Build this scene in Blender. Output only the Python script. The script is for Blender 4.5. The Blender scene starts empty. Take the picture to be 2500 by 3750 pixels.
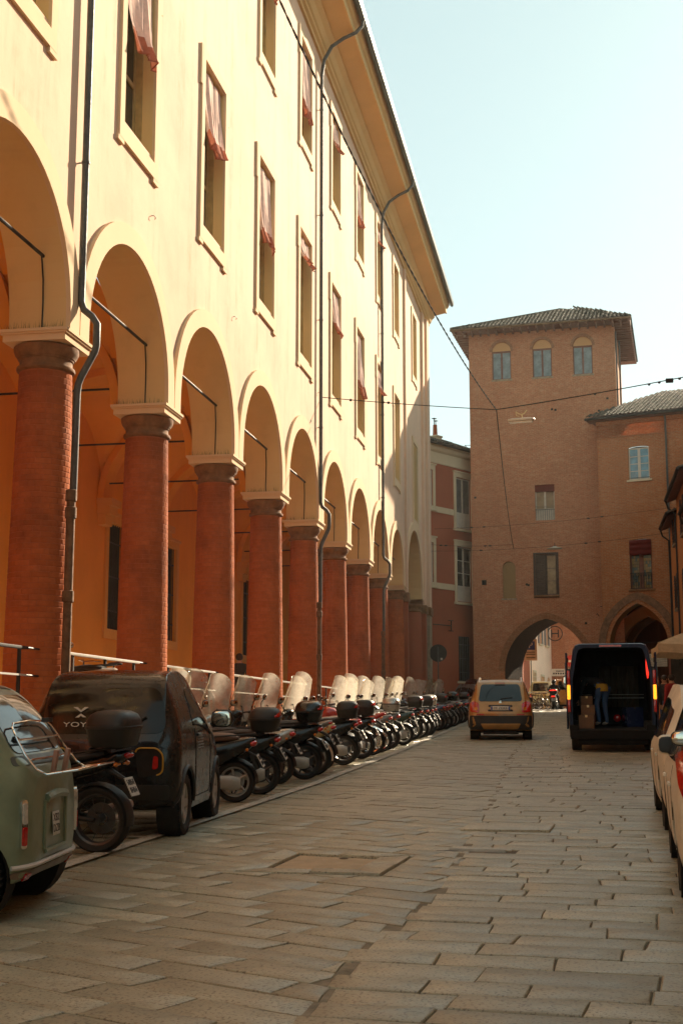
import bpy, bmesh, math, random
from mathutils import Vector, Matrix, Euler, noise
from mathutils.bvhtree import BVHTree
PI = math.pi
rad = math.radians
R = random.Random(11)
sc = bpy.context.scene
COL = sc.collection

# ------------------------------------------------------------------ camera, sky, sun, exposure
cam_d = bpy.data.cameras.new('camera')
cam = bpy.data.objects.new('camera', cam_d)
COL.objects.link(cam)
cam_d.sensor_fit = 'VERTICAL'
cam_d.sensor_height = 36.0
cam_d.lens = 45.918
cam_d.clip_end = 2000.0
cam.location = (0, 0, 1.5)
cam.rotation_euler = (rad(90 + 9.075), 0, rad(10.24))
sc.camera = cam

SUN = Vector((1.0, 2.4, 1.3)).normalized()           # towards the sun
w = bpy.data.worlds.new('World')
sc.world = w
w.use_nodes = True
nt = w.node_tree
nt.nodes.clear()
sky = nt.nodes.new('ShaderNodeTexSky')
sky.sky_type = 'NISHITA'
sky.sun_disc = False
sky.sun_elevation = math.asin(SUN.z)
sky.sun_rotation = math.atan2(SUN.x, SUN.y)
sky.air_density = 1.0
sky.dust_density = 0.5
sky.ozone_density = 1.0
hs = nt.nodes.new('ShaderNodeHueSaturation')
hs.inputs['Saturation'].default_value = 0.66
tint = nt.nodes.new('ShaderNodeMix')
tint.data_type = 'RGBA'
tint.blend_type = 'MULTIPLY'
tint.inputs[0].default_value = 1.0
tint.inputs[7].default_value = (0.92, 1.0, 0.90, 1)
bg = nt.nodes.new('ShaderNodeBackground')
bg.inputs['Strength'].default_value = 0.068
wo = nt.nodes.new('ShaderNodeOutputWorld')
nt.links.new(sky.outputs[0], hs.inputs['Color'])
nt.links.new(hs.outputs[0], tint.inputs[6])
veil = nt.nodes.new('ShaderNodeMix')          # thin bright veil over the whole dome
veil.data_type = 'RGBA'
veil.blend_type = 'ADD'
veil.inputs[0].default_value = 1.0
veil.inputs[7].default_value = (2.1, 2.8, 2.6, 1)
half = nt.nodes.new('ShaderNodeMix')
half.data_type = 'RGBA'
half.blend_type = 'MULTIPLY'
half.inputs[0].default_value = 1.0
half.inputs[7].default_value = (0.5, 0.5, 0.5, 1)
nt.links.new(tint.outputs[2], half.inputs[6])
nt.links.new(half.outputs[2], veil.inputs[6])
nt.links.new(veil.outputs[2], bg.inputs['Color'])
nt.links.new(bg.outputs[0], wo.inputs['Surface'])

sun_d = bpy.data.lights.new('sun', 'SUN')
sun_d.energy = 5.0
sun_d.angle = rad(0.53)
sun_d.color = (1.0, 0.83, 0.60)
sun = bpy.data.objects.new('sun', sun_d)
COL.objects.link(sun)
sun.location = SUN * 120
sun.rotation_euler = (-SUN).to_track_quat('-Z', 'Y').to_euler()

sc.view_settings.view_transform = 'Standard'
sc.view_settings.look = 'None'
sc.view_settings.exposure = 1.3
sc.view_settings.gamma = 1.0
sc.cycles.max_bounces = 8
sc.cycles.diffuse_bounces = 5
sc.cycles.glossy_bounces = 3
sc.cycles.transparent_max_bounces = 16
sc.cycles.use_denoising = True

# ------------------------------------------------------------------ mesh builder
class MB:
    def __init__(s):
        s.v, s.f, s.sm, s.mi, s.t = [], [], [], [], []
        s.M = None

    def add(s, vs, fs, smooth=False, mi=0, tint=0.5):
        o = len(s.v)
        if s.M is not None:
            vs = [s.M @ Vector(p) for p in vs]
        s.v.extend([tuple(p) for p in vs])
        for f in fs:
            s.f.append([i + o for i in f])
            s.sm.append(smooth)
            s.mi.append(mi)
            s.t.append(tint)
        return s

    def box(s, c, d, rot=None, mi=0, tint=0.5):
        x, y, z = d[0] / 2, d[1] / 2, d[2] / 2
        vs = [Vector((a * x, b * y, e * z)) for e in (-1, 1) for b in (-1, 1) for a in (-1, 1)]
        if rot is not None:
            m = Euler(rot).to_matrix()
            vs = [m @ p for p in vs]
        c = Vector(c)
        return s.add([p + c for p in vs], [(0, 2, 3, 1), (4, 5, 7, 6), (0, 1, 5, 4), (2, 6, 7, 3), (0, 4, 6, 2), (1, 3, 7, 5)], False, mi, tint)

    def bx(s, x0, x1, y0, y1, z0, z1, mi=0):
        return s.box(((x0 + x1) / 2, (y0 + y1) / 2, (z0 + z1) / 2), (abs(x1 - x0), abs(y1 - y0), abs(z1 - z0)), None, mi)

    def tube(s, pts, r, n=8, smooth=True, mi=0, caps=True, closed=False):
        P = [Vector(p) for p in pts]
        m = len(P)
        rr = r if isinstance(r, (list, tuple)) else [r] * m
        vs, fs = [], []
        ref = None
        for i, p in enumerate(P):
            if closed:
                d = (P[(i + 1) % m] - P[i - 1])
            else:
                d = (P[min(i + 1, m - 1)] - P[max(i - 1, 0)])
            if d.length < 1e-9:
                d = Vector((0, 0, 1))
            d.normalize()
            if ref is None:
                ref = Vector((0, 0, 1)) if abs(d.z) < 0.9 else Vector((1, 0, 0))
            a = d.cross(ref)
            if a.length < 1e-6:
                a = d.cross(Vector((0.3, 1, 0.2)))
            a.normalize()
            b = a.cross(d)
            ref = b
            for k in range(n):
                t = 2 * PI * k / n
                vs.append(p + (a * math.cos(t) + b * math.sin(t)) * rr[i])
        for i in range(m if closed else m - 1):
            j = (i + 1) % m
            for k in range(n):
                l = (k + 1) % n
                fs.append((i * n + k, i * n + l, j * n + l, j * n + k))
        if caps and not closed:
            fs.append(tuple(range(n))[::-1])
            fs.append(tuple((m - 1) * n + k for k in range(n)))
        return s.add(vs, fs, smooth, mi)

    def cyl(s, a, b, r0, r1=None, n=16, smooth=True, mi=0):
        return s.tube([a, b], [r0, r0 if r1 is None else r1], n, smooth, mi)

    def lathe(s, prof, c=(0, 0, 0), axis='Z', n=20, smooth=True, mi=0, a0=0, a1=2 * PI):
        full = abs(a1 - a0 - 2 * PI) < 1e-6
        k = n if full else n + 1
        vs, fs = [], []
        for i in range(k):
            t = a0 + (a1 - a0) * i / n
            for (r, h) in prof:
                x, y = r * math.cos(t), r * math.sin(t)
                p = (x, y, h) if axis == 'Z' else ((h, x, y) if axis == 'X' else (x, h, y))
                vs.append((p[0] + c[0], p[1] + c[1], p[2] + c[2]))
        m = len(prof)
        for i in range(n):
            j = (i + 1) % k
            for q in range(m - 1):
                fs.append((i * m + q, j * m + q, j * m + q + 1, i * m + q + 1))
        return s.add(vs, fs, smooth, mi)

    def loft(s, rings, closed=True, caps=True, smooth=True, mi=0):
        n = len(rings[0])
        vs = [p for r in rings for p in r]
        fs = []
        for i in range(len(rings) - 1):
            for k in range(n if closed else n - 1):
                l = (k + 1) % n
                fs.append((i * n + k, i * n + l, (i + 1) * n + l, (i + 1) * n + k))
        if caps:
            fs.append(tuple(range(n))[::-1])
            fs.append(tuple((len(rings) - 1) * n + k for k in range(n)))
        return s.add(vs, fs, smooth, mi)

    def ell(s, c, r, n=14, m=9, smooth=True, mi=0, rot=None, p=1.0):
        vs, fs = [], []
        mt = Euler(rot).to_matrix() if rot else None
        def sp(a):
            return math.copysign(abs(a) ** p, a)
        for i in range(m + 1):
            th = PI * i / m
            for k in range(n):
                ph = 2 * PI * k / n
                q = Vector((r[0] * sp(math.sin(th)) * sp(math.cos(ph)), r[1] * sp(math.sin(th)) * sp(math.sin(ph)), r[2] * sp(math.cos(th))))
                if mt:
                    q = mt @ q
                vs.append(q + Vector(c))
        for i in range(m):
            for k in range(n):
                l = (k + 1) % n
                fs.append((i * n + k, (i + 1) * n + k, (i + 1) * n + l, i * n + l))
        return s.add(vs, fs, smooth, mi)

    def prism(s, poly, d0, d1, plane='YZ', mi=0, smooth=False):
        """polygon in a plane extruded along the remaining axis"""
        def P(a, b, d):
            return (d, a, b) if plane == 'YZ' else ((a, d, b) if plane == 'XZ' else (a, b, d))
        n = len(poly)
        vs = [P(a, b, d0) for a, b in poly] + [P(a, b, d1) for a, b in poly]
        fs = [tuple(range(n))[::-1], tuple(range(n, 2 * n))] + [(k, (k + 1) % n, n + (k + 1) % n, n + k) for k in range(n)]
        return s.add(vs, fs, smooth, mi)

    def grid(s, fn, nu, nv, smooth=True, mi=0):
        vs = [fn(i / nu, j / nv) for j in range(nv + 1) for i in range(nu + 1)]
        fs = [(j * (nu + 1) + i, j * (nu + 1) + i + 1, (j + 1) * (nu + 1) + i + 1, (j + 1) * (nu + 1) + i) for j in range(nv) for i in range(nu)]
        return s.add(vs, fs, smooth, mi)

    def mesh(s, name, mats, bevel=0, seg=2, recalc=True, weld=False):
        me = bpy.data.meshes.new(name)
        me.from_pydata(s.v, [], s.f)
        me.polygons.foreach_set('use_smooth', s.sm)
        me.polygons.foreach_set('material_index', s.mi)
        at = me.attributes.new('tint', 'FLOAT', 'FACE')
        at.data.foreach_set('value', s.t)
        for m in (mats if isinstance(mats, (list, tuple)) else [mats]):
            me.materials.append(m)
        if recalc or bevel or weld:
            bm = bmesh.new()
            bm.from_mesh(me)
            if weld:
                bmesh.ops.remove_doubles(bm, verts=bm.verts, dist=1e-4)
            if recalc:
                bmesh.ops.recalc_face_normals(bm, faces=bm.faces)
            if bevel:
                es = [e for e in bm.edges if len(e.link_faces) == 2 and e.calc_face_angle(0) > 0.5]
                bmesh.ops.bevel(bm, geom=es, offset=bevel, segments=seg, affect='EDGES', profile=0.6, clamp_overlap=True)
                for f in bm.faces:
                    f.smooth = True
            bm.to_mesh(me)
            bm.free()
            if bevel:
                try:
                    me.set_sharp_from_angle(angle=rad(50))
                except Exception:
                    pass
        if not bevel and any(s.sm):
            me.set_sharp_from_angle(angle=rad(38))
        me.update()
        return me

    def build(s, name, mats, parent=None, bevel=0, seg=2, loc=None, recalc=True, weld=False, **kw):
        return put(name, s.mesh(name, mats, bevel, seg, recalc, weld), parent, loc, **kw)


def put(name, me, parent=None, loc=None, rot=None, **kw):
    o = bpy.data.objects.new(name, me)
    COL.objects.link(o)
    if parent is not None:
        o.parent = parent
    if loc is not None:
        o.location = loc
    if rot is not None:
        o.rotation_euler = rot
    for k, v in kw.items():
        o[k] = v
    return o


def thing(name, label, cat, loc=(0, 0, 0), rz=0.0, group=None, rot=None):
    o = bpy.data.objects.new(name, None)
    COL.objects.link(o)
    o.empty_display_size = 0.2
    o.location = loc
    o.rotation_euler = rot if rot else (0, 0, rz)
    o['label'] = label
    o['category'] = cat
    if group:
        o['group'] = group
    return o


def tag(o, label, cat, group=None):
    o['label'] = label
    o['category'] = cat
    if group:
        o['group'] = group
    return o


def part(name, parent, loc=(0, 0, 0), rot=(0, 0, 0)):
    o = bpy.data.objects.new(name, None)
    COL.objects.link(o)
    o.parent = parent
    o.location = loc
    o.rotation_euler = rot
    return o


def dup(root, loc, rz, label, group=None, swap=None):
    """copy a thing with its parts and sub-parts; swap maps material -> material on this copy only"""
    def cp(o, parent):
        c = o.copy()
        COL.objects.link(c)
        c.parent = parent
        if swap and c.type == 'MESH':
            for sl in c.material_slots:
                m = sl.material
                if m in swap:
                    sl.link = 'OBJECT'
                    sl.material = swap[m]
        for ch in list(o.children):
            cp(ch, c)
        return c
    r = cp(root, None)
    r.location = loc
    r.rotation_euler = (0, 0, rz)
    r['label'] = label
    if group:
        r['group'] = group
    return r


def gz(y):
    """height of the street at y: it climbs towards the tower"""
    if y < 80:
        return 0.027 * y
    return 2.16 + 0.012 * (min(y, 130) - 80)

SLOPE = math.atan(0.027)
# ------------------------------------------------------------------ materials
class NT:
    def __init__(s, name):
        s.m = bpy.data.materials.new(name)
        s.m.use_nodes = True
        s.t = s.m.node_tree
        s.b = s.t.nodes['Principled BSDF']
        s.out = s.t.nodes['Material Output']
        s._c = None

    def n(s, typ, **kw):
        x = s.t.nodes.new(typ)
        for k, v in kw.items():
            if k.startswith('i_'):
                x.inputs[k[2:].replace('_', ' ')].default_value = v
            else:
                setattr(x, k, v)
        return x

    def l(s, a, b):
        s.t.links.new(a, b)

    def co(s):
        if s._c is None:
            s._c = s.n('ShaderNodeTexCoord').outputs['Object']
        return s._c

    def noise(s, scale, detail=4, rough=0.6, vec=None, stretch=None):
        x = s.n('ShaderNodeTexNoise')
        x.inputs['Scale'].default_value = scale
        x.inputs['Detail'].default_value = detail
        x.inputs['Roughness'].default_value = rough
        v = vec or s.co()
        if stretch:
            mp = s.n('ShaderNodeMapping')
            mp.inputs['Scale'].default_value = stretch
            s.l(v, mp.inputs['Vector'])
            v = mp.outputs[0]
        s.l(v, x.inputs['Vector'])
        return x.outputs['Fac']

    def ramp(s, fac, stops):
        x = s.n('ShaderNodeValToRGB')
        e = x.color_ramp.elements
        while len(e) > 1:
            e.remove(e[-1])
        for i, (p, c) in enumerate(stops):
            q = e[0] if i == 0 else e.new(p)
            q.position = p
            q.color = (*c, 1) if len(c) == 3 else c
        s.l(fac, x.inputs['Fac'])
        return x.outputs['Color']

    def mix(s, fac, a, b, mode='MIX'):
        x = s.n('ShaderNodeMix', data_type='RGBA', blend_type=mode)
        for sock, val in ((x.inputs[0], fac), (x.inputs[6], a), (x.inputs[7], b)):
            if hasattr(val, 'is_output'):
                s.l(val, sock)
            elif isinstance(val, (int, float)):
                sock.default_value = val
            else:
                sock.default_value = (*val, 1)
        return x.outputs[2]

    def math(s, op, a, b=None):
        x = s.n('ShaderNodeMath', operation=op)
        for i, v in enumerate((a, b)):
            if v is None:
                continue
            if hasattr(v, 'is_output'):
                s.l(v, x.inputs[i])
            else:
                x.inputs[i].default_value = v
        return x.outputs[0]

    def bump(s, h, strength=0.3, dist=0.01, prev=None):
        x = s.n('ShaderNodeBump')
        x.inputs['Strength'].default_value = strength
        x.inputs['Distance'].default_value = dist
        s.l(h, x.inputs['Height'])
        if prev is not None:
            s.l(prev, x.inputs['Normal'])
        s.l(x.outputs[0], s.b.inputs['Normal'])
        return x.outputs[0]

    def col(s, c):
        if hasattr(c, 'is_output'):
            s.l(c, s.b.inputs['Base Color'])
        else:
            s.b.inputs['Base Color'].default_value = (*c, 1)

    def rgh(s, r):
        if hasattr(r, 'is_output'):
            s.l(r, s.b.inputs['Roughness'])
        else:
            s.b.inputs['Roughness'].default_value = r


def sc3(c, k):
    return tuple(min(1.0, x * k) for x in c)

MATS = {}

def mat(name, col, rough=0.6, metal=0.0, var=0.18, scale=4.0, bump=0.0, bscale=60.0, coat=0.0, spec=0.5, dust=0.0):
    if name in MATS:
        return MATS[name]
    t = NT(name)
    f = t.noise(scale, 5, 0.65)
    c = t.ramp(f, [(0.3, sc3(col, 1 - var)), (0.7, sc3(col, 1 + var))])
    if dust:
        g = t.noise(scale * 0.6, 3, 0.7)
        c = t.mix(t.ramp(g, [(0.42, (0, 0, 0)), (0.75, (dust,) * 3)]), c, (0.30, 0.25, 0.18))
    t.col(c)
    r = t.noise(scale * 2.3, 3)
    t.rgh(t.ramp(r, [(0.25, (max(0.02, rough * 0.8),) * 3), (0.75, (min(1, rough * 1.2),) * 3)]))
    t.b.inputs['Metallic'].default_value = metal
    t.b.inputs['Specular IOR Level'].default_value = spec
    t.b.inputs['Coat Weight'].default_value = coat
    t.b.inputs['Coat Roughness'].default_value = 0.06
    if bump:
        t.bump(t.noise(bscale, 4), bump, 0.01)
    MATS[name] = t.m
    return t.m


def glow(name, col, strength, base=None):
    t = NT(name)
    t.col(base or col)
    t.rgh(0.25)
    t.b.inputs['Emission Color'].default_value = (*col, 1)
    f = t.noise(30, 2)
    t.l(t.math('MULTIPLY', t.math('ADD', f, 0.5), strength), t.b.inputs['Emission Strength'])
    MATS[name] = t.m
    return t.m


def plaster(name, col, stain=(0.40, 0.26, 0.14), amt=0.3, var=0.10, bump=0.25):
    """painted render: cloudy patches, vertical run-off streaks, fine grain"""
    t = NT(name)
    a = t.noise(0.35, 6, 0.62)
    b = t.noise(2.2, 5, 0.7)
    c = t.ramp(a, [(0.3, sc3(col, 1 - var)), (0.5, col), (0.72, sc3(col, 1 + var * 0.7))])
    st = t.noise(1.0, 5, 0.7, stretch=(2.2, 2.2, 0.16))
    f = t.math('MULTIPLY', t.ramp(st, [(0.50, (0, 0, 0)), (0.80, (1, 1, 1))]), t.ramp(b, [(0.35, (0, 0, 0)), (0.7, (1, 1, 1))]))
    c = t.mix(t.math('MULTIPLY', f, amt), c, stain)
    g = t.noise(9, 6, 0.75)
    c = t.mix(t.ramp(g, [(0.60, (0, 0, 0)), (0.78, (amt * 0.5,) * 3)]), c, sc3(stain, 1.25))
    t.col(c)
    t.rgh(0.88)
    t.b.inputs['Specular IOR Level'].default_value = 0.2
    n1 = t.bump(t.noise(1.6, 4), bump, 0.03)
    t.bump(t.noise(45, 5, 0.7), bump, 0.004, n1)
    MATS[name] = t.m
    return t.m


def brickmat(name, c1, c2, mortar, bw=0.26, bh=0.072, stain=0.35, size=0.010):
    t = NT(name)
    sx = t.n('ShaderNodeSeparateXYZ')
    t.l(t.co(), sx.inputs[0])
    cx = t.n('ShaderNodeCombineXYZ')
    wob = t.math('MULTIPLY', t.math('SUBTRACT', t.noise(1.4, 3), 0.5), 0.05)
    t.l(t.math('ADD', sx.outputs[0], sx.outputs[1]), cx.inputs[0])
    t.l(t.math('ADD', sx.outputs[2], wob), cx.inputs[1])
    br = t.n('ShaderNodeTexBrick')
    br.inputs['Scale'].default_value = 1.0
    br.inputs['Brick Width'].default_value = bw
    br.inputs['Row Height'].default_value = bh
    br.inputs['Mortar Size'].default_value = size
    br.inputs['Mortar Smooth'].default_value = 0.2
    br.inputs['Bias'].default_value = -0.1
    br.inputs['Color1'].default_value = (*c1, 1)
    br.inputs['Color2'].default_value = (*c2, 1)
    br.inputs['Mortar'].default_value = (*mortar, 1)
    t.l(cx.outputs[0], br.inputs['Vector'])
    c = br.outputs['Color']
    a = t.noise(0.45, 6, 0.7)
    c = t.mix(t.ramp(a, [(0.35, (0, 0, 0)), (0.68, (0.55,) * 3)]), c, sc3(c1, 0.62))
    s2 = t.noise(1.2, 6, 0.75, stretch=(1.5, 1.5, 0.5))
    c = t.mix(t.ramp(s2, [(0.55, (0, 0, 0)), (0.75, (stain,) * 3)]), c, mortar)
    v = t.noise(7, 6, 0.8, stretch=(1, 1, 3.2))
    c = t.mix(t.ramp(v, [(0.3, (0.75,) * 3), (0.58, (0, 0, 0))]), c, sc3(c2, 0.42))
    v2 = t.noise(1.9, 5, 0.8, stretch=(1, 1, 2.0))
    c = t.mix(t.ramp(v2, [(0.50, (0, 0, 0)), (0.66, (0.32,) * 3)]), c, sc3(mortar, 1.15))
    v3 = t.noise(3.3, 4, 0.8, stretch=(1, 1, 2.6))
    c = t.mix(t.ramp(v3, [(0.34, (0.38,) * 3), (0.47, (0, 0, 0))]), c, (c1[0] * 1.05, c1[1] * .72, c1[2] * .6))
    t.col(c)
    t.rgh(0.9)
    t.b.inputs['Specular IOR Level'].default_value = 0.15
    h = t.math('ADD', t.math('MULTIPLY', br.outputs['Fac'], -1.0), t.math('MULTIPLY', v, 0.8))
    t.bump(h, 0.55, 0.012)
    MATS[name] = t.m
    return t.m


def tinted(name, lo, hi, rough=0.85, bump=0.3, bscale=50, spots=None, spec=0.3, big=None):
    """one colour per piece from the face attribute 'tint', with grain inside the piece"""
    t = NT(name)
    at = t.n('ShaderNodeAttribute', attribute_name='tint')
    c = t.ramp(at.outputs['Fac'], [(0.0, lo), (1.0, hi)])
    f = t.noise(bscale * 0.2, 6, 0.75)
    c = t.mix(t.ramp(f, [(0.3, (0.5,) * 3), (0.62, (0, 0, 0))]), c, sc3(lo, 0.62))
    if spots:
        q = t.noise(bscale * 1.6, 2, 0.5)
        c = t.mix(t.ramp(q, [(0.54, (0, 0, 0)), (0.64, (0.8,) * 3)]), c, spots)
    if big:
        q = t.noise(big[0], 5, 0.7)
        c = t.mix(t.ramp(q, [(0.48, (0, 0, 0)), (0.66, (big[2],) * 3)]), c, big[1])
    t.col(c)
    r = t.noise(bscale * 0.12, 4)
    t.rgh(t.ramp(r, [(0.3, (rough * 0.82,) * 3), (0.7, (min(1, rough * 1.1),) * 3)]))
    t.b.inputs['Specular IOR Level'].default_value = spec
    n1 = t.bump(t.noise(bscale * 0.16, 4), bump, 0.012)
    t.bump(t.noise(bscale, 5, 0.7), bump, 0.005, n1)
    MATS[name] = t.m
    return t.m


def clearplastic(name, col=(0.86, 0.82, 0.72), cover=0.36):
    """dusty, scratched windscreen plastic: partly see-through, partly scattering, with a sheen"""
    t = NT(name)
    tr = t.n('ShaderNodeBsdfTransparent')
    tr.inputs[0].default_value = (0.93, 0.90, 0.82, 1)
    tl = t.n('ShaderNodeBsdfTranslucent')
    tl.inputs[0].default_value = (*col, 1)
    df = t.n('ShaderNodeBsdfDiffuse')
    df.inputs[0].default_value = (*col, 1)
    gl = t.n('ShaderNodeBsdfGlossy')
    gl.inputs['Roughness'].default_value = 0.12
    a = t.n('ShaderNodeMixShader')
    a.inputs[0].default_value = 0.45
    t.l(tl.outputs[0], a.inputs[1])
    t.l(df.outputs[0], a.inputs[2])
    b = t.n('ShaderNodeMixShader')
    f = t.noise(6, 6, 0.7)
    t.l(t.ramp(f, [(0.3, (cover * 0.65,) * 3), (0.75, (min(1, cover * 1.4),) * 3)]), b.inputs[0])
    t.l(tr.outputs[0], b.inputs[1])
    t.l(a.outputs[0], b.inputs[2])
    c = t.n('ShaderNodeMixShader')
    fr = t.n('ShaderNodeLayerWeight')
    fr.inputs[0].default_value = 0.12
    t.l(t.math('ADD', t.math('MULTIPLY', fr.outputs['Facing'], 0.35), 0.03), c.inputs[0])
    t.l(b.outputs[0], c.inputs[1])
    t.l(gl.outputs[0], c.inputs[2])
    t.l(c.outputs[0], t.out.inputs['Surface'])
    MATS[name] = t.m
    return t.m


def cloth(name, col, trans=0.45, fold=0.4):
    t = NT(name)
    f = t.noise(5, 5, 0.7)
    c = t.ramp(f, [(0.3, sc3(col, 0.8)), (0.7, sc3(col, 1.15))])
    t.col(c)
    t.rgh(0.95)
    t.b.inputs['Specular IOR Level'].default_value = 0.1
    wv = t.noise(160, 2, 0.5)
    t.bump(wv, fold, 0.002)
    tl = t.n('ShaderNodeBsdfTranslucent')
    t.l(c, tl.inputs[0])
    mx = t.n('ShaderNodeMixShader')
    mx.inputs[0].default_value = trans
    t.l(t.b.outputs[0], mx.inputs[1])
    t.l(tl.outputs[0], mx.inputs[2])
    t.l(mx.outputs[0], t.out.inputs['Surface'])
    MATS[name] = t.m
    return t.m


def carglass(name, col=(0.012, 0.014, 0.015), rough=0.04, spec=0.6):
    t = NT(name)
    f = t.noise(2.0, 4)
    t.col(t.ramp(f, [(0.3, sc3(col, 0.7)), (0.7, sc3(col, 1.5))]))
    g = t.noise(14, 4, 0.7)
    t.rgh(t.ramp(g, [(0.4, (rough,) * 3), (0.8, (rough * 3,) * 3)]))
    t.b.inputs['Specular IOR Level'].default_value = spec
    MATS[name] = t.m
    return t.m


def roadmat(name):
    t = NT(name)
    a = t.noise(3, 6, 0.75)
    t.col(t.ramp(a, [(0.3, (0.06, 0.048, 0.032)), (0.7, (0.15, 0.12, 0.08))]))
    t.rgh(0.95)
    t.bump(t.noise(60, 5, 0.8), 0.6, 0.01)
    MATS[name] = t.m
    return t.m


def linemat(name):
    """road paint worn through to the stone in patches"""
    t = NT(name)
    a = t.noise(5, 6, 0.8)
    b = t.noise(40, 4, 0.8)
    f = t.math('ADD', t.math('MULTIPLY', a, 0.6), t.math('MULTIPLY', b, 0.4))
    t.col(t.ramp(f, [(0.38, (0.16, 0.135, 0.10)), (0.52, (0.50, 0.46, 0.38))]))
    t.rgh(0.85)
    t.bump(b, 0.3, 0.003)
    MATS[name] = t.m
    return t.m

M_OCHRE = plaster('ochre plaster', (0.74, 0.510, 0.360), (0.46, 0.22, 0.11), 0.95, 0.17)
M_TRIM = plaster('cream plaster trim', (0.74, 0.54, 0.34), (0.5, 0.32, 0.17), 0.25, 0.06, 0.15)
M_SOFFIT = plaster('tan soffit plaster', (0.74, 0.52, 0.25), (0.35, 0.2, 0.1), 0.3)
M_PORT = plaster('orange portico plaster', (0.72, 0.290, 0.040), (0.36, 0.14, 0.03), 0.4, 0.14)
M_PORTTRIM = plaster('tan portico stone', (0.60, 0.30, 0.08), (0.3, 0.15, 0.05), 0.35)
M_CORN = plaster('cornice plaster', (0.70, 0.46, 0.20), (0.4, 0.24, 0.12), 0.2)
M_RED = plaster('red plaster', (0.34, 0.095, 0.045), (0.16, 0.07, 0.05), 0.4, 0.14)
M_CREAM = plaster('cream stucco', (0.62, 0.52, 0.36), (0.3, 0.24, 0.16), 0.35, 0.08, 0.12)
M_PEACH = plaster('peach plaster', (0.93, 0.77, 0.57), (0.5, 0.3, 0.2), 0.3)
M_PINK = plaster('pink plaster', (0.92, 0.69, 0.53), (0.45, 0.25, 0.18), 0.3)
M_ORANGE = plaster('orange plaster', (0.55, 0.19, 0.06), (0.3, 0.12, 0.06), 0.4)
M_STONE = mat('weathered sandstone', (0.30, 0.23, 0.15), 0.9, var=0.35, scale=5, bump=0.5, bscale=35)
M_DARKSTONE = mat('dark weathered sandstone', (0.22, 0.105, 0.042), 0.9, var=0.4, scale=5, bump=0.15, bscale=60)
M_MORTAR = mat('mortar', (0.37, 0.105, 0.034), 0.95, var=0.3, scale=6, bump=0.5, bscale=80)
M_BRICK = tinted('column brick', (0.44, 0.112, 0.030), (0.52, 0.142, 0.044), 0.9, 0.3, 55, spec=0.12, big=(0.55, (0.15, 0.045, 0.020), 0.7))
M_TOWER = brickmat('tower brick', (0.56, 0.232, 0.118), (0.45, 0.165, 0.080), (0.52, 0.34, 0.21))
M_BRICK2 = brickmat('orange brick', (0.50, 0.185, 0.070), (0.40, 0.13, 0.045), (0.42, 0.27, 0.16), 0.27, 0.085, 0.4, 0.013)
M_TILE = tinted('roof tile', (0.05, 0.050, 0.040), (0.15, 0.120, 0.088), 0.9, 0.4, 40, spec=0.15)
M_PAVE = tinted('paving stone', (0.285, 0.257, 0.176), (0.495, 0.450, 0.318), 0.42, 0.6, 34, spots=(0.10, 0.080, 0.055), spec=0.5, big=(0.9, (0.20, 0.15, 0.095), 0.45))
M_ROAD = roadmat('dirt in the joints')
M_LINE = linemat('worn white paint')
M_IRON = mat('dark iron', (0.035, 0.032, 0.03), 0.6, 0.6, bump=0.2)
M_PIPE = mat('weathered grey downpipe', (0.085, 0.085, 0.078), 0.6, 0.2, var=0.3, scale=6)
M_RUST = mat('brown cast iron', (0.16, 0.085, 0.04), 0.75, 0.3, var=0.4, scale=8, bump=0.4, bscale=40)
M_STEEL = mat('pale galvanised steel', (0.66, 0.64, 0.60), 0.35, 0.25, var=0.1)
M_CHROME = mat('chrome', (0.75, 0.74, 0.72), 0.1, 1.0, var=0.06)
M_CABLE = mat('twisted cable', (0.030, 0.027, 0.024), 0.95, spec=0.05)
M_GUTTER = mat('dark green grey gutter', (0.085, 0.095, 0.085), 0.45, 0.4, var=0.25)
M_WOOD = mat('ochre window wood', (0.42, 0.30, 0.12), 0.6, var=0.2, bump=0.2)
M_BROWNWOOD = mat('brown window wood', (0.16, 0.055, 0.03), 0.6, var=0.25, bump=0.2)
M_WHITEWOOD = mat('pale window wood', (0.55, 0.50, 0.42), 0.6, var=0.12)
M_SHUT = mat('dark brown shutter', (0.07, 0.04, 0.028), 0.7, var=0.25)
M_GREY = mat('grey shutter', (0.20, 0.19, 0.18), 0.7, var=0.15)
M_GLASS = carglass('window glass', (0.02, 0.022, 0.02), 0.05)
M_SKYTINT = carglass('sky tinted pane', (0.16, 0.19, 0.19), 0.08)  # sky reflection painted into the base colour
M_CGLASS = carglass('car glass')
M_DARK = mat('dark void', (0.012, 0.010, 0.008), 0.9)
M_PINKCLOTH = cloth('pink curtain cloth', (0.86, 0.60, 0.50), 0.12)
M_REDCLOTH = cloth('red curtain cloth', (0.50, 0.17, 0.10), 0.2)
M_DARKRED = cloth('dark red blind', (0.13, 0.025, 0.018), 0.1)
M_CANVAS = cloth('cream canvas', (0.60, 0.46, 0.29), 0.3)
M_RUB = mat('tyre rubber', (0.020, 0.018, 0.016), 0.8, var=0.3, bump=0.3, bscale=90)
M_BLK = mat('black plastic', (0.020, 0.018, 0.016), 0.5, var=0.3, bump=0.12, bscale=120, dust=0.03)
M_BLKG = mat('gloss black paint', (0.009, 0.008, 0.008), 0.26, var=0.3, coat=0.4, spec=0.35, dust=0.03)
M_BUMP = mat('matt black bumper', (0.010, 0.009, 0.008), 0.85, spec=0.2)
M_SEAT = mat('black seat vinyl', (0.024, 0.021, 0.019), 0.55, bump=0.25, bscale=140)
M_BRSEAT = mat('brown seat leather', (0.16, 0.085, 0.05), 0.5, bump=0.25, bscale=140)
M_GREYP = mat('grey scooter paint', (0.16, 0.155, 0.15), 0.3, 0.3, coat=0.7)
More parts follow.
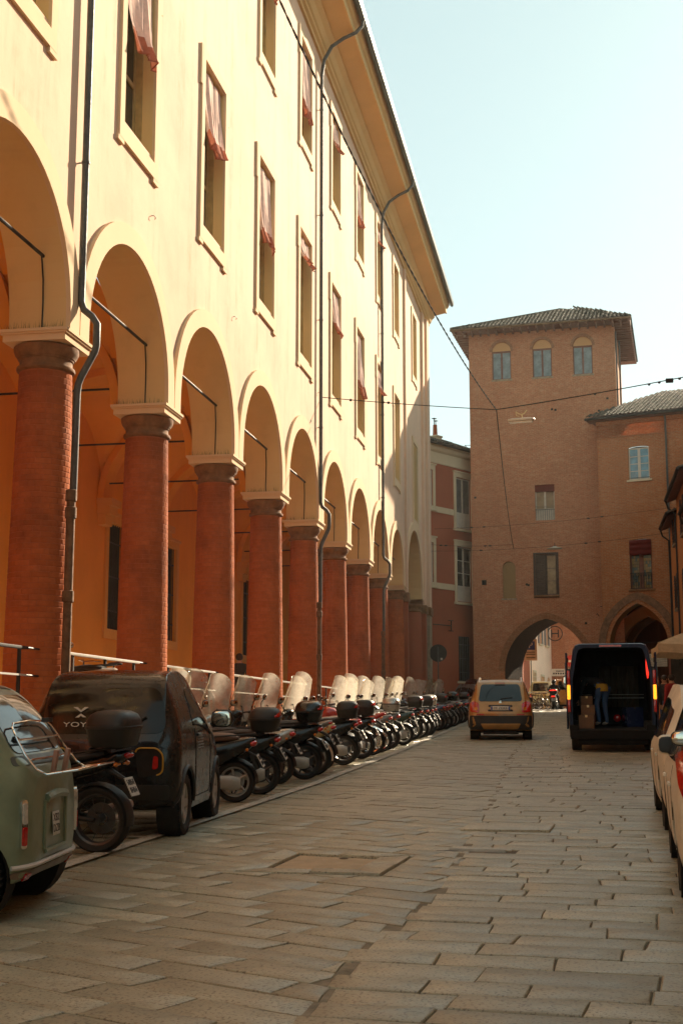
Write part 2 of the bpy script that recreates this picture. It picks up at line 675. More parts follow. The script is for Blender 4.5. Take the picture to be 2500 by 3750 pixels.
M_SILVER = mat('silver scooter paint', (0.42, 0.41, 0.38), 0.3, 0.6, coat=0.6)
M_WHITEP = mat('cream white paint', (0.68, 0.62, 0.50), 0.3, coat=0.7, dust=0.08)
M_REDP = mat('red paint', (0.42, 0.025, 0.018), 0.25, coat=0.8)
M_BLUEP = mat('dark blue paint', (0.018, 0.030, 0.085), 0.25, coat=0.8)
M_GREENP = mat('dark green paint', (0.02, 0.05, 0.035), 0.3, coat=0.7)
M_YELLOWP = mat('pale yellow paint', (0.62, 0.47, 0.20), 0.3, coat=0.7)
M_REDL = mat('red lamp lens', (0.45, 0.012, 0.010), 0.12, var=0.3, scale=25, coat=0.8)
M_AMBL = mat('amber lamp lens', (0.60, 0.17, 0.01), 0.15, var=0.2, scale=25, coat=0.8)
M_CLRL = mat('clear lamp lens', (0.55, 0.52, 0.45), 0.1, var=0.25, scale=25, coat=0.8)
M_PLATE = mat('number plate white', (0.62, 0.59, 0.52), 0.45, var=0.12, scale=14)
M_INK = mat('number plate ink', (0.02, 0.02, 0.022), 0.5)
M_EUBLUE = mat('plate blue', (0.03, 0.07, 0.30), 0.5)
M_ALU = mat('cast aluminium', (0.42, 0.41, 0.38), 0.4, 0.45, var=0.2)
M_ALUD = mat('dark cast alloy', (0.10, 0.10, 0.10), 0.4, 0.7, var=0.25)
M_SCREEN = clearplastic('dusty clear windscreen')
M_SCREEND = clearplastic('smoked windscreen', (0.30, 0.27, 0.22), 0.35)
M_MIRR = mat('mirror glass', (0.65, 0.63, 0.58), 0.03, 1.0, var=0.04)
M_BRONZE = mat('bronze metallic paint', (0.40, 0.205, 0.055), 0.35, 0.35, coat=0.5, dust=0.08)
M_SAGE = mat('sage green paint', (0.195, 0.235, 0.145), 0.42, coat=0.35, dust=0.05)
M_SAGED = mat('dark sage plastic', (0.075, 0.085, 0.075), 0.5)
M_CARW = mat('white car paint', (0.72, 0.63, 0.48), 0.5, coat=0.12, dust=0.05)
M_CARS = mat('silver car paint', (0.34, 0.35, 0.34), 0.3, 0.6, coat=0.8)
M_CARG = mat('pale green car paint', (0.32, 0.31, 0.16), 0.3, coat=0.8)
M_CARY = mat('orange yellow car paint', (0.55, 0.30, 0.07), 0.3, coat=0.8)
M_VAN = mat('navy van paint', (0.007, 0.014, 0.045), 0.4, spec=0.3)
M_JEANS = mat('blue denim', (0.030, 0.07, 0.15), 0.9, var=0.25, bump=0.2, bscale=200)
M_BLKC = mat('black clothing', (0.016, 0.015, 0.016), 0.9, var=0.3)
M_REDC = mat('red jacket cloth', (0.30, 0.02, 0.018), 0.85, var=0.2)
M_SKIN = mat('skin', (0.45, 0.25, 0.16), 0.55, var=0.1)
M_HAIR = mat('dark hair', (0.03, 0.02, 0.014), 0.6)
M_SHOE = mat('pale shoes', (0.55, 0.47, 0.40), 0.7)
M_YCLOTH = mat('yellow cloth', (0.34, 0.22, 0.02), 0.85)
M_CARD = mat('brown cardboard', (0.13, 0.075, 0.04), 0.9, var=0.2)
M_VANIN = mat('grey van lining', (0.022, 0.020, 0.017), 0.85, var=0.3)
M_SIGNW = mat('sign white', (0.68, 0.64, 0.55), 0.5)
M_SIGNB = mat('sign blue', (0.03, 0.07, 0.26), 0.5)
M_SIGNR = mat('sign red', (0.42, 0.03, 0.025), 0.5)
M_SLAB = mat('sandy slab', (0.46, 0.34, 0.21), 0.8, var=0.2, scale=3, bump=0.35, bscale=50)
M_LAMPW = mat('enamel lamp white', (0.50, 0.46, 0.38), 0.4)
G_AMBER = glow('lit amber lamp', (1.0, 0.27, 0.015), 1.1)
G_RED = glow('glowing red lens', (1.0, 0.03, 0.015), 0.7, (0.4, 0.01, 0.01))
# ------------------------------------------------------------------ ground, road, paving
def strip(mb, x0, x1, ys, dz=0.0):
    n = len(ys)
    vs = [(x, y, gz(y) + dz) for y in ys for x in (x0, x1)]
    mb.add(vs, [(2 * i, 2 * i + 1, 2 * i + 3, 2 * i + 2) for i in range(n - 1)])

YS = [-30, 0, 20, 40, 60, 80, 100, 130]
mb = MB()
strip(mb, -150, 150, [-80] + YS + [160, 300], -0.12)
mb.build('ground', M_ROAD, kind='structure')
mb = MB()
strip(mb, -7.0, 5.0, YS, -0.010)
road = mb.build('road', M_ROAD, kind='structure')
mb = MB()
strip(mb, -12, 9, [79, 80, 100, 130], -0.006)
mb.build('far_road', mat('far road stone', (0.24, 0.21, 0.17), 0.7, bump=0.3, bscale=3), kind='structure')

SEAM = [(-10, -1.34), (6.0, -1.32), (7.8, -1.27), (9.8, -1.08), (12, -1.08), (18, -1.2), (26, -1.42), (36, -1.56), (80, -1.9)]

def seam(y):
    for (y0, x0), (y1, x1) in zip(SEAM, SEAM[1:]):
        if y <= y1:
            return x0 + (x1 - x0) * (y - y0) / (y1 - y0)
    return SEAM[-1][1]

def clip(poly, nx, ny, d):
    """keep the side nx*x+ny*y <= d"""
    out = []
    for i, p in enumerate(poly):
        q = poly[(i + 1) % len(poly)]
        a, b = nx * p[0] + ny * p[1] - d, nx * q[0] + ny * q[1] - d
        if a <= 0:
            out.append(p)
        if a * b < 0:
            t = a / (a - b)
            out.append((p[0] + (q[0] - p[0]) * t, p[1] + (q[1] - p[1]) * t))
    return out

def parea(poly):
    return 0.5 * abs(sum(p[0] * q[1] - q[0] * p[1] for p, q in zip(poly, poly[1:] + poly[:1])))

RS = random.Random(5)
MANHOLE = [(-2.80, 10.62), (-1.60, 10.56), (-1.50, 11.72), (-2.70, 12.04)]
DRAIN = (-0.98, 12.35, 0.62, 0.30)

def in_poly(x, y, P):
    s = 0
    for (x0, y0), (x1, y1) in zip(P, P[1:] + P[:1]):
        c = (x1 - x0) * (y - y0) - (y1 - y0) * (x - x0)
        if c < 0:
            return False
    return True

def stone_geo(poly, top, tilt, tintv, fine):
    """vertices and faces of one dressed stone, local to its centre"""
    cx = sum(p[0] for p in poly) / len(poly)
    cy = sum(p[1] for p in poly) / len(poly)
    pts = []
    for p, q in zip(poly, poly[1:] + poly[:1]):
        pts.append(p)
        L = math.hypot(q[0] - p[0], q[1] - p[1])
        k = (3 if L > 0.4 else 2) if fine else 1
        for j in range(1, k):
            t = j / k + RS.uniform(-.08, .08)
            pts.append((p[0] + (q[0] - p[0]) * t, p[1] + (q[1] - p[1]) * t))
    pts = [(x + RS.uniform(-.004, .004), y + RS.uniform(-.0035, .0035)) for x, y in pts]
    def ring(shrink, z, round_=0.0):
        r = []
        for x, y in pts:
            d = math.hypot(x - cx, y - cy)
            k = max(0.3, 1 - shrink / max(d, .05))
            X, Y = cx + (x - cx) * k, cy + (y - cy) * k
            r.append((X - cx, Y - cy, z + tilt[0] * (X - cx) + tilt[1] * (Y - cy) + RS.uniform(-.0015, .0015)))
        return r
    n = len(pts)
    rings = [ring(0.0, -.06), ring(0.0005, top - .010), ring(0.004, top - .003), ring(0.011, top)]
    if not fine:
        rings = [ring(0, -.05), ring(0.001, top - .010), ring(0.012, top)]
    vs = [p for r in rings for p in r]
    fs = []
    for i in range(len(rings) - 1):
        for k in range(n):
            l = (k + 1) % n
            fs.append((i * n + k, i * n + l, (i + 1) * n + l, (i + 1) * n + k))
    m = len(vs)
    vs.append((0, 0, top + RS.uniform(-.002, .003)))
    b = (len(rings) - 1) * n
    for k in range(n):
        fs.append((b + k, b + (k + 1) % n, m))
    return (cx, cy), vs, fs

def lay_paving():
    stones = []
    def region(ang, side, th_fn, ymin, ymax):
        d = (math.cos(ang), math.sin(ang))
        nrm = (-d[1], d[0])
        # courses are indexed by distance c along nrm
        cmin = min(nrm[0] * x + nrm[1] * y for x in (-7, 5) for y in (ymin, ymax))
        cmax = max(nrm[0] * x + nrm[1] * y for x in (-7, 5) for y in (ymin, ymax))
        c = cmin
        while c < cmax:
            th = RS.uniform(.25, .36)
            gap = RS.uniform(.004, .009)
            tmin = -30 if abs(ang) > .2 else -8
            t = (-75 if abs(ang) > .2 else -9) + RS.uniform(0, .8)
            tend = 12
            off = RS.uniform(-.07, .09)
            sk = RS.uniform(-.04, .04)
            while t < tend:
                L = RS.choice((.42, .55, .62, .7, .78, .9, 1.02)) * RS.uniform(.92, 1.08)
                x = d[0] * (t + L / 2) + nrm[0] * (c + th / 2)
                y = d[1] * (t + L / 2) + nrm[1] * (c + th / 2)
                if -7.2 < x < 5.2 and ymin < y < ymax and (side * (x - seam(y)) > -.7):
                    e = RS.uniform(-.004, .002)
                    q = [(t + gap / 2, c + gap / 2), (t + L - gap / 2, c + gap / 2), (t + L - gap / 2 + sk + e, c + th - gap / 2), (t + gap / 2 + sk, c + th - gap / 2)]
                    poly = [(d[0] * a + nrm[0] * b, d[1] * a + nrm[1] * b) for a, b in q]
                    ye = y - side * d[1] * L / 2
                    s0 = seam(ye) + .045 * math.sin(ye * 9.0) + .03 * math.sin(ye * 23 + 1)
                    if side < 0:
                        poly = clip(poly, 1, RS.uniform(-.15, .15), 0) if False else clip(poly, 1, 0, s0 + .012)
                        poly = clip(poly, -1, 0, 7.0)
                    else:
                        poly = clip(poly, -1, 0, -(s0 + .014))
                        poly = clip(poly, 1, 0, 5.0)
                    if len(poly) >= 3 and parea(poly) > .006:
                        cx = sum(p[0] for p in poly) / len(poly)
                        cy = sum(p[1] for p in poly) / len(poly)
                        if not (abs(cx - DRAIN[0]) < .22 and abs(cy - DRAIN[1]) < .14):
                            # stones are cut to fit round the manhole frame
                            rem = poly
                            bits = []
                            for (xa, ya), (xb, yb) in zip(MANHOLE, MANHOLE[1:] + MANHOLE[:1]):
                                l_ = math.hypot(xb - xa, yb - ya)
                                nx_, ny_ = (yb - ya) / l_, -(xb - xa) / l_
                                d_ = nx_ * xa + ny_ * ya + .006
                                out_ = clip(rem, -nx_, -ny_, -d_) if len(rem) >= 3 else []
                                if len(out_) >= 3 and parea(out_) > .004:
                                    bits.append(out_)
                                rem = clip(rem, nx_, ny_, d_) if len(rem) >= 3 else []
                            stones.extend(bits if len(rem) >= 3 and parea(rem) > .001 else [poly])
                t += L
            c += th
    region(rad(-25), -1, None, -4, 76)
    region(rad(-4), 1, None, -4, 76)
    vis = []
    rest = []
    cdir = rad(10.24)
    for p in stones:
        cx = sum(q[0] for q in p) / len(p)
        cy = sum(q[1] for q in p) / len(p)
        az = math.atan2(cx, cy)
        ok = -0.475 < az < 0.085 and cy > 5.0
        (vis if ok else rest).append((cx * cx + cy * cy, p))
    vis.sort(key=lambda a: a[0])
    rest += vis[300:]
    for _, p in vis[:300]:
        tv = min(1, max(0, RS.gauss(.5, .24)))
        (cx, cy), vs, fs = stone_geo(p, RS.uniform(-.004, .005), (RS.uniform(-.005, .005), .027 + RS.uniform(-.007, .007)), tv, True)
        m = MB()
        m.add(vs, fs, True, 0, tv)
        k = len(vs) - 1
        m.sm = [k not in f for f in m.f]          # worn flat tops, soft arrises
        m.build('paving_stone', M_PAVE, road, loc=(cx, cy, gz(cy)), recalc=False)
    big = MB()
    for dist, p in rest:
        tv = min(1, max(0, RS.gauss(.5, .24)))
        (cx, cy), vs, fs = stone_geo(p, RS.uniform(-.004, .005), (RS.uniform(-.005, .005), .027 + RS.uniform(-.007, .007)), tv, False)
        z = gz(cy)
        big.add([(x + cx, y + cy, q + z) for x, y, q in vs], fs, True, 0, tv)
        k = len(big.v) - 1
        n_ = len(fs)
        big.sm[-n_:] = [k not in f for f in big.f[-n_:]]
    o = big.build('paving_stones', M_PAVE, road, recalc=False)
    o['kind'] = 'stuff'

lay_paving()
mb = MB()
ys_ = [-4 + .5 * k for k in range(161)]
mb.add([(seam(y) + q, y, gz(y) - .0055) for y in ys_ for q in (-.20, .20)], [(2 * i, 2 * i + 1, 2 * i + 3, 2 * i + 2) for i in range(len(ys_) - 1)])
mb.build('seam_mortar', mat('worn seam mortar', (0.21, 0.175, 0.120), 0.85, var=0.4, scale=7, bump=0.6, bscale=50), road)

# parking bay lines
def line_strip(pts, wd, dz=0.020):
    m = MB()
    L = []
    for i, (x, y) in enumerate(pts):
        a = pts[max(0, i - 1)]
        b = pts[min(len(pts) - 1, i + 1)]
        dx, dy = b[0] - a[0], b[1] - a[1]
        l = math.hypot(dx, dy)
        nx, ny = -dy / l * wd / 2, dx / l * wd / 2
        L += [(x + nx, y + ny, gz(y) + dz), (x - nx, y - ny, gz(y) + dz)]
    m.add(L, [(2 * i, 2 * i + 1, 2 * i + 3, 2 * i + 2) for i in range(len(pts) - 1)])
    return m
m = line_strip([(-4.34, 4), (-4.30, 10), (-4.12, 16), (-4.02, 20), (-4.05, 30), (-4.3, 45), (-4.5, 58)], 0.15)
for y, x1 in ((10.35, -4.36), (11.95, -4.3), (12.75, -4.28), (15.45, -4.2), (17.2, -4.15), (18.9, -4.1), (20.4, -4.1), (22.2, -4.1), (24.0, -4.1)):
    q = line_strip([(-6.3, y + .05), (-5.3, y + .02), (x1, y)], 0.09)
    m.add(q.v, q.f)
m.build('parking_line', M_LINE, kind='structure')

def slab_mesh(poly, z0, z1, inset=.012, sag=0.0):
    m = MB()
    def ring(k, z):
        cx = sum(p[0] for p in poly) / len(poly)
        cy = sum(p[1] for p in poly) / len(poly)
        return [(x + (cx - x) * k, y + (cy - y) * k, gz(y) + z) for x, y in poly]
    m.loft([ring(0, z0), ring(0.0, z1 - inset), ring(.02, z1 - .003), ring(.05, z1)], True, True, True)
    return m

mh = thing('manhole_cover', 'square sandy stone manhole cover framed by worn kerb stones in the road', 'manhole cover', (0, 0, 0))
P = MANHOLE
def lerp2(a, b, t):
    return (a[0] + (b[0] - a[0]) * t, a[1] + (b[1] - a[1]) * t)
inn = [lerp2(lerp2(P[0], P[1], .17), lerp2(P[3], P[2], .17), .15), lerp2(lerp2(P[0], P[1], .80), lerp2(P[3], P[2], .80), .15),
       lerp2(lerp2(P[0], P[1], .80), lerp2(P[3], P[2], .80), .84), lerp2(lerp2(P[0], P[1], .17), lerp2(P[3], P[2], .17), .84)]
slab_mesh([lerp2(p, (sum(q[0] for q in inn) / 4, sum(q[1] for q in inn) / 4), .03) for p in inn], -.08, -.004).build('slab', M_SLAB, mh)
for a, b, c_, d_ in ((P[0], P[1], inn[1], inn[0]), (P[1], P[2], inn[2], inn[1]), (P[2], P[3], inn[3], inn[2]), (P[3], P[0], inn[0], inn[3])):
    mid_ab, mid_cd = lerp2(a, b, .52), lerp2(d_, c_, .52)
    for q in ([a, lerp2(mid_ab, a, .012), lerp2(mid_cd, d_, .012), d_], [mid_ab, b, c_, mid_cd]):
        mm = slab_mesh(q, -.08, .016 + RS.uniform(-.006, .006))
        mm.t = [RS.uniform(.7, 1)] * len(mm.t)
        mm.build('kerb_stone', M_PAVE, mh)
ctr = (sum(q[0] for q in inn) / 4, sum(q[1] for q in inn) / 4)
for dy in (.33, -.33):
    q = MB()
    q.lathe([(.001, .002), (.03, .003), (.042, -.001)], (ctr[0] + .1, ctr[1] + dy, gz(ctr[1] + dy) + .0005), n=10)
    q.build('lifting_hole', M_ROAD, mh)

dr = thing('street_drain', 'sunken slot drain with a pale worn lip in the middle of the road', 'drain', (DRAIN[0], DRAIN[1], gz(DRAIN[1])), rad(-4))
m = MB(); m.box((-.24, .0, -.02), (.20, .30, .03)); m.build('pit', M_DARK, dr)
m = MB(); m.box((.03, -.10, -.006), (.52, .05, .05)); m.build('lip', mat('pale worn lip', (.42, .42, .38), .6), dr, bevel=.012)
m = MB(); m.box((.05, .06, -.014), (.56, .16, .045), (0.02, 0.02, 0)); m.t = [.75] * len(m.t); m.build('slab', M_PAVE, dr, bevel=.01)
sl = thing('raised_slab', 'pale raised slab standing proud of the road beyond the drain', 'slab', (-.78, 14.15, gz(14.15)), rad(-4))
m = MB(); m.box((0, 0, .0), (.92, .62, .05), (.03, -.012, 0)); m.t = [.95] * len(m.t); m.build('slab', M_PAVE, sl, bevel=.012)

# ------------------------------------------------------------------ wall builder
def wall(mb, U0, U1, V0, V1, ops, fr, mi=0, mij=1, nseg=12):
    """a wall sheet in (u, v) with openings; fr(u, v, d) -> point, d runs into the wall.
    op: u0, u1, v0, v1 (springing or head), arch: None | 'round' | 'point' | 'seg', rise, depth"""
    def top(o, u):
        if not o.get('arch'):
            return o['v1']
        c, h = (o['u0'] + o['u1']) / 2, (o['u1'] - o['u0']) / 2
        x = min(1.0, abs(u - c) / h)
        rise = o.get('rise', h)
        if o['arch'] == 'point':
            k = o.get('k', 1.45)          # radius of each side as a share of the span
            Rr = k * 2 * h
            q = Rr - h
            y = math.sqrt(max(0, Rr * Rr - (q + x * h) ** 2))
            y0 = math.sqrt(max(0, Rr * Rr - q * q))
            return o['v1'] + rise * y / y0
        return o['v1'] + rise * math.sqrt(max(0, 1 - x * x))
    us = {U0, U1}
    for o in ops:
        us.add(o['u0']); us.add(o['u1'])
        if o.get('arch'):
            c, h = (o['u0'] + o['u1']) / 2, (o['u1'] - o['u0']) / 2
            for k in range(1, 2 * nseg):
                us.add(c - h * math.cos(PI * k / (2 * nseg)))
    us = sorted(u for u in us if U0 - 1e-6 <= u <= U1 + 1e-6)
    us = [u for i, u in enumerate(us) if i == 0 or u - us[i - 1] > 1e-5]
    for a, b in zip(us, us[1:]):
        m = (a + b) / 2
        cov = sorted([o for o in ops if o['u0'] < m < o['u1']], key=lambda o: o['v0'])
        lo = lambda u: V0
        for o in cov:
            if o['v0'] > lo(m) + 1e-6:
                mb.add([fr(a, lo(a), 0), fr(b, lo(b), 0), fr(b, o['v0'], 0), fr(a, o['v0'], 0)], [(0, 1, 2, 3)], False, mi)
            lo = (lambda o: (lambda u: top(o, u)))(o)
        mb.add([fr(a, lo(a), 0), fr(b, lo(b), 0), fr(b, V1, 0), fr(a, V1, 0)], [(0, 1, 2, 3)], False, mi)
    for o in ops:
        D = o.get('depth', .25)
        sk = o.get('skew', 0.0)
        q = [u for u in us if o['u0'] - 1e-6 <= u <= o['u1'] + 1e-6]
        path = [(o['u0'], o['v0'])] + [(u, top(o, u)) for u in q] + [(o['u1'], o['v0'])]
        if not o.get('nosill') and o['v0'] > V0 + 1e-6:
            path.append((o['u0'], o['v0']))
        for (ua, va), (ub, vb) in zip(path, path[1:]):
            if abs(ua - ub) + abs(va - vb) < 1e-6:
                continue
            mb.add([fr(ua, va, 0), fr(ub, vb, 0), fr(ub + sk, vb, D), fr(ua + sk, va, D)], [(0, 1, 2, 3)], False, o.get('mij', mij))

def fillpoly(mb, o, fr, d, n=12, mi=0, inset=0.0):
    """flat infill of an opening at depth d"""
    c, h = (o['u0'] + o['u1']) / 2, (o['u1'] - o['u0']) / 2 - inset
    pts = [(c - h, o['v0'] + inset), (c + h, o['v0'] + inset)]
    if o.get('arch'):
        for k in range(0, n + 1):
            t = PI * k / n
            pts.append((c + h * math.cos(t), o['v1'] + (o.get('rise', h) - inset) * math.sin(t)))
    else:
        pts += [(c + h, o['v1'] - inset), (c - h, o['v1'] - inset)]
    mb.add([fr(u, v, d) for u, v in pts], [tuple(range(len(pts)))], False, mi)
# ------------------------------------------------------------------ the arcaded palace on the left
XF = -7.2          # plane of the street front
BAY = 4.64
COLY = lambda i: 17.70 + BAY * i
YEND = 63.6
ZIMP = 7.12        # top of the abacus
FLOOR = 1.5
Y0 = -8.0
palace = thing('arcaded_palace', 'long ochre palace with a tall arcade of red brick columns along the street', 'building', (0, 0, 0))
frL = lambda u, v, d: (XF - d, u, v)
ops = []
WIN = []
for i in range(-5, 8):
    a, b = COLY(i) + .375, COLY(i + 1) - .375
    if i == 7:
        b = COLY(8) - .55
    ops.append(dict(u0=a, u1=b, v0=ZIMP, v1=ZIMP + .22, arch='round', rise=(b - a) / 2, depth=.88, nosill=True))
    c = (COLY(i) + COLY(i + 1)) / 2 + .15
    lw = dict(u0=c - .78, u1=c + .78, v0=11.38, v1=14.84, depth=.20)
    uw = dict(u0=c - .71, u1=c + .71, v0=17.67, v1=20.5, depth=.20)
    ops += [lw, uw]
    WIN.append((i, c, lw, uw))
# the end bay beyond the pilaster
a, b = COLY(8) + .75, 60.9
ops.append(dict(u0=a, u1=b, v0=ZIMP, v1=ZIMP + .2, arch='round', rise=(b - a) / 2, depth=.88, nosill=True))
c = (a + b) / 2 + .6
lw = dict(u0=c - .78, u1=c + .78, v0=10.6, v1=14.4, depth=.20)
uw = dict(u0=c - .71, u1=c + .71, v0=17.4, v1=20.4, depth=.20)
ops += [lw, uw]
WIN.append((8, c, lw, uw))
m = MB()
wall(m, Y0, YEND, ZIMP, 21.5, ops, frL, 0, 1)
for i in range(-5, 9):      # undersides of the piers on their columns
    y = COLY(i)
    m.add([(XF, y - .375, ZIMP + .001), (XF, y + .375, ZIMP + .001), (XF - .88, y + .375, ZIMP + .001), (XF - .88, y - .375, ZIMP + .001)], [(0, 1, 2, 3)])
# inner face of the arcade wall above the piers, towards the vaults
wall(m, Y0, YEND, ZIMP, 9.6, [dict(o, depth=.001) for o in ops if o.get('arch')], lambda u, v, d: (XF - .88 - d, u, v), 1, 1)
# end wall and rear skin so that no light leaks in
m.add([(XF, YEND, 0), (XF - 5.3, YEND, 0), (XF - 5.3, YEND, 24), (XF, YEND, 24)], [(0, 1, 2, 3)])
m.add([(XF, Y0, 9.6), (XF - 5.3, Y0, 9.6), (XF - 5.3, Y0, 24), (XF, Y0, 24)], [(0, 1, 2, 3)])
m.build('wall', [M_OCHRE, M_SOFFIT], palace, recalc=False)
m = MB()
m.add([(-6.1, Y0, 22.85), (-6.1, YEND + .8, 22.85), (-14, YEND + .8, 26), (-14, Y0, 26)], [(0, 1, 2, 3)])
m.add([(-14, Y0, 26), (-14, YEND + .8, 26), (-22, YEND + .8, 22.8), (-22, Y0, 22.8)], [(0, 1, 2, 3)])
m.build('roof', M_TILE, palace)
# raised bands round the arches
for o in [o for o in ops if o.get('arch')]:
    cc, h = (o['u0'] + o['u1']) / 2, (o['u1'] - o['u0']) / 2
    rr, n = .36, 28
    rings = [[(XF + x, cc - r, ZIMP + .002) for (r, x) in ((h + .002, 0.0), (h + .002, .07), (h + rr, .07), (h + rr, 0.0))]]
    for k in range(n + 1):
        t = PI * k / n
        ring = []
        for (r, x) in ((h + .002, 0.0), (h + .002, .07), (h + rr, .07), (h + rr, 0.0)):
            ring.append((XF + x, cc - r * math.cos(t), o['v1'] + r * math.sin(t)))
        rings.append(ring)
    rings.append([(XF + x, cc + r, ZIMP + .002) for (r, x) in ((h + .002, 0.0), (h + .002, .07), (h + rr, .07), (h + rr, 0.0))])
    m = MB()
    m.loft(rings, True, True, False)
    m.build('archivolt', M_TRIM, palace)

# ---- cornice and gutter
prof = [(0, 21.30), (.08, 21.30), (.08, 21.42), (.16, 21.46), (.16, 21.56), (.22, 21.60), (.30, 21.78), (.42, 21.90), (.42, 21.98), (.98, 22.10), (.98, 22.06), (1.04, 22.06), (1.04, 22.30), (1.12, 22.36), (1.18, 22.50), (1.18, 22.62), (0, 22.7)]
m = MB()
m.loft([[(XF + x, y, z) for x, z in prof] for y in (Y0, YEND + .75)], True, True, False)
m.build('cornice', M_CORN, palace)
m = MB()
gp = [(1.20, 22.60), (1.22, 22.48), (1.30, 22.42), (1.38, 22.48), (1.41, 22.62), (1.38, 22.63), (1.35, 22.62)]
m.loft([[(XF + x, y, z) for x, z in gp] for y in (Y0, YEND + .8)], True, True, True)
m.bx(XF + 1.0, XF + 1.36, Y0, YEND + .8, 22.64, 22.74)
m.build('gutter', M_GUTTER, palace)

# ---- windows
def surround(w_, h_, inner):
    """moulded frame round an opening of width w_, height h_, with eared corners"""
    m = MB()
    p, b = .055, .21
    hw = w_ / 2
    m.bx(0, p, -hw - b, -hw, -.12, h_ + .02)
    m.bx(0, p, hw, hw + b, -.12, h_ + .02)
    m.bx(0, p, -hw - b, hw + b, h_ + .02, h_ + .24)
    m.bx(0, p, -hw - b, hw + b, -.40, -.12)
    e = p - .003
    for s in (-1, 1):
        m.bx(0, e, s * (hw + b), s * (hw + b + .07), h_ - .62, h_ + .237)
        m.bx(0, e, s * (hw - .02), s * (hw + b + .05), -.48, -.40)
    return m

sur_l = surround(1.56, 3.46, 0).mesh('window_surround', [M_TRIM])
sur_u = surround(1.42, 2.83, 0).mesh('window_surround', [M_TRIM])

def sash_mesh(w_, h_):
    """inner reveal, mullion and casement woodwork behind the outer reveal"""
    m = MB()
    hw = w_ / 2
    d0, d1 = -.20, -.31
    m.bx(d1, d0, -hw, -hw + .05, 0, h_)
    m.bx(d1, d0, hw - .05, hw, 0, h_)
    m.bx(d1, d0, -hw + .05, hw - .05, h_ - .05, h_)
    m.bx(d1, d0, -hw + .05, hw - .05, 0, .06)
    z0 = d1 - .002
    for a, b in ((-hw + .05, -.03), (.03, hw - .05)):
        m.bx(z0 - .05, z0, a, a + .07, .06, h_ - .05)
        m.bx(z0 - .05, z0, b - .07, b, .06, h_ - .05)
        for z in (.06, h_ * .36, h_ - .13):
            m.bx(z0 - .05, z0, a + .07, b - .07, z, z + .08)
    m.bx(z0 - .06, z0 + .02, -.03, .03, .06, h_ - .05)
    return m
sash_l = sash_mesh(1.56, 3.46).mesh('sash', [M_WOOD])
sash_u = sash_mesh(1.42, 2.83).mesh('sash', [M_WOOD])
def pane_mesh(w_, h_):
    m = MB()
    m.bx(-.36, -.34, -w_ / 2 + .06, w_ / 2 - .06, .05, h_ - .05)
    return m
pane_l = pane_mesh(1.56, 3.46).mesh('pane', [M_GLASS])
pane_u = pane_mesh(1.42, 2.83).mesh('pane', [M_GLASS])

def curtain_mesh(w_, drop, seed, bunch, mats, long=False):
    """a cloth let down outside the glass: narrow folds, gathered and turned up at the foot"""
    r = random.Random(seed)
    ph = [r.uniform(0, 6) for _ in range(5)]
    nu, nv = 34, 40
    def fn(u, v):
        # u across, v from the head down
        y = (u - .5) * w_ * (1 - bunch * .28 * v * v)
        fold = .045 * math.sin(u * 17 + ph[0] + 1.6 * v) + .03 * math.sin(u * 31 + ph[1] - 2.5 * v) + .02 * math.sin(u * 53 + ph[2])
        sag = .10 * math.sin(PI * u + ph[3] * .2) * v
        x = -.05 + fold * (.25 + .75 * v) + .14 * v * v * bunch
        z = -drop * v - sag * drop * .25
        if v > .78:                       # the hem is turned up and swings out from the wall
            k = (v - .78) / .22
            x += .05 * k + .02 * math.sin(u * 23 + ph[4]) * k
            z += .05 * k * drop * math.sin(u * 4.2 + ph[3])
        y += .025 * math.sin(v * 9 + ph[2]) * v
        return (x, y, z)
    m = MB()
    m.grid(fn, nu, nv, True, 0)
    for k, f in enumerate(m.f):
        if k // nu > nv * .80:
            m.mi[k] = 1
    # the rolled hem bar
    def pt(t):
        x, y, z = fn(t, 1.0)
        return (x, y, z)
    m.tube([pt(i / 20) for i in range(21)], .014, 7, True, 1)
    return m.mesh('window_curtain', mats, recalc=False)

for i, c, lw, uw in WIN:
    for k, (o, sm, sa, pa) in enumerate(((lw, sur_l, sash_l, pane_l), (uw, sur_u, sash_u, pane_u))):
        f = put('window', sm, palace, (XF, c, o['v0']))
        put('sash', sa, f)
        put('pane', pa, f)
# curtains: (row, bay index, drop, bunch, label)
CL = [
    ('l', 0, 1.95, 1.0, 'pink curtain with red hem in the lower window left of the second arch'),
    ('l', 1, 1.62, 1.0, 'pink curtain swagged at its hem in the lower window above the second and third arches'),
    ('l', 2, 1.95, .9, 'long pale pink curtain with red fringe in the third lower window from the left pipe'),
    ('l', 3, .75, 1.3, 'short bunched pink curtain in the lower window just left of the middle downpipe'),
    ('l', 4, 1.35, 1.0, 'pink curtain in the lower window just right of the middle downpipe'),
    ('l', 5, 2.1, .8, 'long reddish curtain in the second lower window right of the middle downpipe'),
    ('l', 6, 1.0, 1.2, 'bunched dark pink curtain in the lower window just left of the far downpipe'),
    ('u', 1, 1.9, 1.1, 'red curtain end in the upper window cut by the top of the photo'),
    ('u', 2, 1.0, 1.2, 'red bunched curtain in the upper window cut by the top edge'),
    ('u', 3, 2.0, .6, 'long red curtain in the upper window just left of the middle downpipe'),
    ('u', 4, 1.0, 1.3, 'bunched red curtain in the upper window just right of the middle downpipe'),
    ('u', 5, 1.75, .9, 'long pink curtain in the second upper window right of the middle downpipe'),
    ('u', 6, .8, 1.2, 'short red curtain in the upper window just left of the far downpipe'),
]
wc = {i: (c, lw, uw) for i, c, lw, uw in WIN}
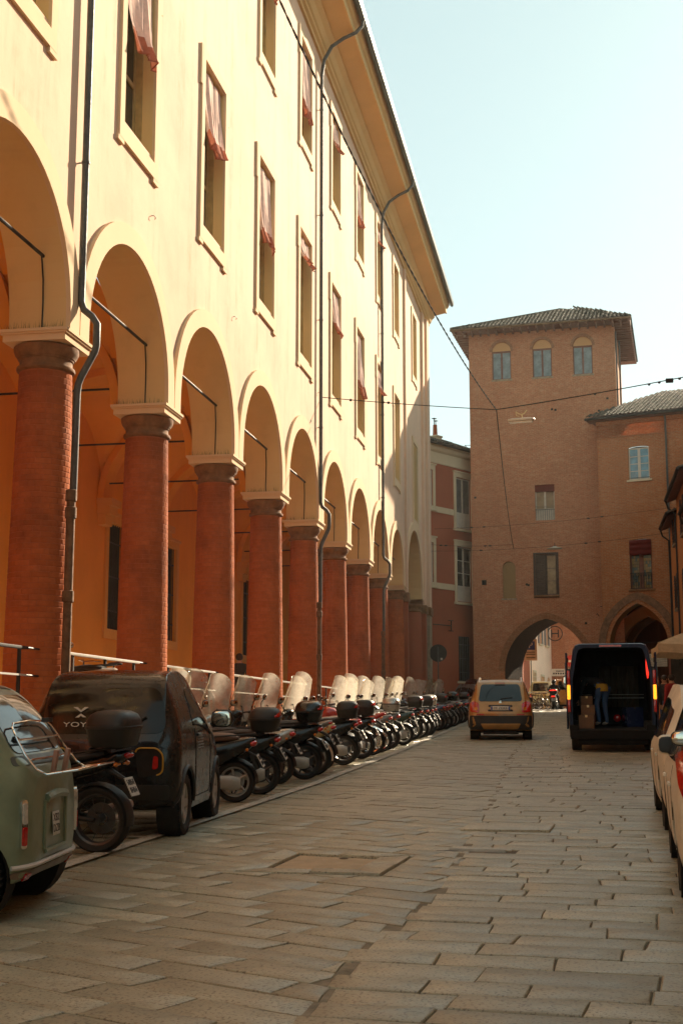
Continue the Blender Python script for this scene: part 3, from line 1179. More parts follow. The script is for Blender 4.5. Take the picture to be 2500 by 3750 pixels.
for n_, (row, i, drop, bunch, lab) in enumerate(CL):
    c, lw, uw = wc[i]
    o = lw if row == 'l' else uw
    red = row == 'u'
    me = curtain_mesh(1.44 if row == 'l' else 1.30, drop, 20 + n_, bunch, [M_PINKCLOTH, M_REDCLOTH])
    tag(put('window_curtain', me, None, (XF, c, o['v1'] - .06)), lab, 'curtain', 'cloth curtains hung out of the palace windows')

# ---- columns
RB, RT = .455, .385          # shaft radius at foot and neck
ZS0, ZS1 = FLOOR + .12, 6.56
XC = XF - .44
def rsh(z):
    t = (z - ZS0) / (ZS1 - ZS0)
    return RB + (RT - RB) * (t ** 1.35)
core = MB()
core.lathe([(0, FLOOR - .02), (RB + .03, FLOOR - .02), (RB + .03, FLOOR + .10), (RB - .012, FLOOR + .12)] + [(rsh(ZS0 + (ZS1 - ZS0) * k / 12) - .003, ZS0 + (ZS1 - ZS0) * k / 12) for k in range(13)], n=28)
ME_CORE = core.mesh('shaft', [M_MORTAR])
cap = MB()
cap.lathe([(RT - .02, 6.54), (RT + .015, 6.57), (RT + .038, 6.58), (RT + .046, 6.605), (RT + .038, 6.63), (RT + .006, 6.64), (RT, 6.66), (RT, 6.735), (RT + .018, 6.74), (RT + .020, 6.765),
           (RT + .036, 6.77), (RT + .040, 6.785), (RT + .068, 6.82), (RT + .088, 6.87), (RT + .092, 6.925), (0, 6.95)], n=32)
ME_CAP = cap.mesh('capital', [M_DARKSTONE])
ab = MB()
ab.bx(-.48, .48, -.48, .48, 6.945, 7.045)
ab.bx(-.505, .505, -.505, .505, 7.045, 7.075)
ab.bx(-.525, .525, -.525, .525, 7.075, ZIMP)
ME_AB = ab.mesh('abacus', [M_TRIM])

ROWH = .082
NR = int((ZS1 - ZS0) / ROWH)
def brick_geo(r, a0, a1, z0, z1, rnd):
    seg = 3
    vs, fs = [], []
    pr = .001 + rnd.uniform(0, .002)
    for k in range(seg + 1):
        a = a0 + (a1 - a0) * k / seg
        for (q, z) in ((r - .03, z0), (r + pr - .003, z0), (r + pr, z0 + .008), (r + pr, z1 - .008), (r + pr - .003, z1), (r - .03, z1)):
            vs.append((q * math.cos(a), q * math.sin(a), z))
    for k in range(seg):
        for q in range(5):
            fs.append((k * 6 + q, (k + 1) * 6 + q, (k + 1) * 6 + q + 1, k * 6 + q + 1))
    fs.append((0, 1, 2, 3, 4, 5)); fs.append(tuple(seg * 6 + q for q in range(6))[::-1])
    return vs, fs
def brick_rows(seed):
    rnd = random.Random(seed)
    out = []
    for j in range(NR):
        z0 = ZS0 + j * ROWH
        r = rsh(z0 + ROWH / 2)
        n = 11
        ph = (j % 2) * PI / n + rnd.uniform(-.05, .05)
        for k in range(n):
            a0 = ph + 2 * PI * k / n
            a1 = a0 + 2 * PI / n - .008 / r
            out.append((r, a0, a1, z0, z0 + ROWH - .008, rnd, min(1, max(0, rnd.gauss(.5, .25)))))
    return out
ME_BR = []
for sd in range(3):
    m = MB()
    for (r, a0, a1, z0, z1, rnd, tv) in brick_rows(sd):
        vs, fs = brick_geo(r, a0, a1, z0, z1, rnd)
        m.add(vs, fs, False, 0, tv)
    ME_BR.append(m.mesh('brickwork', [M_BRICK], recalc=True))
for i in range(-5, 9):
    y = COLY(i)
    col_ = put('column', ME_CORE, palace, (XC, y, 0))
    put('capital', ME_CAP, col_)
    put('abacus', ME_AB, col_)
    if i == 0:
        # the nearest column in view: its bricks towards the street and the camera one by one
        rows = brick_rows(9)
        near, far = [], []
        for b in rows:
            am = ((b[1] + b[2]) / 2) % (2 * PI)
            # camera lies towards -y, +x
            d = math.cos(am - math.atan2(-y, -XC))
            (near if d > 0.12 else far).append((-d, b))
        near.sort(key=lambda q: q[0])
        keep, rest = near[:300], near[300:] + far
        for _, (r, a0, a1, z0, z1, rnd, tv) in keep:
            m = MB()
            vs, fs = brick_geo(r, a0, a1, z0, z1, rnd)
            m.add(vs, fs, False, 0, tv)
            m.build('brick', M_BRICK, col_)
        m = MB()
        for _, (r, a0, a1, z0, z1, rnd, tv) in rest:
            vs, fs = brick_geo(r, a0, a1, z0, z1, rnd)
            m.add(vs, fs, False, 0, tv)
        o = m.build('brickwork', M_BRICK, col_)
        o['kind'] = 'stuff'
    else:
        o = put('brickwork', ME_BR[i % 3], col_)
        o['kind'] = 'stuff'
        o.rotation_euler = (0, 0, i * 1.3)
# pilaster strips at the last bays, from street to cornice
for y0, y1, pr in ((COLY(8) + .28, COLY(8) + .62, .10), (61.5, 62.1, .12), (62.6, 63.6, .2)):
    m = MB(); m.bx(XF, XF + pr, y0, y1, 6.9, 21.3); m.build('pilaster', M_OCHRE, palace)
    m = MB(); m.bx(XF - .3, XF + pr - .003, y0 + .01, y1 - .01, 0, 6.5); m.build('pilaster_foot', M_RED if pr < .2 else M_STONE, palace)
    m = MB(); m.bx(XF - .2, XF + pr + .06, y0 - .06, y1 + .06, 6.5, 6.9); m.build('pilaster_capital', M_DARKSTONE, palace, bevel=.03)
put('column', ME_CORE, palace, (XC, 61.2, 0))
m = MB(); m.lathe([(RB - .02, FLOOR)] + [(rsh(ZS0 + (ZS1 - ZS0) * k / 12) + .004, ZS0 + (ZS1 - ZS0) * k / 12) for k in range(13)], (XC, 61.2, 0), n=24)
m.build('column', M_RED, palace)
put('capital', ME_CAP, palace, (XC, 61.2, -.02))

# ---- portico: plinth, floor, rear wall, vaults, rods
m = MB()
m.bx(XF + .02, XF + .20, Y0, YEND, -.2, FLOOR - .16)
m.bx(XF + .02, XF + .26, Y0, YEND, FLOOR - .16, FLOOR - .01)
m.build('plinth', M_STONE, palace, bevel=.012)
m = MB()
m.bx(-12.6, XF + .018, Y0, YEND, FLOOR - .30, FLOOR - .02)
m.build('portico_floor', M_SLAB, palace)
XB = -12.0
frB = lambda u, v, d: (XB - d, u, v)
bops = []
for i in range(-5, 9):
    c = (COLY(i) + COLY(i + 1)) / 2 - 1.19
    bops.append(dict(u0=c - .62, u1=c + .62, v0=3.85, v1=6.65, depth=.18))
m = MB()
wall(m, Y0, YEND, FLOOR - .1, 10.2, bops, frB, 0, 0)
m.build('portico_rear_wall', M_PORT, palace, recalc=False)
for o in bops:
    c = (o['u0'] + o['u1']) / 2
    m = MB()
    for a, b, z0, z1 in ((-.82, -.62, -.25, 3.0), (.62, .82, -.25, 3.0), (-.62, .62, 2.8, 3.0), (-.62, .62, -.25, 0)):
        m.bx(0, .06, a, b, z0, z1)
    m.bx(0, .10, -.88, .88, 3.0, 3.08)
    f = m.build('portico_window', M_PORTTRIM, palace, loc=(XB, c, o['v0']))
    g = MB()
    for k in range(9):
        g.cyl((-.06, -.58 + k * .145, 0), (-.06, -.58 + k * .145, 2.8), .014, n=6)
    for z in (.5, 1.4, 2.3):
        g.bx(-.075, -.045, -.62, .62, z - .015, z + .015)
    g.build('window_grille', M_IRON, f)
    g = MB(); g.bx(-.17, -.14, -.62, .62, 0, 2.8); g.build('pane', M_DARK, f)
# corbels on the rear wall under the vault ribs
m = MB()
m.bx(0, .42, -.36, .36, 6.94, 7.12); m.bx(0, .34, -.30, .30, 6.72, 6.94); m.bx(0, .22, -.24, .24, 6.45, 6.72)
ME_CB = m.mesh('corbel', [M_PORTTRIM])
VX0, VX1 = XB, XF - .88
def vault_mesh(y0, y1):
    hy = (y1 - y0) / 2
    hx = (VX1 - VX0) / 2
    m = MB()
    def fn(u, v):
        a, b = 2 * u - 1, 2 * v - 1
        h1 = math.sqrt(max(0, 1 - (b * 1.0) ** 2))
        h2 = math.sqrt(max(0, 1 - a * a))
        return (VX0 + u * (VX1 - VX0), y0 + v * (y1 - y0), ZIMP + .05 + 2.05 * max(h1, h2))
    n = 28
    cs = [(1 - math.cos(PI * k / n)) / 2 for k in range(n + 1)]
    vs = [fn(cs[i], cs[j]) for j in range(n + 1) for i in range(n + 1)]
    fs = [(j * (n + 1) + i, j * (n + 1) + i + 1, (j + 1) * (n + 1) + i + 1, (j + 1) * (n + 1) + i) for j in range(n) for i in range(n)]
    m.add(vs, fs, True)
    return m
for i in range(-6, 9):
    y0 = COLY(i)
    y1 = COLY(i + 1) if i < 8 else YEND
    vault_mesh(y0 + .02, y1 - .02).build('vault', M_PORT, palace, recalc=False)
    if i > -6:
        put('corbel', ME_CB, palace, (XB, y0, 0))
        # transverse rib and iron tie rod from column to rear wall
        m = MB()
        hx = (VX1 - VX0) / 2
        cx = (VX1 + VX0) / 2
        rings = []
        for k in range(25):
            t = PI * k / 24
            rings.append([(cx - (hx - .0 - q) * math.cos(t), y0 + s * .30, ZIMP + (2.10 - q) * math.sin(t)) for q, s in ((0, -1), (.16, -1), (.16, 1), (0, 1))])
        m.loft(rings, True, True, False)
        m.build('vault_rib', M_PORT, palace)
        m = MB(); m.tube([(XB, y0, 7.55), (XF - .5, y0, 7.55)], .022, 6); m.build('tie_rod', M_IRON, palace)
        # rod along the arcade, tied back to the pier, with its iron strap
        m = MB()
        m.tube([(XF - .30, y0 - 3.9, 8.18), (XF - .30, y0 - .56, 8.18)], .026, 6)
        m.tube([(XF - .32, y0 - .585, 8.2), (XF - .33, y0 - .475, 7.86), (XF - .35, y0 - .405, 7.55), (XF - .36, y0 - .385, 7.3), (XF - .36, y0 - .385, ZIMP + .02)], .012, 5)
        m.build('tie_rod', M_IRON, palace)
# ---- weeds on the abaci
wm = mat('dry weeds', (0.10, 0.075, 0.03), 0.9)
for i in range(0, 5):
    m = MB()
    for k in range(70):
        y = COLY(i) + R.uniform(-.5, -.40); x = XC + R.uniform(-.5, .42)
        h = R.uniform(.03, .14)
        dx, dy = R.uniform(-.04, .04), R.uniform(-.04, .02)
        m.add([(x, y, ZIMP), (x + .006, y, ZIMP), (x + dx, y + dy, ZIMP + h)], [(0, 1, 2)])
    o = m.build('weeds', wm, palace, recalc=False)
    o['kind'] = 'stuff'

# ---- downpipes
def downpipe(y, lo_rust=True):
    x = XF + .11
    eav = [(XF + 1.30, y + .35, 22.50), (XF + 1.28, y + .35, 22.28), (XF + 1.1, y + .3, 22.05), (XF + .75, y + .2, 21.85), (XF + .40, y + .08, 21.55), (XF + .18, y + .02, 21.1), (x, y, 20.6)]
    low = [(x, y, 8.3), (x, y, 7.62), (x + .04, y + .01, 7.50), (x + .16, y + .03, 7.40), (x + .24, y + .04, 7.28), (x + .24, y + .04, 6.95), (x + .22, y + .03, 6.85), (x + .06, y - .07, 6.45), (x + .03, y - .09, 6.34), (x + .02, y - .10, 6.2), (x + .02, y - .12, 4.75)]
    m = MB(); m.tube(eav + low, .054, 12); p_ = m.build('downpipe', M_PIPE, palace)
    m = MB(); m.tube([(x, y - .14, 4.75), (x, y - .14, FLOOR - .3), (x, y - .14, gz(y) + .05)], .064, 12)
    for z in (4.70, 4.45, 3.25, 1.75):
        m.tube([(x, y - .14, z - .10), (x, y - .14, z - .09), (x, y - .14, z + .06), (x, y - .14, z + .07)], [.067, .083, .083, .067], 12)
    m.build('cast_iron_foot', M_RUST, p_)
    b = MB()
    for z in (19.5, 16.2, 13.0, 9.8):
        b.lathe([(.055, -.02), (.065, -.02), (.065, .02), (.055, .02)], (x, y, z), n=12)
        b.tube([(x - .11, y, z), (x - .07, y, z)], .012, 5)
        b.tube([(x - .11, y, z), (x, y, z)], .01, 5)
    b.build('pipe_bracket', M_PIPE, p_)
for y in (17.62, 35.92, 48.05):
    downpipe(y)
# little iron hooks left in the wall
for y, z in ((18.1, 13.7), (21.0, 10.3), (26.6, 10.2), (36.0, 10.85)):
    m = MB(); m.tube([(XF, y, z), (XF + .05, y, z), (XF + .07, y + .03, z - .03), (XF + .05, y + .05, z - .05)], .008, 5); m.build('wall_hook', M_IRON, palace)

# ---- handrails between the columns
def handrail(i, label):
    y0, y1 = COLY(i) + .50, COLY(i + 1) - .50
    t = thing('handrail', label, 'railing', (XF - .22, y0, FLOOR), 0, 'steel handrails between the columns')
    L = y1 - y0
    m = MB(); m.bx(-.045, .045, .05 if i >= 0 else 2.0, L - .35, .96, 1.0); m.build('top_rail', M_STEEL if i >= 0 else M_IRON, t, bevel=.006)
    m = MB(); m.bx(-.03, .03, .25, L - .35, .60, .625); m.build('lower_rail', M_STEEL, t)
    for y in (.35, L / 2 - .1, L - .55):
        m = MB(); m.bx(-.02, .02, y - .02, y + .02, -.1, .97); m.build('post', M_IRON, t)
    m = MB()
    for z in (.985, .612):
        m.tube([(0, -.1, z), (0, .25, z)], .016, 6); m.tube([(0, L - .35, z), (0, L + .1, z)], .016, 6)
    m.build('wall_bracket', M_IRON, t)
for i, l in ((-1, 'steel handrail at the left edge of the photo left of the first column'), (0, 'sunlit steel handrail between the first and second brick columns'), (1, 'sunlit steel handrail between the second and third brick columns'),
             (2, 'sunlit steel handrail between the third and fourth brick columns'), (3, 'short visible handrail between the fourth and fifth brick columns'), (4, 'handrail right of the middle downpipe behind tall windscreens')):
    handrail(i, l)
# ------------------------------------------------------------------ roof tiles
def tile_mesh(r=.10, L=.46):
    vs, fs = [], []
    n = 6
    for (y, k, z) in ((0, 1.0, .0), (L, .84, -.015)):
        for q in (r, r - .018):
            for i in range(n + 1):
                t = PI * i / n
                vs.append((q * k * math.cos(t), y, z + q * k * math.sin(t)))
    a, b, c, d = 0, n + 1, 2 * (n + 1), 3 * (n + 1)
    for i in range(n):
        fs.append((a + i, a + i + 1, c + i + 1, c + i))
        fs.append((a + i, b + i, b + i + 1, a + i + 1))
    return vs, fs
TV, TF = tile_mesh()
TILES = []
for k in range(6):
    m = MB(); m.add(TV, TF, True, 0, k / 5.0)
    TILES.append(m.mesh('roof_tile', [M_TILE], recalc=False))

def tiled(parent, planes, limit=300, pitch=.235, course=.36, jit=.012):
    """planes: (origin, u direction along the eave, s direction up the slope, inside(u, s) test, umax, smax, priority)"""
    rt = random.Random(3)
    allt = []
    for (o, ud, sd, inside, um, smx, pr) in planes:
        o, ud, sd = Vector(o), Vector(ud).normalized(), Vector(sd).normalized()
        nn = ud.cross(sd)
        u = pitch / 2
        while u < um:
            s = -.05
            while s < smx:
                if inside(u, s):
                    p = o + ud * (u + rt.uniform(-jit, jit)) + sd * s + nn * rt.uniform(0, .012)
                    M = Matrix((ud, sd, nn)).transposed() @ Euler((rt.uniform(-.03, .03), 0, rt.uniform(-.05, .05))).to_matrix()
                    allt.append((pr + s * .01, p, M, rt.random()))
                s += course
            u += pitch
    allt.sort(key=lambda q: q[0])
    for _, p, M, tv in allt[:limit]:
        t = put('roof_tile', TILES[int(tv * 5.99)], parent)
        t.matrix_basis = Matrix.Translation(p) @ M.to_4x4()
    m = MB()
    for _, p, M, tv in allt[limit:]:
        m.add([M @ Vector(v) + p for v in TV], TF, True, 0, tv)
    if m.v:
        o_ = m.build('roof_tiles', M_TILE, parent, recalc=False)
        o_['kind'] = 'stuff'

frA = lambda u, v, d: (u, d, v)      # local frame of a street front: u along +x, d into the building

# ------------------------------------------------------------------ the gate tower
tower = thing('gate_tower', 'tall square brick gate tower with a pointed archway over the street', 'tower', (-6.3, 76.0, 0), rad(-4.5))
TW, TD, TH = 8.88, 8.0, 24.35
W3 = [dict(u0=c - .56, u1=c + .56, v0=21.5, v1=23.2, arch='round', rise=.60, depth=.16) for c in (2.27, 4.67, 7.03)]
WA = dict(u0=4.06, u1=5.18, v0=12.96, v1=15.05, depth=.22)
WB = dict(u0=3.98, u1=5.20, v0=8.62, v1=10.97, depth=.22)
BL = dict(u0=2.09, u1=2.83, v0=8.48, v1=10.25, arch='round', rise=.37, depth=.10)
HO = dict(u0=.86, u1=1.14, v0=9.28, v1=9.58, depth=.2)
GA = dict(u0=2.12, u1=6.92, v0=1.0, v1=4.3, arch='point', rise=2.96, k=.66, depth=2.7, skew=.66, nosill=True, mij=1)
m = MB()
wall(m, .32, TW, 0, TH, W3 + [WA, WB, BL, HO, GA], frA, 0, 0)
m.add([(TW, 0, 0), (TW, TD, 0), (TW, TD, TH), (TW, 0, TH)], [(0, 1, 2, 3)])
m.add([(.32, 0, 0), (.32, TD, 0), (.32, TD, TH), (.32, 0, TH)], [(0, 1, 2, 3)])
m.add([(0.32, TD, 9), (TW, TD, 9), (TW, TD, TH), (0, TD, TH)], [(0, 1, 2, 3)])
m.add([(0, 2.7, 7.9), (TW, 2.7, 7.9), (TW, TD, 7.9), (0, TD, 7.9)], [(0, 1, 2, 3)])
m.add([(0, TD, 7.9), (TW, TD, 7.9), (TW, TD, 9), (0, TD, 9)], [(0, 1, 2, 3)])
m.add([(0, 2.7, 0), (2.3, 2.7, 0), (2.3, 2.7, 8), (0, 2.7, 8)], [(0, 1, 2, 3)])
m.add([(7.9, 2.7, 0), (9.2, TD, 0), (9.2, TD, 8), (7.9, 2.7, 8)], [(0, 1, 2, 3)])
m.add([(2.3, 2.7, 0), (1.8, TD, 0), (1.8, TD, 8), (2.3, 2.7, 8)], [(0, 1, 2, 3)])
m.build('wall', [M_TOWER, brickmat('dark passage brick', (0.07, 0.04, 0.026), (0.05, 0.028, 0.018), (0.06, 0.04, 0.03))], tower, recalc=False)  # jambs and soffit of the archway in a darker brick
# ring of bricks round the archway, a slightly proud band
def arch_band(parent, o, r0, r1, pr, mt, name, n=40, z0=None, d=0.0):
    c, h = (o['u0'] + o['u1']) / 2, (o['u1'] - o['u0']) / 2
    pts = []
    Rr = o.get('k', 1.45) * 2 * h
    q = Rr - h
    y0 = math.sqrt(max(0, Rr * Rr - q * q))
    for k in range(n + 1):
        x = -math.cos(PI * k / n)
        y = o['rise'] * math.sqrt(max(0, Rr * Rr - (q + abs(x) * h) ** 2)) / y0 if o['arch'] == 'point' else o['rise'] * math.sqrt(max(0, 1 - x * x))
        pts.append(Vector((c + x * h, o['v1'] + y, 0)))
    m = MB()
    rings = []
    for k, p in enumerate(pts):
        t = (pts[min(k + 1, n)] - pts[max(k - 1, 0)]).normalized()
        nn = Vector((-t.y, t.x, 0))
        a, b = p + nn * r0, p + nn * r1
        rings.append([(a.x, d, a.y), (a.x, d - pr, a.y), (b.x, d - pr, b.y), (b.x, d, b.y)])
    m.loft(rings, True, True, False)
    return m.build(name, mt, parent)
arch_band(tower, GA, .01, .36, .02, M_BRICK2 if False else brickmat('arch brick', (0.40, 0.185, 0.095), (0.30, 0.125, 0.06), (0.38, 0.25, 0.16), .09, .30), 'arch_ring')
for o in W3:
    c = (o['u0'] + o['u1']) / 2
    f = MB()
    f.bx(-.56, -.50, .10, .17, 0, 1.72); f.bx(.50, .56, .10, .17, 0, 1.72); f.bx(-.05, .05, .095, .165, .0, 1.66); f.bx(-.5, .5, .10, .17, 1.64, 1.75); f.bx(-.5, .5, .10, .17, -.0, .06)
    w_ = f.build('window', M_BROWNWOOD, tower, loc=(c, 0, o['v0']))
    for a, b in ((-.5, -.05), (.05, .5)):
        g = MB(); g.bx(a, b, .13, .14, .06, 1.64); g.build('pane', M_SKYTINT, w_)
    g = MB()
    pts = [(-.56, 1.75), (.56, 1.75)] + [(.56 * math.cos(PI * k / 12), 1.76 + .54 * math.sin(PI * k / 12)) for k in range(13)]
    g.prism(pts, .10, .14, 'XZ'); g.build('lunette', plaster('ochre lunette', (0.55, 0.32, 0.15)), w_)
    g = MB()
    g.bx(-.62, .62, -.03, .08, -.10, 0); g.build('sill', M_STONE, w_)
arch3 = MB()
for o in W3:
    arch_band(tower, o, .0, .16, .018, brickmat('arch brick 2', (0.40, 0.19, 0.10), (0.30, 0.13, 0.07), (0.36, 0.25, 0.17), .075, .3), 'window_arch', 16)

def casement(parent, o, frame, glass, rows, name='window', d=.15, panel=0.0, sill=True, mid=.05, sillmat=None):
    """two-leaf window set in an opening: frame > panes, sill"""
    c, h, H = (o['u0'] + o['u1']) / 2, (o['u1'] - o['u0']) / 2, o['v1'] - o['v0']
    f = MB()
    f.bx(-h, -h + .07, d, d + .06, 0, H); f.bx(h - .07, h, d, d + .06, 0, H); f.bx(-mid, mid, d - .01, d + .06, 0, H)
    f.bx(-h + .07, -mid, d, d + .06, H - .07, H); f.bx(mid, h - .07, d, d + .06, H - .07, H)
    f.bx(-h + .07, -mid, d, d + .06, 0, .08 + panel); f.bx(mid, h - .07, d, d + .06, 0, .08 + panel)
    if panel:
        for s in (-1, 1):
            f.bx(s * (mid + .08), s * (h - .14), d - .012, d, .10, panel - .02)
    z0, z1 = .08 + panel, H - .07
    for k in range(1, rows):
        z = z0 + (z1 - z0) * k / rows
        f.bx(-h + .07, -mid, d + .01, d + .05, z - .018, z + .018); f.bx(mid, h - .07, d + .01, d + .05, z - .018, z + .018)
    w_ = f.build(name, frame, parent, loc=(c, 0, o['v0']))
    for a, b in ((-h + .07, -mid), (mid, h - .07)):
        for k in range(rows):
            g = MB()
            za, zb = z0 + (z1 - z0) * k / rows + (.018 if k else 0), z0 + (z1 - z0) * (k + 1) / rows - (.018 if k < rows - 1 else 0)
            g.bx(a, b, d + .025, d + .035, za, zb)
            g.build('pane', glass, w_)
    if sill:
        g = MB(); g.bx(-h - .12, h + .12, -.10, .10, -.11, -.01); g.build('sill', sillmat or M_STONE, w_, bevel=.01)
    return w_

LITTINT = carglass('pane tinted like the lit front', (0.16, 0.12, 0.07), 0.12)  # warm reflection of the lit front is part of the base colour
wa = casement(tower, WA, M_WHITEWOOD, LITTINT, 1, panel=.62, sill=False)
g = MB(); g.bx(-.56, .56, .02, .10, 1.68, 2.08); g.build('roller_blind', M_DARKRED, wa)
g = MB()
for k in range(9):
    g.cyl((-.5 + k * .125, -.03, .0), (-.5 + k * .125, -.03, .62), .011, n=5)
g.bx(-.56, .56, -.045, -.015, .60, .64); g.bx(-.56, .56, -.045, -.015, .80, .815); g.build('window_guard', M_IRON, wa)
wb = casement(tower, WB, M_SHUT, LITTINT, 3, sillmat=M_DARKSTONE)
g = MB(); g.bx(-.60, -.02, .02, .08, .03, 2.3)
for k in range(16):
    g.box((-.31, .02, .2 + k * .13), (.46, .03, .07), (.5, 0, 0))
g.build('shutter', M_SHUT, wb)
g = MB(); g.bx(-.72, .72, -.06, .0, -.16, -.10); g.bx(-.72, -.61, -.05, .10, -.1, 2.45); g.bx(.61, .72, -.05, .10, -.1, 2.45); g.bx(-.61, .61, -.05, .1, 2.35, 2.45); g.build('window_frame', M_SHUT, wb)
m = MB(); fillpoly(m, BL, frA, .10); m.build('blind_niche', plaster('ochre render', (0.30, 0.19, 0.085), (0.15, 0.1, 0.05), .5), tower)
m = MB(); m.bx(.86, 1.14, .15, .18, 9.28, 9.58)
for k in range(3):
    m.bx(.90 + k * .09, .93 + k * .09, .03, .05, 9.28, 9.58)
m.build('vent_grille', M_DARK, tower)
m = MB(); m.bx(2.0, 2.9, -.04, .05, 8.38, 8.47); m.build('niche_sill', M_STONE, tower)
# putlog holes, patches of thinner brick and an iron anchor
m = MB()
for (u, z) in ((5.3, 19.4), (5.1, 19.45), (7.6, 20.2), (8.3, 19.9), (8.3, 19.2), (7.8, 19.2), (3.4, 9.2), (3.5, 9.15), (.5, 14.4), (6.7, 6.9)):
    m.bx(u, u + .13, -.004, .02, z, z + .12)
m.build('putlog_hole', M_DARK, tower)
m = MB(); m.bx(7.6, 8.3, -.10, -.06, 7.86, 7.90); m.bx(7.6, 7.64, -.08, 0, 7.86, 7.90); m.build('iron_anchor', M_IRON, tower)
m = MB(); m.tube([(TW + .06, .25, 24.0), (TW + .06, .25, 18)], .05, 8); m.tube([(TW + .16, 2.2, 24.0), (TW + .16, 2.2, 17)], .05, 8); m.build('downpipe', M_PIPE, tower)
m = MB(); m.tube([(.33, .4, 17.7), (-.05, .3, 17.7), (-.05, .3, 17.5)], .02, 5); m.tube([(.33, .4, 17.3), (-.05, .3, 17.7)], .014, 5); m.build('iron_bracket', M_IRON, tower)
# roof: overhanging eaves with rafters, hipped and tiled
OV, EZ = 1.05, 24.35
c0 = [(-OV + .48, -OV), (TW + OV - .1, -OV), (TW + OV - .1, TD + OV), (-OV + .48, TD + OV)]
RZ = EZ + 2.2
r0, r1 = (5.4, 3.7, RZ), (6.6, 4.3, RZ)
m = MB()
V = [(x, y, EZ + .06) for x, y in c0] + [r0, r1]
m.add(V, [(0, 1, 5, 4), (1, 2, 5), (2, 3, 4, 5), (3, 0, 4)])
m.add([(x, y, EZ) for x, y in c0] + [(x, y, EZ + .06) for x, y in c0], [(0, 1, 2, 3), (0, 1, 5, 4), (1, 2, 6, 5), (2, 3, 7, 6), (3, 0, 4, 7)])
tr = m.build('roof', M_BROWNWOOD, tower)
m = MB()
for k in range(22):
    u = -.45 + k * .485
    m.bx(u, u + .10, -OV + .05, 0, EZ - .13, EZ - .005)
for k in range(18):
    v = -.6 + k * .49
    m.bx(-OV + .52, .32, v, v + .10, EZ - .13, EZ - .005); m.bx(TW, TW + OV - .15, v, v + .10, EZ - .13, EZ - .005)
m.build('rafters', M_BROWNWOOD, tower)
m = MB()
m.tube([(c0[0][0] - .05, c0[0][1] - .06, EZ + .04), (c0[1][0] + .05, c0[1][1] - .06, EZ + .04)], .07, 8)
m.build('gutter', M_RUST, tower)
m = MB()
for a_, b_ in ((c0[0], r0), (c0[1], r1)):
    m.tube([(a_[0], a_[1], EZ + .15), (b_[0], b_[1], b_[2] + .13)], .11, 7)
m.tube([(r0[0], r0[1], r0[2] + .13), (r1[0], r1[1], r1[2] + .13)], .12, 7)
m.t = [.4] * len(m.t)
m.build('ridge_tiles', M_TILE, tower)
W0 = c0[1][0] - c0[0][0]
sl_len = math.hypot(3.7 + OV, RZ - EZ)
def in_front(u, s):
    x = c0[0][0] + u
    t = max(0, s) / sl_len
    return c0[0][0] + (r0[0] - c0[0][0]) * t - .06 <= x <= c0[1][0] + (r1[0] - c0[1][0]) * t + .06 and t <= .90
sdf = (0, 3.7 + OV, RZ - EZ)
def in_left(u, s):
    L = math.hypot(r0[0] - c0[0][0], RZ - EZ); t = max(0, s) / L
    y = u
    return (TD + 2 * OV) * .5 * t <= y <= (TD + 2 * OV) * (1 - .5 * t) and t <= 1
sdl = (r0[0] - c0[0][0], 0, RZ - EZ)
tiled(tower, [((c0[0][0], c0[0][1], EZ + .12), (1, 0, 0), sdf, in_front, W0, sl_len, 0),
              ((c0[0][0], c0[3][1], EZ + .12), (0, -1, 0), sdl, in_left, TD + 2 * OV, math.hypot(r0[0] - c0[0][0], RZ - EZ), 5),
              ((c0[1][0], c0[1][1], EZ + .12), (0, 1, 0), (-(c0[1][0] - r1[0]), 0, RZ - EZ), lambda u, s: in_left(u, s * 1.6), TD + 2 * OV, 4, 5)])

# ------------------------------------------------------------------ red house between palace and tower
redh = thing('red_house', 'red plastered house with cream window surrounds between the palace and the tower', 'house', (-6.37, 77.0, 0), rad(59))
# local u runs along the front towards the tower, d away from the street
def rw(u0, u1, v0, v1):
    return dict(u0=u0, u1=u1, v0=v0, v1=v1, depth=.12)
RW = [rw(-1.05, .45, 12.75, 15.75), rw(-1.05, .45, 8.40, 11.62), rw(-4.25, -3.28, 13.66, 15.85), rw(-4.25, -3.28, 9.2, 11.6), rw(-.95, .12, 3.75, 6.35), rw(-4.3, -3.5, 3.6, 6.2), rw(-7.4, -6.4, 13.6, 15.9), rw(-7.4, -6.4, 9.2, 11.6)]
m = MB()
wall(m, -12, 1.0, 0, 16.4, RW, frA, 0, 0)
m.build('wall', [M_RED], redh, recalc=False)
m = MB()
pf = [(0, 16.3), (-.04, 16.3), (-.06, 16.36), (-.06, 16.95), (-.20, 17.05), (-.26, 17.15), (-.26, 17.26), (-.40, 17.32), (0, 17.36)]
m.loft([[(u, y, z) for y, z in pf] for u in (-12, .95)], True, True, False)
m.build('cornice', M_CREAM, redh)
m = MB()
for z, a, b in ((13.42, -12, -1.30), (8.98, -12, -1.30)):
    m.bx(a, b, -.05, .0, z, z + .34)
m.build('string_course', M_CREAM, redh)
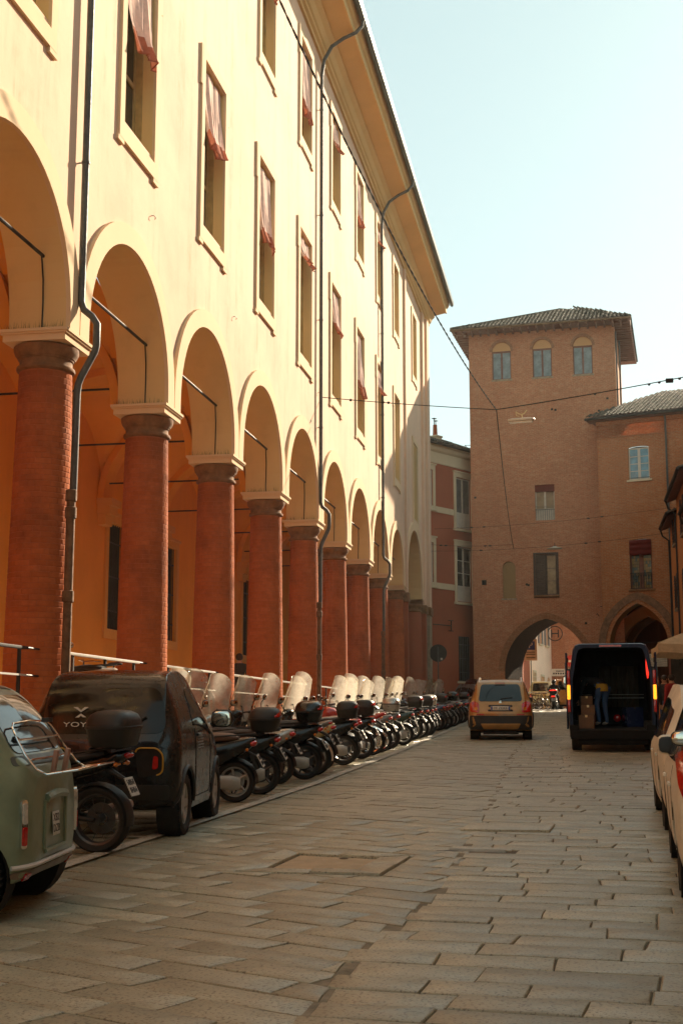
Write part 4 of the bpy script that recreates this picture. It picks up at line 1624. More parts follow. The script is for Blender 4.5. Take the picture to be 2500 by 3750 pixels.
for k, o in enumerate(RW):
    big = k in (0, 1)
    low = k in (4, 5)
    h, H = (o['u1'] - o['u0']) / 2, o['v1'] - o['v0']
    w_ = casement(redh, o, M_IRON if low else M_WHITEWOOD, M_GLASS if k != 0 else carglass('grey curtained pane', (0.10, 0.095, 0.09), .3), 3 if k == 1 else 1, d=.06, panel=.85 if big else 0.0, sill=False, mid=.06)
    if not low:
        g = MB()
        g.bx(-h - .2, -h, -.07, 0, -.06, H + .02); g.bx(h, h + .2, -.07, 0, -.06, H + .02); g.bx(-h - .2, h + .2, -.07, 0, H + .02, H + .30); g.bx(-h - .26, h + .26, -.13, 0, H + .30, H + .38)
        g.bx(-h - .26, h + .26, -.16, 0, -.20, -.06); g.build('surround', M_CREAM, w_)
    else:
        g = MB()
        for q in range(6):
            g.cyl((-h + .08 + q * (2 * h - .16) / 5, -.03, 0), (-h + .08 + q * (2 * h - .16) / 5, -.03, H), .016, n=5)
        for z in (.5, 1.3, 2.1):
            g.bx(-h, h, -.04, -.02, z, z + .03)
        g.build('window_grille', M_PIPE, w_)
        g = MB(); g.bx(-h - .15, h + .15, -.12, .02, -.12, 0); g.build('sill', M_CREAM, w_)
m = MB()
m.add([(-12, -.45, 17.36), (1.4, -.45, 17.36), (1.4, 4, 19.2), (-12, 4, 19.2)], [(0, 1, 2, 3)])
m.build('roof', M_BROWNWOOD, redh)
m = MB(); m.tube([(-12, -.5, 17.36), (1.3, -.5, 17.36)], .08, 8); m.build('gutter', M_IRON, redh)
tiled(redh, [((-8, -.5, 17.42), (1, 0, 0), (0, 4.5, 1.84), lambda u, s: True, 9.2, 3.6, 0)], limit=0)
ch = MB(); ch.bx(-.92, -.38, 1.45, 2.05, 17.4, 18.45); ch.bx(-.97, -.33, 1.40, 2.10, 18.45, 18.55); chimney = ch.build('chimney', M_CREAM, redh, bevel=.015)
ch = MB(); ch.cyl((-.65, 1.75, 18.55), (-.65, 1.75, 19.25), .15, .12, 10); ch.build('chimney_pot', M_RED, chimney)
ch = MB(); ch.cyl((-.72, 1.75, 19.25), (-.72, 1.75, 19.62), .03, n=6); ch.cyl((-.58, 1.75, 19.25), (-.58, 1.75, 19.5), .025, n=6); ch.box((-.72, 1.75, 19.63), (.26, .2, .03)); ch.box((-.58, 1.75, 19.51), (.22, .2, .03)); ch.build('flue', M_IRON, chimney)
# wrought iron bracket and disc signs on the red house
t = thing('wall_bracket', 'wrought iron wall bracket with a square end on the red house', 'bracket', (-7.75, 74.6, 6.9), rad(59))
m = MB(); m.tube([(-.8, -.12, 0), (.9, -.12, 0)], .03, 6); m.tube([(.9, -.12, -.3), (.9, -.12, .3)], .035, 6); m.tube([(.65, -.12, .3), (1.1, -.12, .3)], .025, 6); m.tube([(.65, -.12, -.3), (1.1, -.12, -.3)], .025, 6); m.build('arm', M_IRON, t)
t = thing('round_sign', 'dark round road sign seen from behind on a post by the palace corner', 'road sign', (-6.62, 62.6, gz(62.6)), rad(0))
m = MB(); m.cyl((0, 0, 0), (0, 0, 3.3), .03, n=8); m.build('post', M_PIPE, t)
m = MB(); m.lathe([(0, -.02), (.42, -.02), (.42, .0), (0, .0)], (0, .05, 3.0), 'Y', 24); m.build('disc', M_IRON, t)
m = MB(); m.box((.16, .02, 2.72), (.1, .01, .1)); m.build('sticker', M_SIGNW, t)

# ------------------------------------------------------------------ brick house right of the tower
bh = thing('brick_house', 'orange brick house with a pointed archway, right of the tower', 'house', (.95, 74.0, 0), rad(-15.8))
HW1 = dict(u0=2.16, u1=3.32, v0=14.75, v1=16.55, arch='seg', rise=.10, depth=.14)
HW2 = dict(u0=2.04, u1=3.26, v0=8.65, v1=11.32, arch='seg', rise=.10, depth=.2)
HA = dict(u0=.79, u1=3.98, v0=1.5, v1=5.6, arch='point', rise=2.25, k=.78, depth=.9, nosill=True, mij=1)
OW = [dict(u0=6.9, u1=8.0, v0=14.6, v1=16.6, depth=.14), dict(u0=6.9, u1=8.0, v0=8.9, v1=11.3, depth=.14), dict(u0=5.6, u1=8.6, v0=1.5, v1=5.6, arch='point', rise=2.2, k=.78, depth=.9, nosill=True)]
m = MB()
wall(m, .42, 13, 0, 18.1, [HW1, HW2, HA] + OW, frA, 0, 1)
m.add([(.42, 0, 0), (.42, 9, 0), (.42, 9, 18.1), (.42, 0, 18.1)], [(0, 1, 2, 3)])
m.add([(13, 0, 0), (13, 9, 0), (13, 9, 18.1), (13, 0, 18.1)], [(0, 1, 2, 3)])
m.build('wall', [M_BRICK2, plaster('ochre arch reveal', (0.30, 0.17, 0.06))], bh, recalc=False)
arch_band(bh, HA, .0, .22, .05, M_BRICK2, 'arch_ring')
arch_band(bh, HA, .22, .62, .10, mat('brown brick moulding', (0.20, 0.10, 0.05), 0.9, var=0.4, scale=6, bump=0.3), 'arch_moulding')
for o in OW[2:]:
    arch_band(bh, o, .22, .62, .10, M_DARKSTONE, 'arch_moulding')
# passage behind the archway with ribs
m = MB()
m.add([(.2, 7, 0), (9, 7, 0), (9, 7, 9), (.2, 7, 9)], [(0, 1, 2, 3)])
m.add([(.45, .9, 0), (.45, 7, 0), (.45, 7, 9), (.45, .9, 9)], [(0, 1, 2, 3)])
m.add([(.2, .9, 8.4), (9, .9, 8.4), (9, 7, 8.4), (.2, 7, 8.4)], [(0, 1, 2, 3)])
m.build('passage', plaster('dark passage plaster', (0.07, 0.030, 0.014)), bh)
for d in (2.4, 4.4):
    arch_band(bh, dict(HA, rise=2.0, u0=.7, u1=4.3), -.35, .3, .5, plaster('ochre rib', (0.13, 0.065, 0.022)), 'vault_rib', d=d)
m = MB(); m.tube([(.5, .6, 5.75), (4.2, .6, 5.75)], .02, 5); m.build('tie_rod', M_IRON, bh)
m = MB()
cp = [(0, 17.25), (-.05, 17.25), (-.05, 17.32), (0, 17.34), (0, 17.95), (-.10, 18.0), (-.16, 18.1), (-.16, 18.2), (0, 18.22)]
m.loft([[(u, y, z) for y, z in cp] for u in (.42, 13)], True, True, False)
m.build('cornice', M_BRICK2, bh)
for k in range(24):
    m = MB()
    c = .72 + k * .48
    pts = [(c + .21 * math.cos(PI * q / 8), 17.62 + .21 * math.sin(PI * q / 8)) for q in range(9)] + [(c - .12 * math.cos(PI * q / 8), 17.62 + .12 * math.sin(PI * q / 8)) for q in range(9)]
    m.prism(pts, -.055, 0, 'XZ')
    m.build('corbel_arch', M_BRICK2, bh)
w1 = casement(bh, HW1, M_WHITEWOOD, carglass('pane painted sky blue', (0.09, 0.27, 0.38), .1), 4, sill=True, mid=.075, sillmat=M_CREAM, d=.07)  # the pane's blue is reflected sky put into its colour
m = MB(); m.bx(-.58, .58, .0, .03, .10, .125); m.build('window_bar', M_IRON, w1)
w2 = casement(bh, HW2, M_BROWNWOOD, M_GLASS, 1, sill=True, mid=.12, sillmat=M_DARKSTONE, d=.14)
for o in (HW1, HW2):
    m = MB(); fillpoly(m, o, frA, .21); m.build('window_back', M_DARK, bh)
rl = random.Random(4)
pl_mats = [LITTINT, LITTINT, carglass('greenish pane', (0.06, 0.09, 0.09), .1), carglass('dim amber pane', (0.20, 0.13, 0.045), .1)]
for s in (-1, 1):
    for i in range(4):
        for j in range(11):
            x0 = s * .13 + s * i * .10
            g = MB(); g.bx(min(x0, x0 + s * .095), max(x0, x0 + s * .095), .125, .135, .06 + j * .165, .06 + j * .165 + .155)
            g.build('leaded_pane', rl.choice(pl_mats), w2)
g = MB(); g.grid(lambda u, v: ((u - .5) * 1.2, -.02 - .05 * math.sin(v * 9) ** 2 - .05 * v, 2.72 - v * .82 - .05 * abs(math.sin(u * 7)) * v), 14, 20)
g.build('roller_blind', M_DARKRED, w2, recalc=False)
g = MB()
for k in range(9):
    x = -.56 + k * .14
    g.tube([(x, -.10, .0), (x, -.10, .85)], .012, 5)
    if k < 8:
        g.tube([(x, -.1, .60), (x + .03, -.1, .74), (x + .07, -.1, .80), (x + .11, -.1, .74), (x + .14, -.1, .60)], .010, 5)
g.bx(-.6, .6, -.12, -.08, .84, .88); g.bx(-.6, .6, -.12, -.08, .0, .03)
g.build('window_guard', M_IRON, w2)
for o in OW[:2]:
    casement(bh, o, M_BROWNWOOD, M_GLASS, 2)
m = MB(); m.tube([(4.3, -.25, 18.25), (4.3, -.12, 17.9), (4.3, -.10, 14.0), (4.3, -.10, 5)], .055, 8); m.build('downpipe', M_PIPE, bh)
m = MB(); m.box((2.6, -.004, 16.9), (1.5, .012, .35)); m.build('render_patch', plaster('pale render patch', (0.55, 0.42, 0.27), (0.4, 0.2, 0.1), .8), bh) if False else None
OVB = .55
RS_ = (0, 5.5, 2.4)
m = MB(); m.add([(-.05, -OVB, 18.35), (13.3, -OVB, 18.35), (13.3, 5, 20.75), (-.05 + 3.2, 5, 20.75)], [(0, 1, 2, 3)]); m.add([(-.05, -OVB, 18.35), (3.15, 5, 20.75), (-.05, 9, 18.35)], [(0, 1, 2)])
m.add([(-.05, -OVB, 18.22), (13.3, -OVB, 18.22), (13.3, .3, 18.22), (-.05, .3, 18.22)], [(0, 1, 2, 3)]); m.add([(-.05, -OVB, 18.22), (13.3, -OVB, 18.22), (13.3, -OVB, 18.35), (-.05, -OVB, 18.35)], [(0, 1, 2, 3)])
m.build('roof', M_BROWNWOOD, bh)
m = MB(); m.tube([(-.1, -OVB - .07, 18.3), (13, -OVB - .07, 18.3)], .075, 8); m.build('gutter', M_IRON, bh)
SL = math.hypot(5.5, 2.4)
tiled(bh, [((-.05, -OVB, 18.42), (1, 0, 0), RS_, lambda u, s: u > 3.2 * max(0, s) / SL - .1, 13.2, SL, 0)])
m = MB()
# iron lamp on a bracket at the corner
t = thing('stone_post_bracket', 'small iron lantern hook on the corner of the tower and brick house', 'bracket', (1.15, 73.6, 7.2), rad(-15.8))
m.tube([(0, 0, 0), (0, -.3, .12), (0, -.5, .05)], .02, 6); m.build('hook', M_IRON, t)

# ------------------------------------------------------------------ orange row along the right side of the street
def right_house(name, label, y0, y1, H, mt, wins=True, endwall=False):
    t = thing(name, label, 'house', (5.0, y0, 0))
    L = y1 - y0
    fr = lambda u, v, d: (d, u, v)
    ops_ = []
    k = 1.6
    while k < L - 1.2 and wins:
        for z in (5.3, 8.6):
            ops_.append(dict(u0=k - .5, u1=k + .5, v0=z + .027 * y0, v1=z + 1.75 + .027 * y0, depth=.15))
        ops_.append(dict(u0=k - 1.0, u1=k + 1.0, v0=.0 + .027 * (y0 + k), v1=2.6 + .027 * (y0 + k), arch='round', rise=1.0, depth=.6, nosill=True))
        k += 3.1
    m = MB()
    wall(m, 0, L, -1, H, ops_, fr, 0, 0)
    m.add([(0, 0, -1), (6, 0, -1), (6, 0, H), (0, 0, H)], [(0, 1, 2, 3)])
    m.add([(0, L, -1), (6, L, -1), (6, L, H), (0, L, H)], [(0, 1, 2, 3)])
    m.add([(6, 0, -1), (6, L, -1), (6, L, H), (6, 0, H)], [(0, 1, 2, 3)])
    m.build('wall', [mt], t, recalc=False)
    for o in ops_:
        c, h = (o['u0'] + o['u1']) / 2, (o['u1'] - o['u0']) / 2
        if o.get('arch'):
            g = MB(); fillpoly(g, o, fr, .6); g.build('doorway', M_DARK, t)
        else:
            g = MB(); g.bx(.10, .12, c - h, c + h, o['v0'], o['v1']); f = g.build('window', M_GLASS, t)
            for s in (-1, 1):
                g = MB()
                g.bx(-.07, -.03, c + s * h, c + s * (h + .5), o['v0'], o['v1'])
                for q in range(10):
                    z = o['v0'] + .12 + q * (o['v1'] - o['v0'] - .2) / 10
                    g.box((-.075, c + s * (h + .25), z), (.02, .4, .09), (0, .4, 0))
                g.build('shutter', M_SHUT, f)
            g = MB(); g.bx(-.12, .05, c - h - .1, c + h + .1, o['v0'] - .1, o['v0']); g.build('sill', M_STONE, f)
    m = MB()
    m.add([(-.45, -.1, H - .08), (-.45, L + .25, H - .08), (3, L + .25, H + 1.2), (3, -.1, H + 1.2)], [(0, 1, 2, 3)])
    m.add([(6.4, -.1, H), (6.4, L + .25, H), (3, L + .25, H + 1.2), (3, -.1, H + 1.2)], [(0, 1, 2, 3)])
    m.add([(-.45, -.1, H - .20), (-.45, L + .25, H - .20), (0, L + .25, H - .04), (0, -.1, H - .04)], [(0, 1, 2, 3)])
    m.add([(-.45, -.1, H - .2), (-.45, L + .25, H - .2), (-.45, L + .25, H - .08), (-.45, -.1, H - .08)], [(0, 1, 2, 3)])
    m.add([(-.45, L + .25, H - .2), (3, L + .25, H + 1.05), (3, L + .25, H + 1.2), (-.45, L + .25, H - .08)], [(0, 1, 2, 3)])
    m.build('roof', M_BROWNWOOD, t)
    m = MB(); m.tube([(-.52, -.1, H - .06), (-.52, L + .25, H - .06)], .075, 8)
    m.tube([(-.52, L + .1, H - .1), (-.4, L + .1, H - .5), (-.08, L + .1, H - .75), (-.08, L - .05, H - 2), (-.08, L - .05, 3)], .045, 8); m.build('gutter', M_IRON, t)
    tiled(t, [((-.45, -.1, H + .0), (0, 1, 0), (-3.45, 0, -1.28), lambda u, s: True, 0, 0, 0)], limit=0) if False else None
    m = MB()
    rt = random.Random(int(y0) + 50)
    n_ = int(L / .235)
    for a in range(n_):
        for b in range(4):
            p = Vector((-.48 + b * .34, a * .235, H - .04 + b * .126))
            M = Matrix(((0, .937, -.35), (1, 0, 0), (0, .35, .937)))
            m.add([M @ Vector(v) + p for v in TV], TF, True, 0, rt.random())
    o_ = m.build('roof_tiles', M_TILE, t, recalc=False)
    o_['kind'] = 'stuff'
    return t
H0 = 14.9
right_house('right_row_house', 'ochre house on the right side behind the parked white cars, out of the picture', -28, 20, H0, M_OCHRE)
right_house('right_row_house', 'long orange house on the right side of the street, mostly out of the picture', 20, 46.9, H0, M_ORANGE)
right_house('right_row_house', 'low house that lets the sun through onto the parked two-wheelers, out of the picture', 47.0, 58, 10.5, M_OCHRE)
right_house('right_row_house', 'orange house with brown shutters and overhanging eave at the right edge', 58.1, 66.4, 12.5, M_ORANGE)
right_house('right_row_house', 'orange house with a low eave beside the brick house', 66.5, 71.5, 11.8, M_ORANGE)
t = thing('shade_block', 'tall plain block added behind the right hand houses for its shade, out of the picture', 'house', (11.4, 63.2, 0))  # unseen block added to keep the far two-wheelers in shade
m = MB(); m.bx(0, 6, 0, 7.2, 0, 20.5); m.build('wall', M_ORANGE, t)
m = MB(); m.bx(-.4, 6.4, -.4, 7.6, 20.5, 20.8); m.build('roof', M_TILE, t)

# ------------------------------------------------------------------ the lit street beyond the archway
def far_front(name, label, org, ang, L, H, mt, ops_, cat='house', depth=8, trim=None):
    t = thing(name, label, cat, (org[0], org[1], 0), ang)
    m = MB()
    wall(m, 0, L, 0, H, ops_, frA, 0, 0)
    m.add([(0, 0, 0), (0, depth, 0), (0, depth, H), (0, 0, H)], [(0, 1, 2, 3)])
    m.add([(L, 0, 0), (L, depth, 0), (L, depth, H), (L, 0, H)], [(0, 1, 2, 3)])
    m.add([(0, -.3, H), (L, -.3, H), (L, depth, H + 2), (0, depth, H + 2)], [(0, 1, 2, 3)])
    m.build('wall', [mt], t, recalc=False)
    for o in ops_:
        g = MB(); fillpoly(g, o, frA, o['depth'] - .01); f = g.build(o.get('nm', 'window'), o.get('mt', M_GLASS), t)
        c, h = (o['u0'] + o['u1']) / 2, (o['u1'] - o['u0']) / 2
        if o.get('sur'):
            g = MB()
            for s in (-1, 1):
                g.bx(c + s * h, c + s * (h + .16), -.05, 0, o['v0'], o['v1'] + .16)
            g.bx(c - h - .2, c + h + .2, -.12, 0, o['v0'] - .14, o['v0']); g.bx(c - h, c + h, -.05, 0, o['v1'], o['v1'] + .16)
            g.build('surround', M_CREAM, f)
        if o.get('shut'):
            for s in (-1, 1):
                g = MB()
                g.bx(c + s * h, c + s * (h + .5), -.06, -.02, o['v0'], o['v1'])
                g.build('shutter', M_GREY, f)
        if o.get('bars'):
            g = MB()
            for k in range(6):
                g.bx(c - h + (k + .5) * h / 3 - .02, c - h + (k + .5) * h / 3 + .02, -.05, -.02, o['v0'], o['v1'])
            for k in range(4):
                z = o['v0'] + (k + .5) * (o['v1'] - o['v0']) / 4
                g.bx(c - h, c + h, -.05, -.02, z - .03, z + .03)
            g.build('window_grille', M_CREAM, f)
    return t
A83 = rad(90 - 8.3)
d83 = (math.cos(A83), math.sin(A83))
far_front('peach_house', 'sunlit peach house with arched doorway seen through the archway', (-5.6, 78.5), A83, 11.6, 12, M_PEACH,
          [dict(u0=8.4, u1=10.0, v0=1.9, v1=4.2, arch='round', rise=.8, depth=.3, mt=M_SOFFIT, nm='doorway'), dict(u0=3.2, u1=4.8, v0=1.9, v1=4.2, arch='round', rise=.8, depth=.3, mt=M_SOFFIT, nm='doorway'),
           dict(u0=6, u1=7, v0=7.5, v1=9.3, depth=.2, sur=1)])
far_front('red_strip_house', 'narrow sunlit dark red house between the peach and pink houses beyond the arch', (-5.6 + 11.65 * d83[0], 78.5 + 11.65 * d83[1]), A83, 3.4, 12, M_RED, [])
far_front('pink_house', 'sunlit pink house with grey shutters seen through the archway', (-5.6 + 15.1 * d83[0], 78.5 + 15.1 * d83[1]), A83, 9.2, 12, M_PINK,
          [dict(u0=1.2, u1=2.2, v0=2.6, v1=4.9, depth=.2, bars=1, sur=1), dict(u0=4.4, u1=5.6, v0=2.1, v1=4.7, depth=.25, sur=1, mt=M_SOFFIT, nm='door'), dict(u0=6.9, u1=8.5, v0=2.1, v1=4.0, arch='round', rise=.75, depth=.25, mt=M_SOFFIT, nm='doorway'),
           dict(u0=.9, u1=1.8, v0=7.1, v1=9.0, depth=.2, sur=1, shut=1), dict(u0=3.9, u1=4.9, v0=7.1, v1=9.0, depth=.2, sur=1, shut=1), dict(u0=6.6, u1=7.6, v0=7.1, v1=9.0, depth=.2, sur=1, shut=1)])
far_front('far_brick_house', 'dark brick house end closing the view beyond the archway', (-2.05, 102.6), rad(-4), 3.0, 13, M_TOWER, [])
far_front('far_stone_house', 'sunlit brick house with dark arched doorway far beyond the archway', (.35, 103.5), rad(58), 14, 12, M_BRICK2,
          [dict(u0=1.6, u1=4.4, v0=2.2, v1=4.6, arch='round', rise=1.4, depth=.8, mt=M_DARK, nm='archway'), dict(u0=6, u1=7.4, v0=6.4, v1=8.6, depth=.2, sur=1)])
t = thing('balcony', 'small stone balcony above the far sunlit doorway', 'balcony', (2.3, 104.6, 7.1), rad(58))
m = MB(); m.bx(-1, 1, -.9, -.02, -.2, 0); m.build('slab', M_STONE, t)
m = MB()
for k in range(9):
    m.bx(-1 + k * .24, -.94 + k * .24, -.88, -.82, 0, 1)
m.bx(-1, 1, -.9, -.8, 1, 1.06); m.build('railing', M_CREAM, t)
far_front('backdrop_house', 'pale house front at the far end of the street beyond the archway', (2, 128), rad(0), 14, 10, M_CREAM, [dict(u0=3, u1=4, v0=5, v1=7, depth=.2, sur=1), dict(u0=6, u1=7, v0=5, v1=7, depth=.2, sur=1)])

# ------------------------------------------------------------------ overhead cables and street lamps
def sagline(a, b, sag, n=18):
    a, b = Vector(a), Vector(b)
    return [a.lerp(b, i / n) - Vector((0, 0, sag * 4 * (i / n) * (1 - i / n))) for i in range(n + 1)]
JO = Vector((-2.26, 39.0, 10.85))
t = thing('span_cable', 'thin span cable crossing the street from the palace to the right with a lamp', 'cable', (0, 0, 0))
m = MB(); m.tube(sagline((XF + .02, 36.55, 10.85), JO, .03), .013, 5); m.tube(sagline(JO, (4.95, 39.3, 11.95), .05), .016, 5)
m.build('wire', M_CABLE, t)
m = MB()
for p in ((-5.5, 37.4), (-5.35, 37.4), (2.3, 39.2), (2.6, 39.2), (3.2, 39.25), (3.5, 39.25), (-6.4, 36.9)):
    k = (p[0] - JO.x) / (4.95 - JO.x) if p[0] > JO.x else 0
    z = JO.z + 1.1 * max(0, k) - (.05 * 4 * k * (1 - k) if k > 0 else 0) - .02
    m.ell((p[0], p[1] if p[0] > JO.x else 36.55 + (p[0] - XF) / (JO.x - XF) * 2.45, z), (.045, .03, .04), 8, 6)
m.box((2.9, 39.2, JO.z + .72), (.22, .09, .12)); m.build('insulator', M_IRON, t)
t = thing('twisted_cable', 'thick twisted cable coming down across the facade to the hanging lamp', 'cable', (0, 0, 0))
pts = sagline((XF + .02, -1.2, 21.2), JO, 2.4, 260)
for s in (0, PI):
    mm = MB()
    q = []
    for i, p in enumerate(pts):
        a = i * 1.5 + s
        q.append(p + Vector((math.cos(a) * .012, 0, math.sin(a) * .012)))
    mm.tube(q, .012, 5); mm.build('strand', M_CABLE, t)
t = thing('drop_cable', 'cable falling from the lamp joint towards the gate tower', 'cable', (0, 0, 0))
m = MB(); m.tube(sagline(JO, (-3.55, 75.7, 11.35), .5), .016, 5); m.build('wire', M_CABLE, t)
lamp = thing('street_lamp', 'flat cream street lamp hanging under the cable in front of the tower', 'street lamp', (-1.52, 39.02, 10.50), rad(-8))
m = MB(); m.ell((0, 0, 0), (.42, .15, .055), 18, 8, p=.6); m.build('lamp_body', M_LAMPW, lamp)
m = MB(); m.bx(-.36, .34, -.09, .09, -.075, -.045); m.build('lamp_glass', M_CLRL, lamp)
m = MB(); m.tube([(-.16, 0, .27), (-.08, 0, .20), (.02, 0, .17), (.10, 0, .20), (.18, 0, .30)], .014, 6); m.tube([(.02, 0, .17), (.04, 0, .05)], .016, 6); m.tube([(-.16, 0, .26), (-.14, 0, .14), (-.06, 0, .12)], .008, 5); m.build('hanger', M_YELLOWP, lamp)
for k, (a, b, sag, lab) in enumerate((((-8.0, 72.5, 10.9), (4.8, 69.5, 11.2), .25, 'lower thin cable with the round lamp in front of the tower'), ((-7.9, 73.5, 12.3), (5.0, 70, 12.6), .2, 'thin cable with insulators crossing in front of the tower mid height'),
                                  ((-8.2, 71.8, 11.2), (-3.5, 75.0, 11.5), .1, 'short thin cable from the red house to the tower'))):
    t = thing('span_cable', lab, 'cable', (0, 0, 0))
    m = MB(); P_ = sagline(a, b, sag); m.tube(P_, .008, 4); m.build('wire', M_CABLE, t)
    m = MB()
    for q in (3, 4, 12, 13):
        m.ell(P_[q], (.10, .04, .04), 6, 5)
    m.build('insulator', M_IRON, t)
lamp2 = thing('street_lamp', 'small white dish lamp hanging in front of the lower tower window', 'street lamp', (-1.12, 71.0, 10.72))
m = MB(); m.lathe([(0, .12), (.08, .10), (.14, .05), (.40, -.02), (.41, -.04), (.12, -.03), (0, -.03)], n=20); m.build('lamp_shade', M_LAMPW, lamp2)
m = MB(); m.cyl((0, 0, .1), (0, 0, .28), .02, n=6); m.build('hanger', M_IRON, lamp2)
# ------------------------------------------------------------------ shared vehicle helpers
def catmull(P, n):
    out = []
    m = len(P)
    for i in range(m - 1):
        p0, p1, p2, p3 = P[max(i - 1, 0)], P[i], P[i + 1], P[min(i + 2, m - 1)]
        for k in range(n):
            t = k / n
            out.append(tuple(0.5 * (2 * b + (c - a) * t + (2 * a - 5 * b + 4 * c - d) * t * t + (3 * b - a - 3 * c + d) * t ** 3) for a, b, c, d in zip(p0, p1, p2, p3)))
    out.append(tuple(P[-1]))
    return out

def evaluated(o):
    dg = bpy.context.evaluated_depsgraph_get()
    dg.update()
    me = bpy.data.meshes.new_from_object(o.evaluated_get(dg))
    return me

def text_mesh(s, size, mt, depth=.002):
    cu = bpy.data.curves.new('lettering', 'FONT')
    cu.body = s
    cu.size = size
    cu.align_x = 'CENTER'
    cu.align_y = 'CENTER'
    cu.extrude = depth / 2
    cu.resolution_u = 3
    o = bpy.data.objects.new('lettering', cu)
    COL.objects.link(o)
    me = evaluated(o)
    bpy.data.objects.remove(o)
    me.materials.clear()
    me.materials.append(mt)
    return me

def rounded(poly, r, seg=5, step=.07):
    """round the corners of a polygon and resample its edges"""
    n = len(poly)
    out = []
    for i in range(n):
        p0, p, p1 = Vector(poly[i - 1]), Vector(poly[i]), Vector(poly[(i + 1) % n])
        a, b = (p0 - p), (p1 - p)
        rr = min(r, a.length * .45, b.length * .45)
        a, b = p + a.normalized() * rr, p + b.normalized() * rr
        for k in range(seg + 1):
            t = k / seg
            q = a.lerp(p, t).lerp(p.lerp(b, t), t)
            out.append(q)
    res = []
    for p, q in zip(out, out[1:] + out[:1]):
        k = max(1, int((q - p).length / step))
        for j in range(k):
            res.append(p.lerp(q, j / k))
    return res

class Body:
    """a lofted shell that side, rear and front fittings can be laid on"""
    def __init__(s, st, nseg=5, nring=5):
        rings = []
        for (y, zb, wb, zm, wm, zt_belt, wbelt, zt, wt) in catmull(st, nseg):
            half = catmull([(0, zb), (wb * .86, zb), (wb, zb + .05), (wm, zm), (wbelt, zt_belt), (wt, zt - .05), (wt * .84, zt), (0, zt + .018)], nring)
            ring = [(x, y, z) for x, z in half] + [(-x, y, z) for x, z in half[-2:0:-1]]
            rings.append(ring)
        s.mb = MB()
        s.mb.loft(rings, True, True, True)
        me = s.mb.mesh('shell', [M_BLK])
        bm = bmesh.new(); bm.from_mesh(me)
        s.bvh = BVHTree.FromBMesh(bm)
        bm.free()
        s.me = me

    def cut(s, wheels, inner):
        """wheel housings: wheels = [(y, z, r)]"""
        o = put('shell', s.me)
        c = MB()
        for (y, z, r) in wheels:
            for q in (-1, 1):
                c.cyl((q * inner, y, z), (q * 1.6, y, z), r, n=36, smooth=False)
        co = put('cutter', c.mesh('cutter', [M_DARK]))
        md = o.modifiers.new('b', 'BOOLEAN')
        md.operation = 'DIFFERENCE'
        md.solver = 'EXACT'
        md.object = co
        me = evaluated(o)
        bpy.data.objects.remove(o); bpy.data.objects.remove(co)
        try:
            me.set_sharp_from_angle(angle=rad(40))
        except Exception:
            pass
        s.me = me
        return me

    def hit(s, a, b, axis):
        if axis == 'L':
            o, d = Vector((-4, a, b)), Vector((1, 0, 0))
        elif axis == 'R':
            o, d = Vector((4, a, b)), Vector((-1, 0, 0))
        elif axis == 'B':
            o, d = Vector((a, -6, b)), Vector((0, 1, 0))
        else:
            o, d = Vector((a, 6, b)), Vector((0, -1, 0))
        h = s.bvh.ray_cast(o, d)
        return (h[0], h[1] if h[1].dot(d) < 0 else -h[1]) if h[0] is not None else (None, None)

    def panel(s, poly, axis, off=.006, r=.05, rings=(1.0, .96, .75, .5, .25), mi=0, mb=None, edge=.02):
        P = rounded(poly, r)
        c = Vector((sum(p.x for p in P) / len(P), sum(p.y for p in P) / len(P)))
        m = mb or MB()
        n = len(P)
        vs = []
        last = [None] * n
        order = list(rings)
        def at(q, o_):
            h, nn = s.hit(q.x, q.y, axis)
            return (h + nn * o_) if h is not None else None
        cen = at(c, off)
        rows = []
        for k in order[::-1]:
            row = []
            for i, p in enumerate(P):
                v = at(c.lerp(p, k), off)
                if v is None:
                    v = last[i] if last[i] is not None else cen
                last[i] = v
                row.append(v)
            rows.append(row)
        row = []
        for i, p in enumerate(P):
            v = at(p, -edge)
            row.append(v if v is not None else rows[-1][i])
        rows.append(row)
        vs = [cen] + [v for r_ in rows for v in r_]
        fs = [(0, 1 + i, 1 + (i + 1) % n) for i in range(n)]
        for q in range(len(rows) - 1):
            a, b = 1 + q * n, 1 + (q + 1) * n
            for i in range(n):
                fs.append((a + i, b + i, b + (i + 1) % n, a + (i + 1) % n))
        m.add(vs, fs, True, mi)
        return m

    def trim(s, pts, axis, r=.012, off=.004, closed=False, mb=None):
        m = mb or MB()
        q = []
        for p in pts:
            h, nn = s.hit(p[0], p[1], axis)
            if h is not None:
                q.append(h + nn * off)
        m.tube(q, r, 6, closed=closed)
        return m

def tyre_prof(r, w_, rim):
    h = w_ / 2
    return [(rim, -h * .82), (rim + .02, -h * .95), ((r + rim) / 2, -h), (r - .03, -h * .96), (r - .008, -h * .80), (r, -h * .5), (r + .002, -.004), (r - .008, -.003), (r - .008, .003), (r + .002, .004), (r, h * .5), (r - .008, h * .80), (r - .03, h * .96), ((r + rim) / 2, h), (rim + .02, h * .95), (rim, h * .82), (rim, -h * .82)]

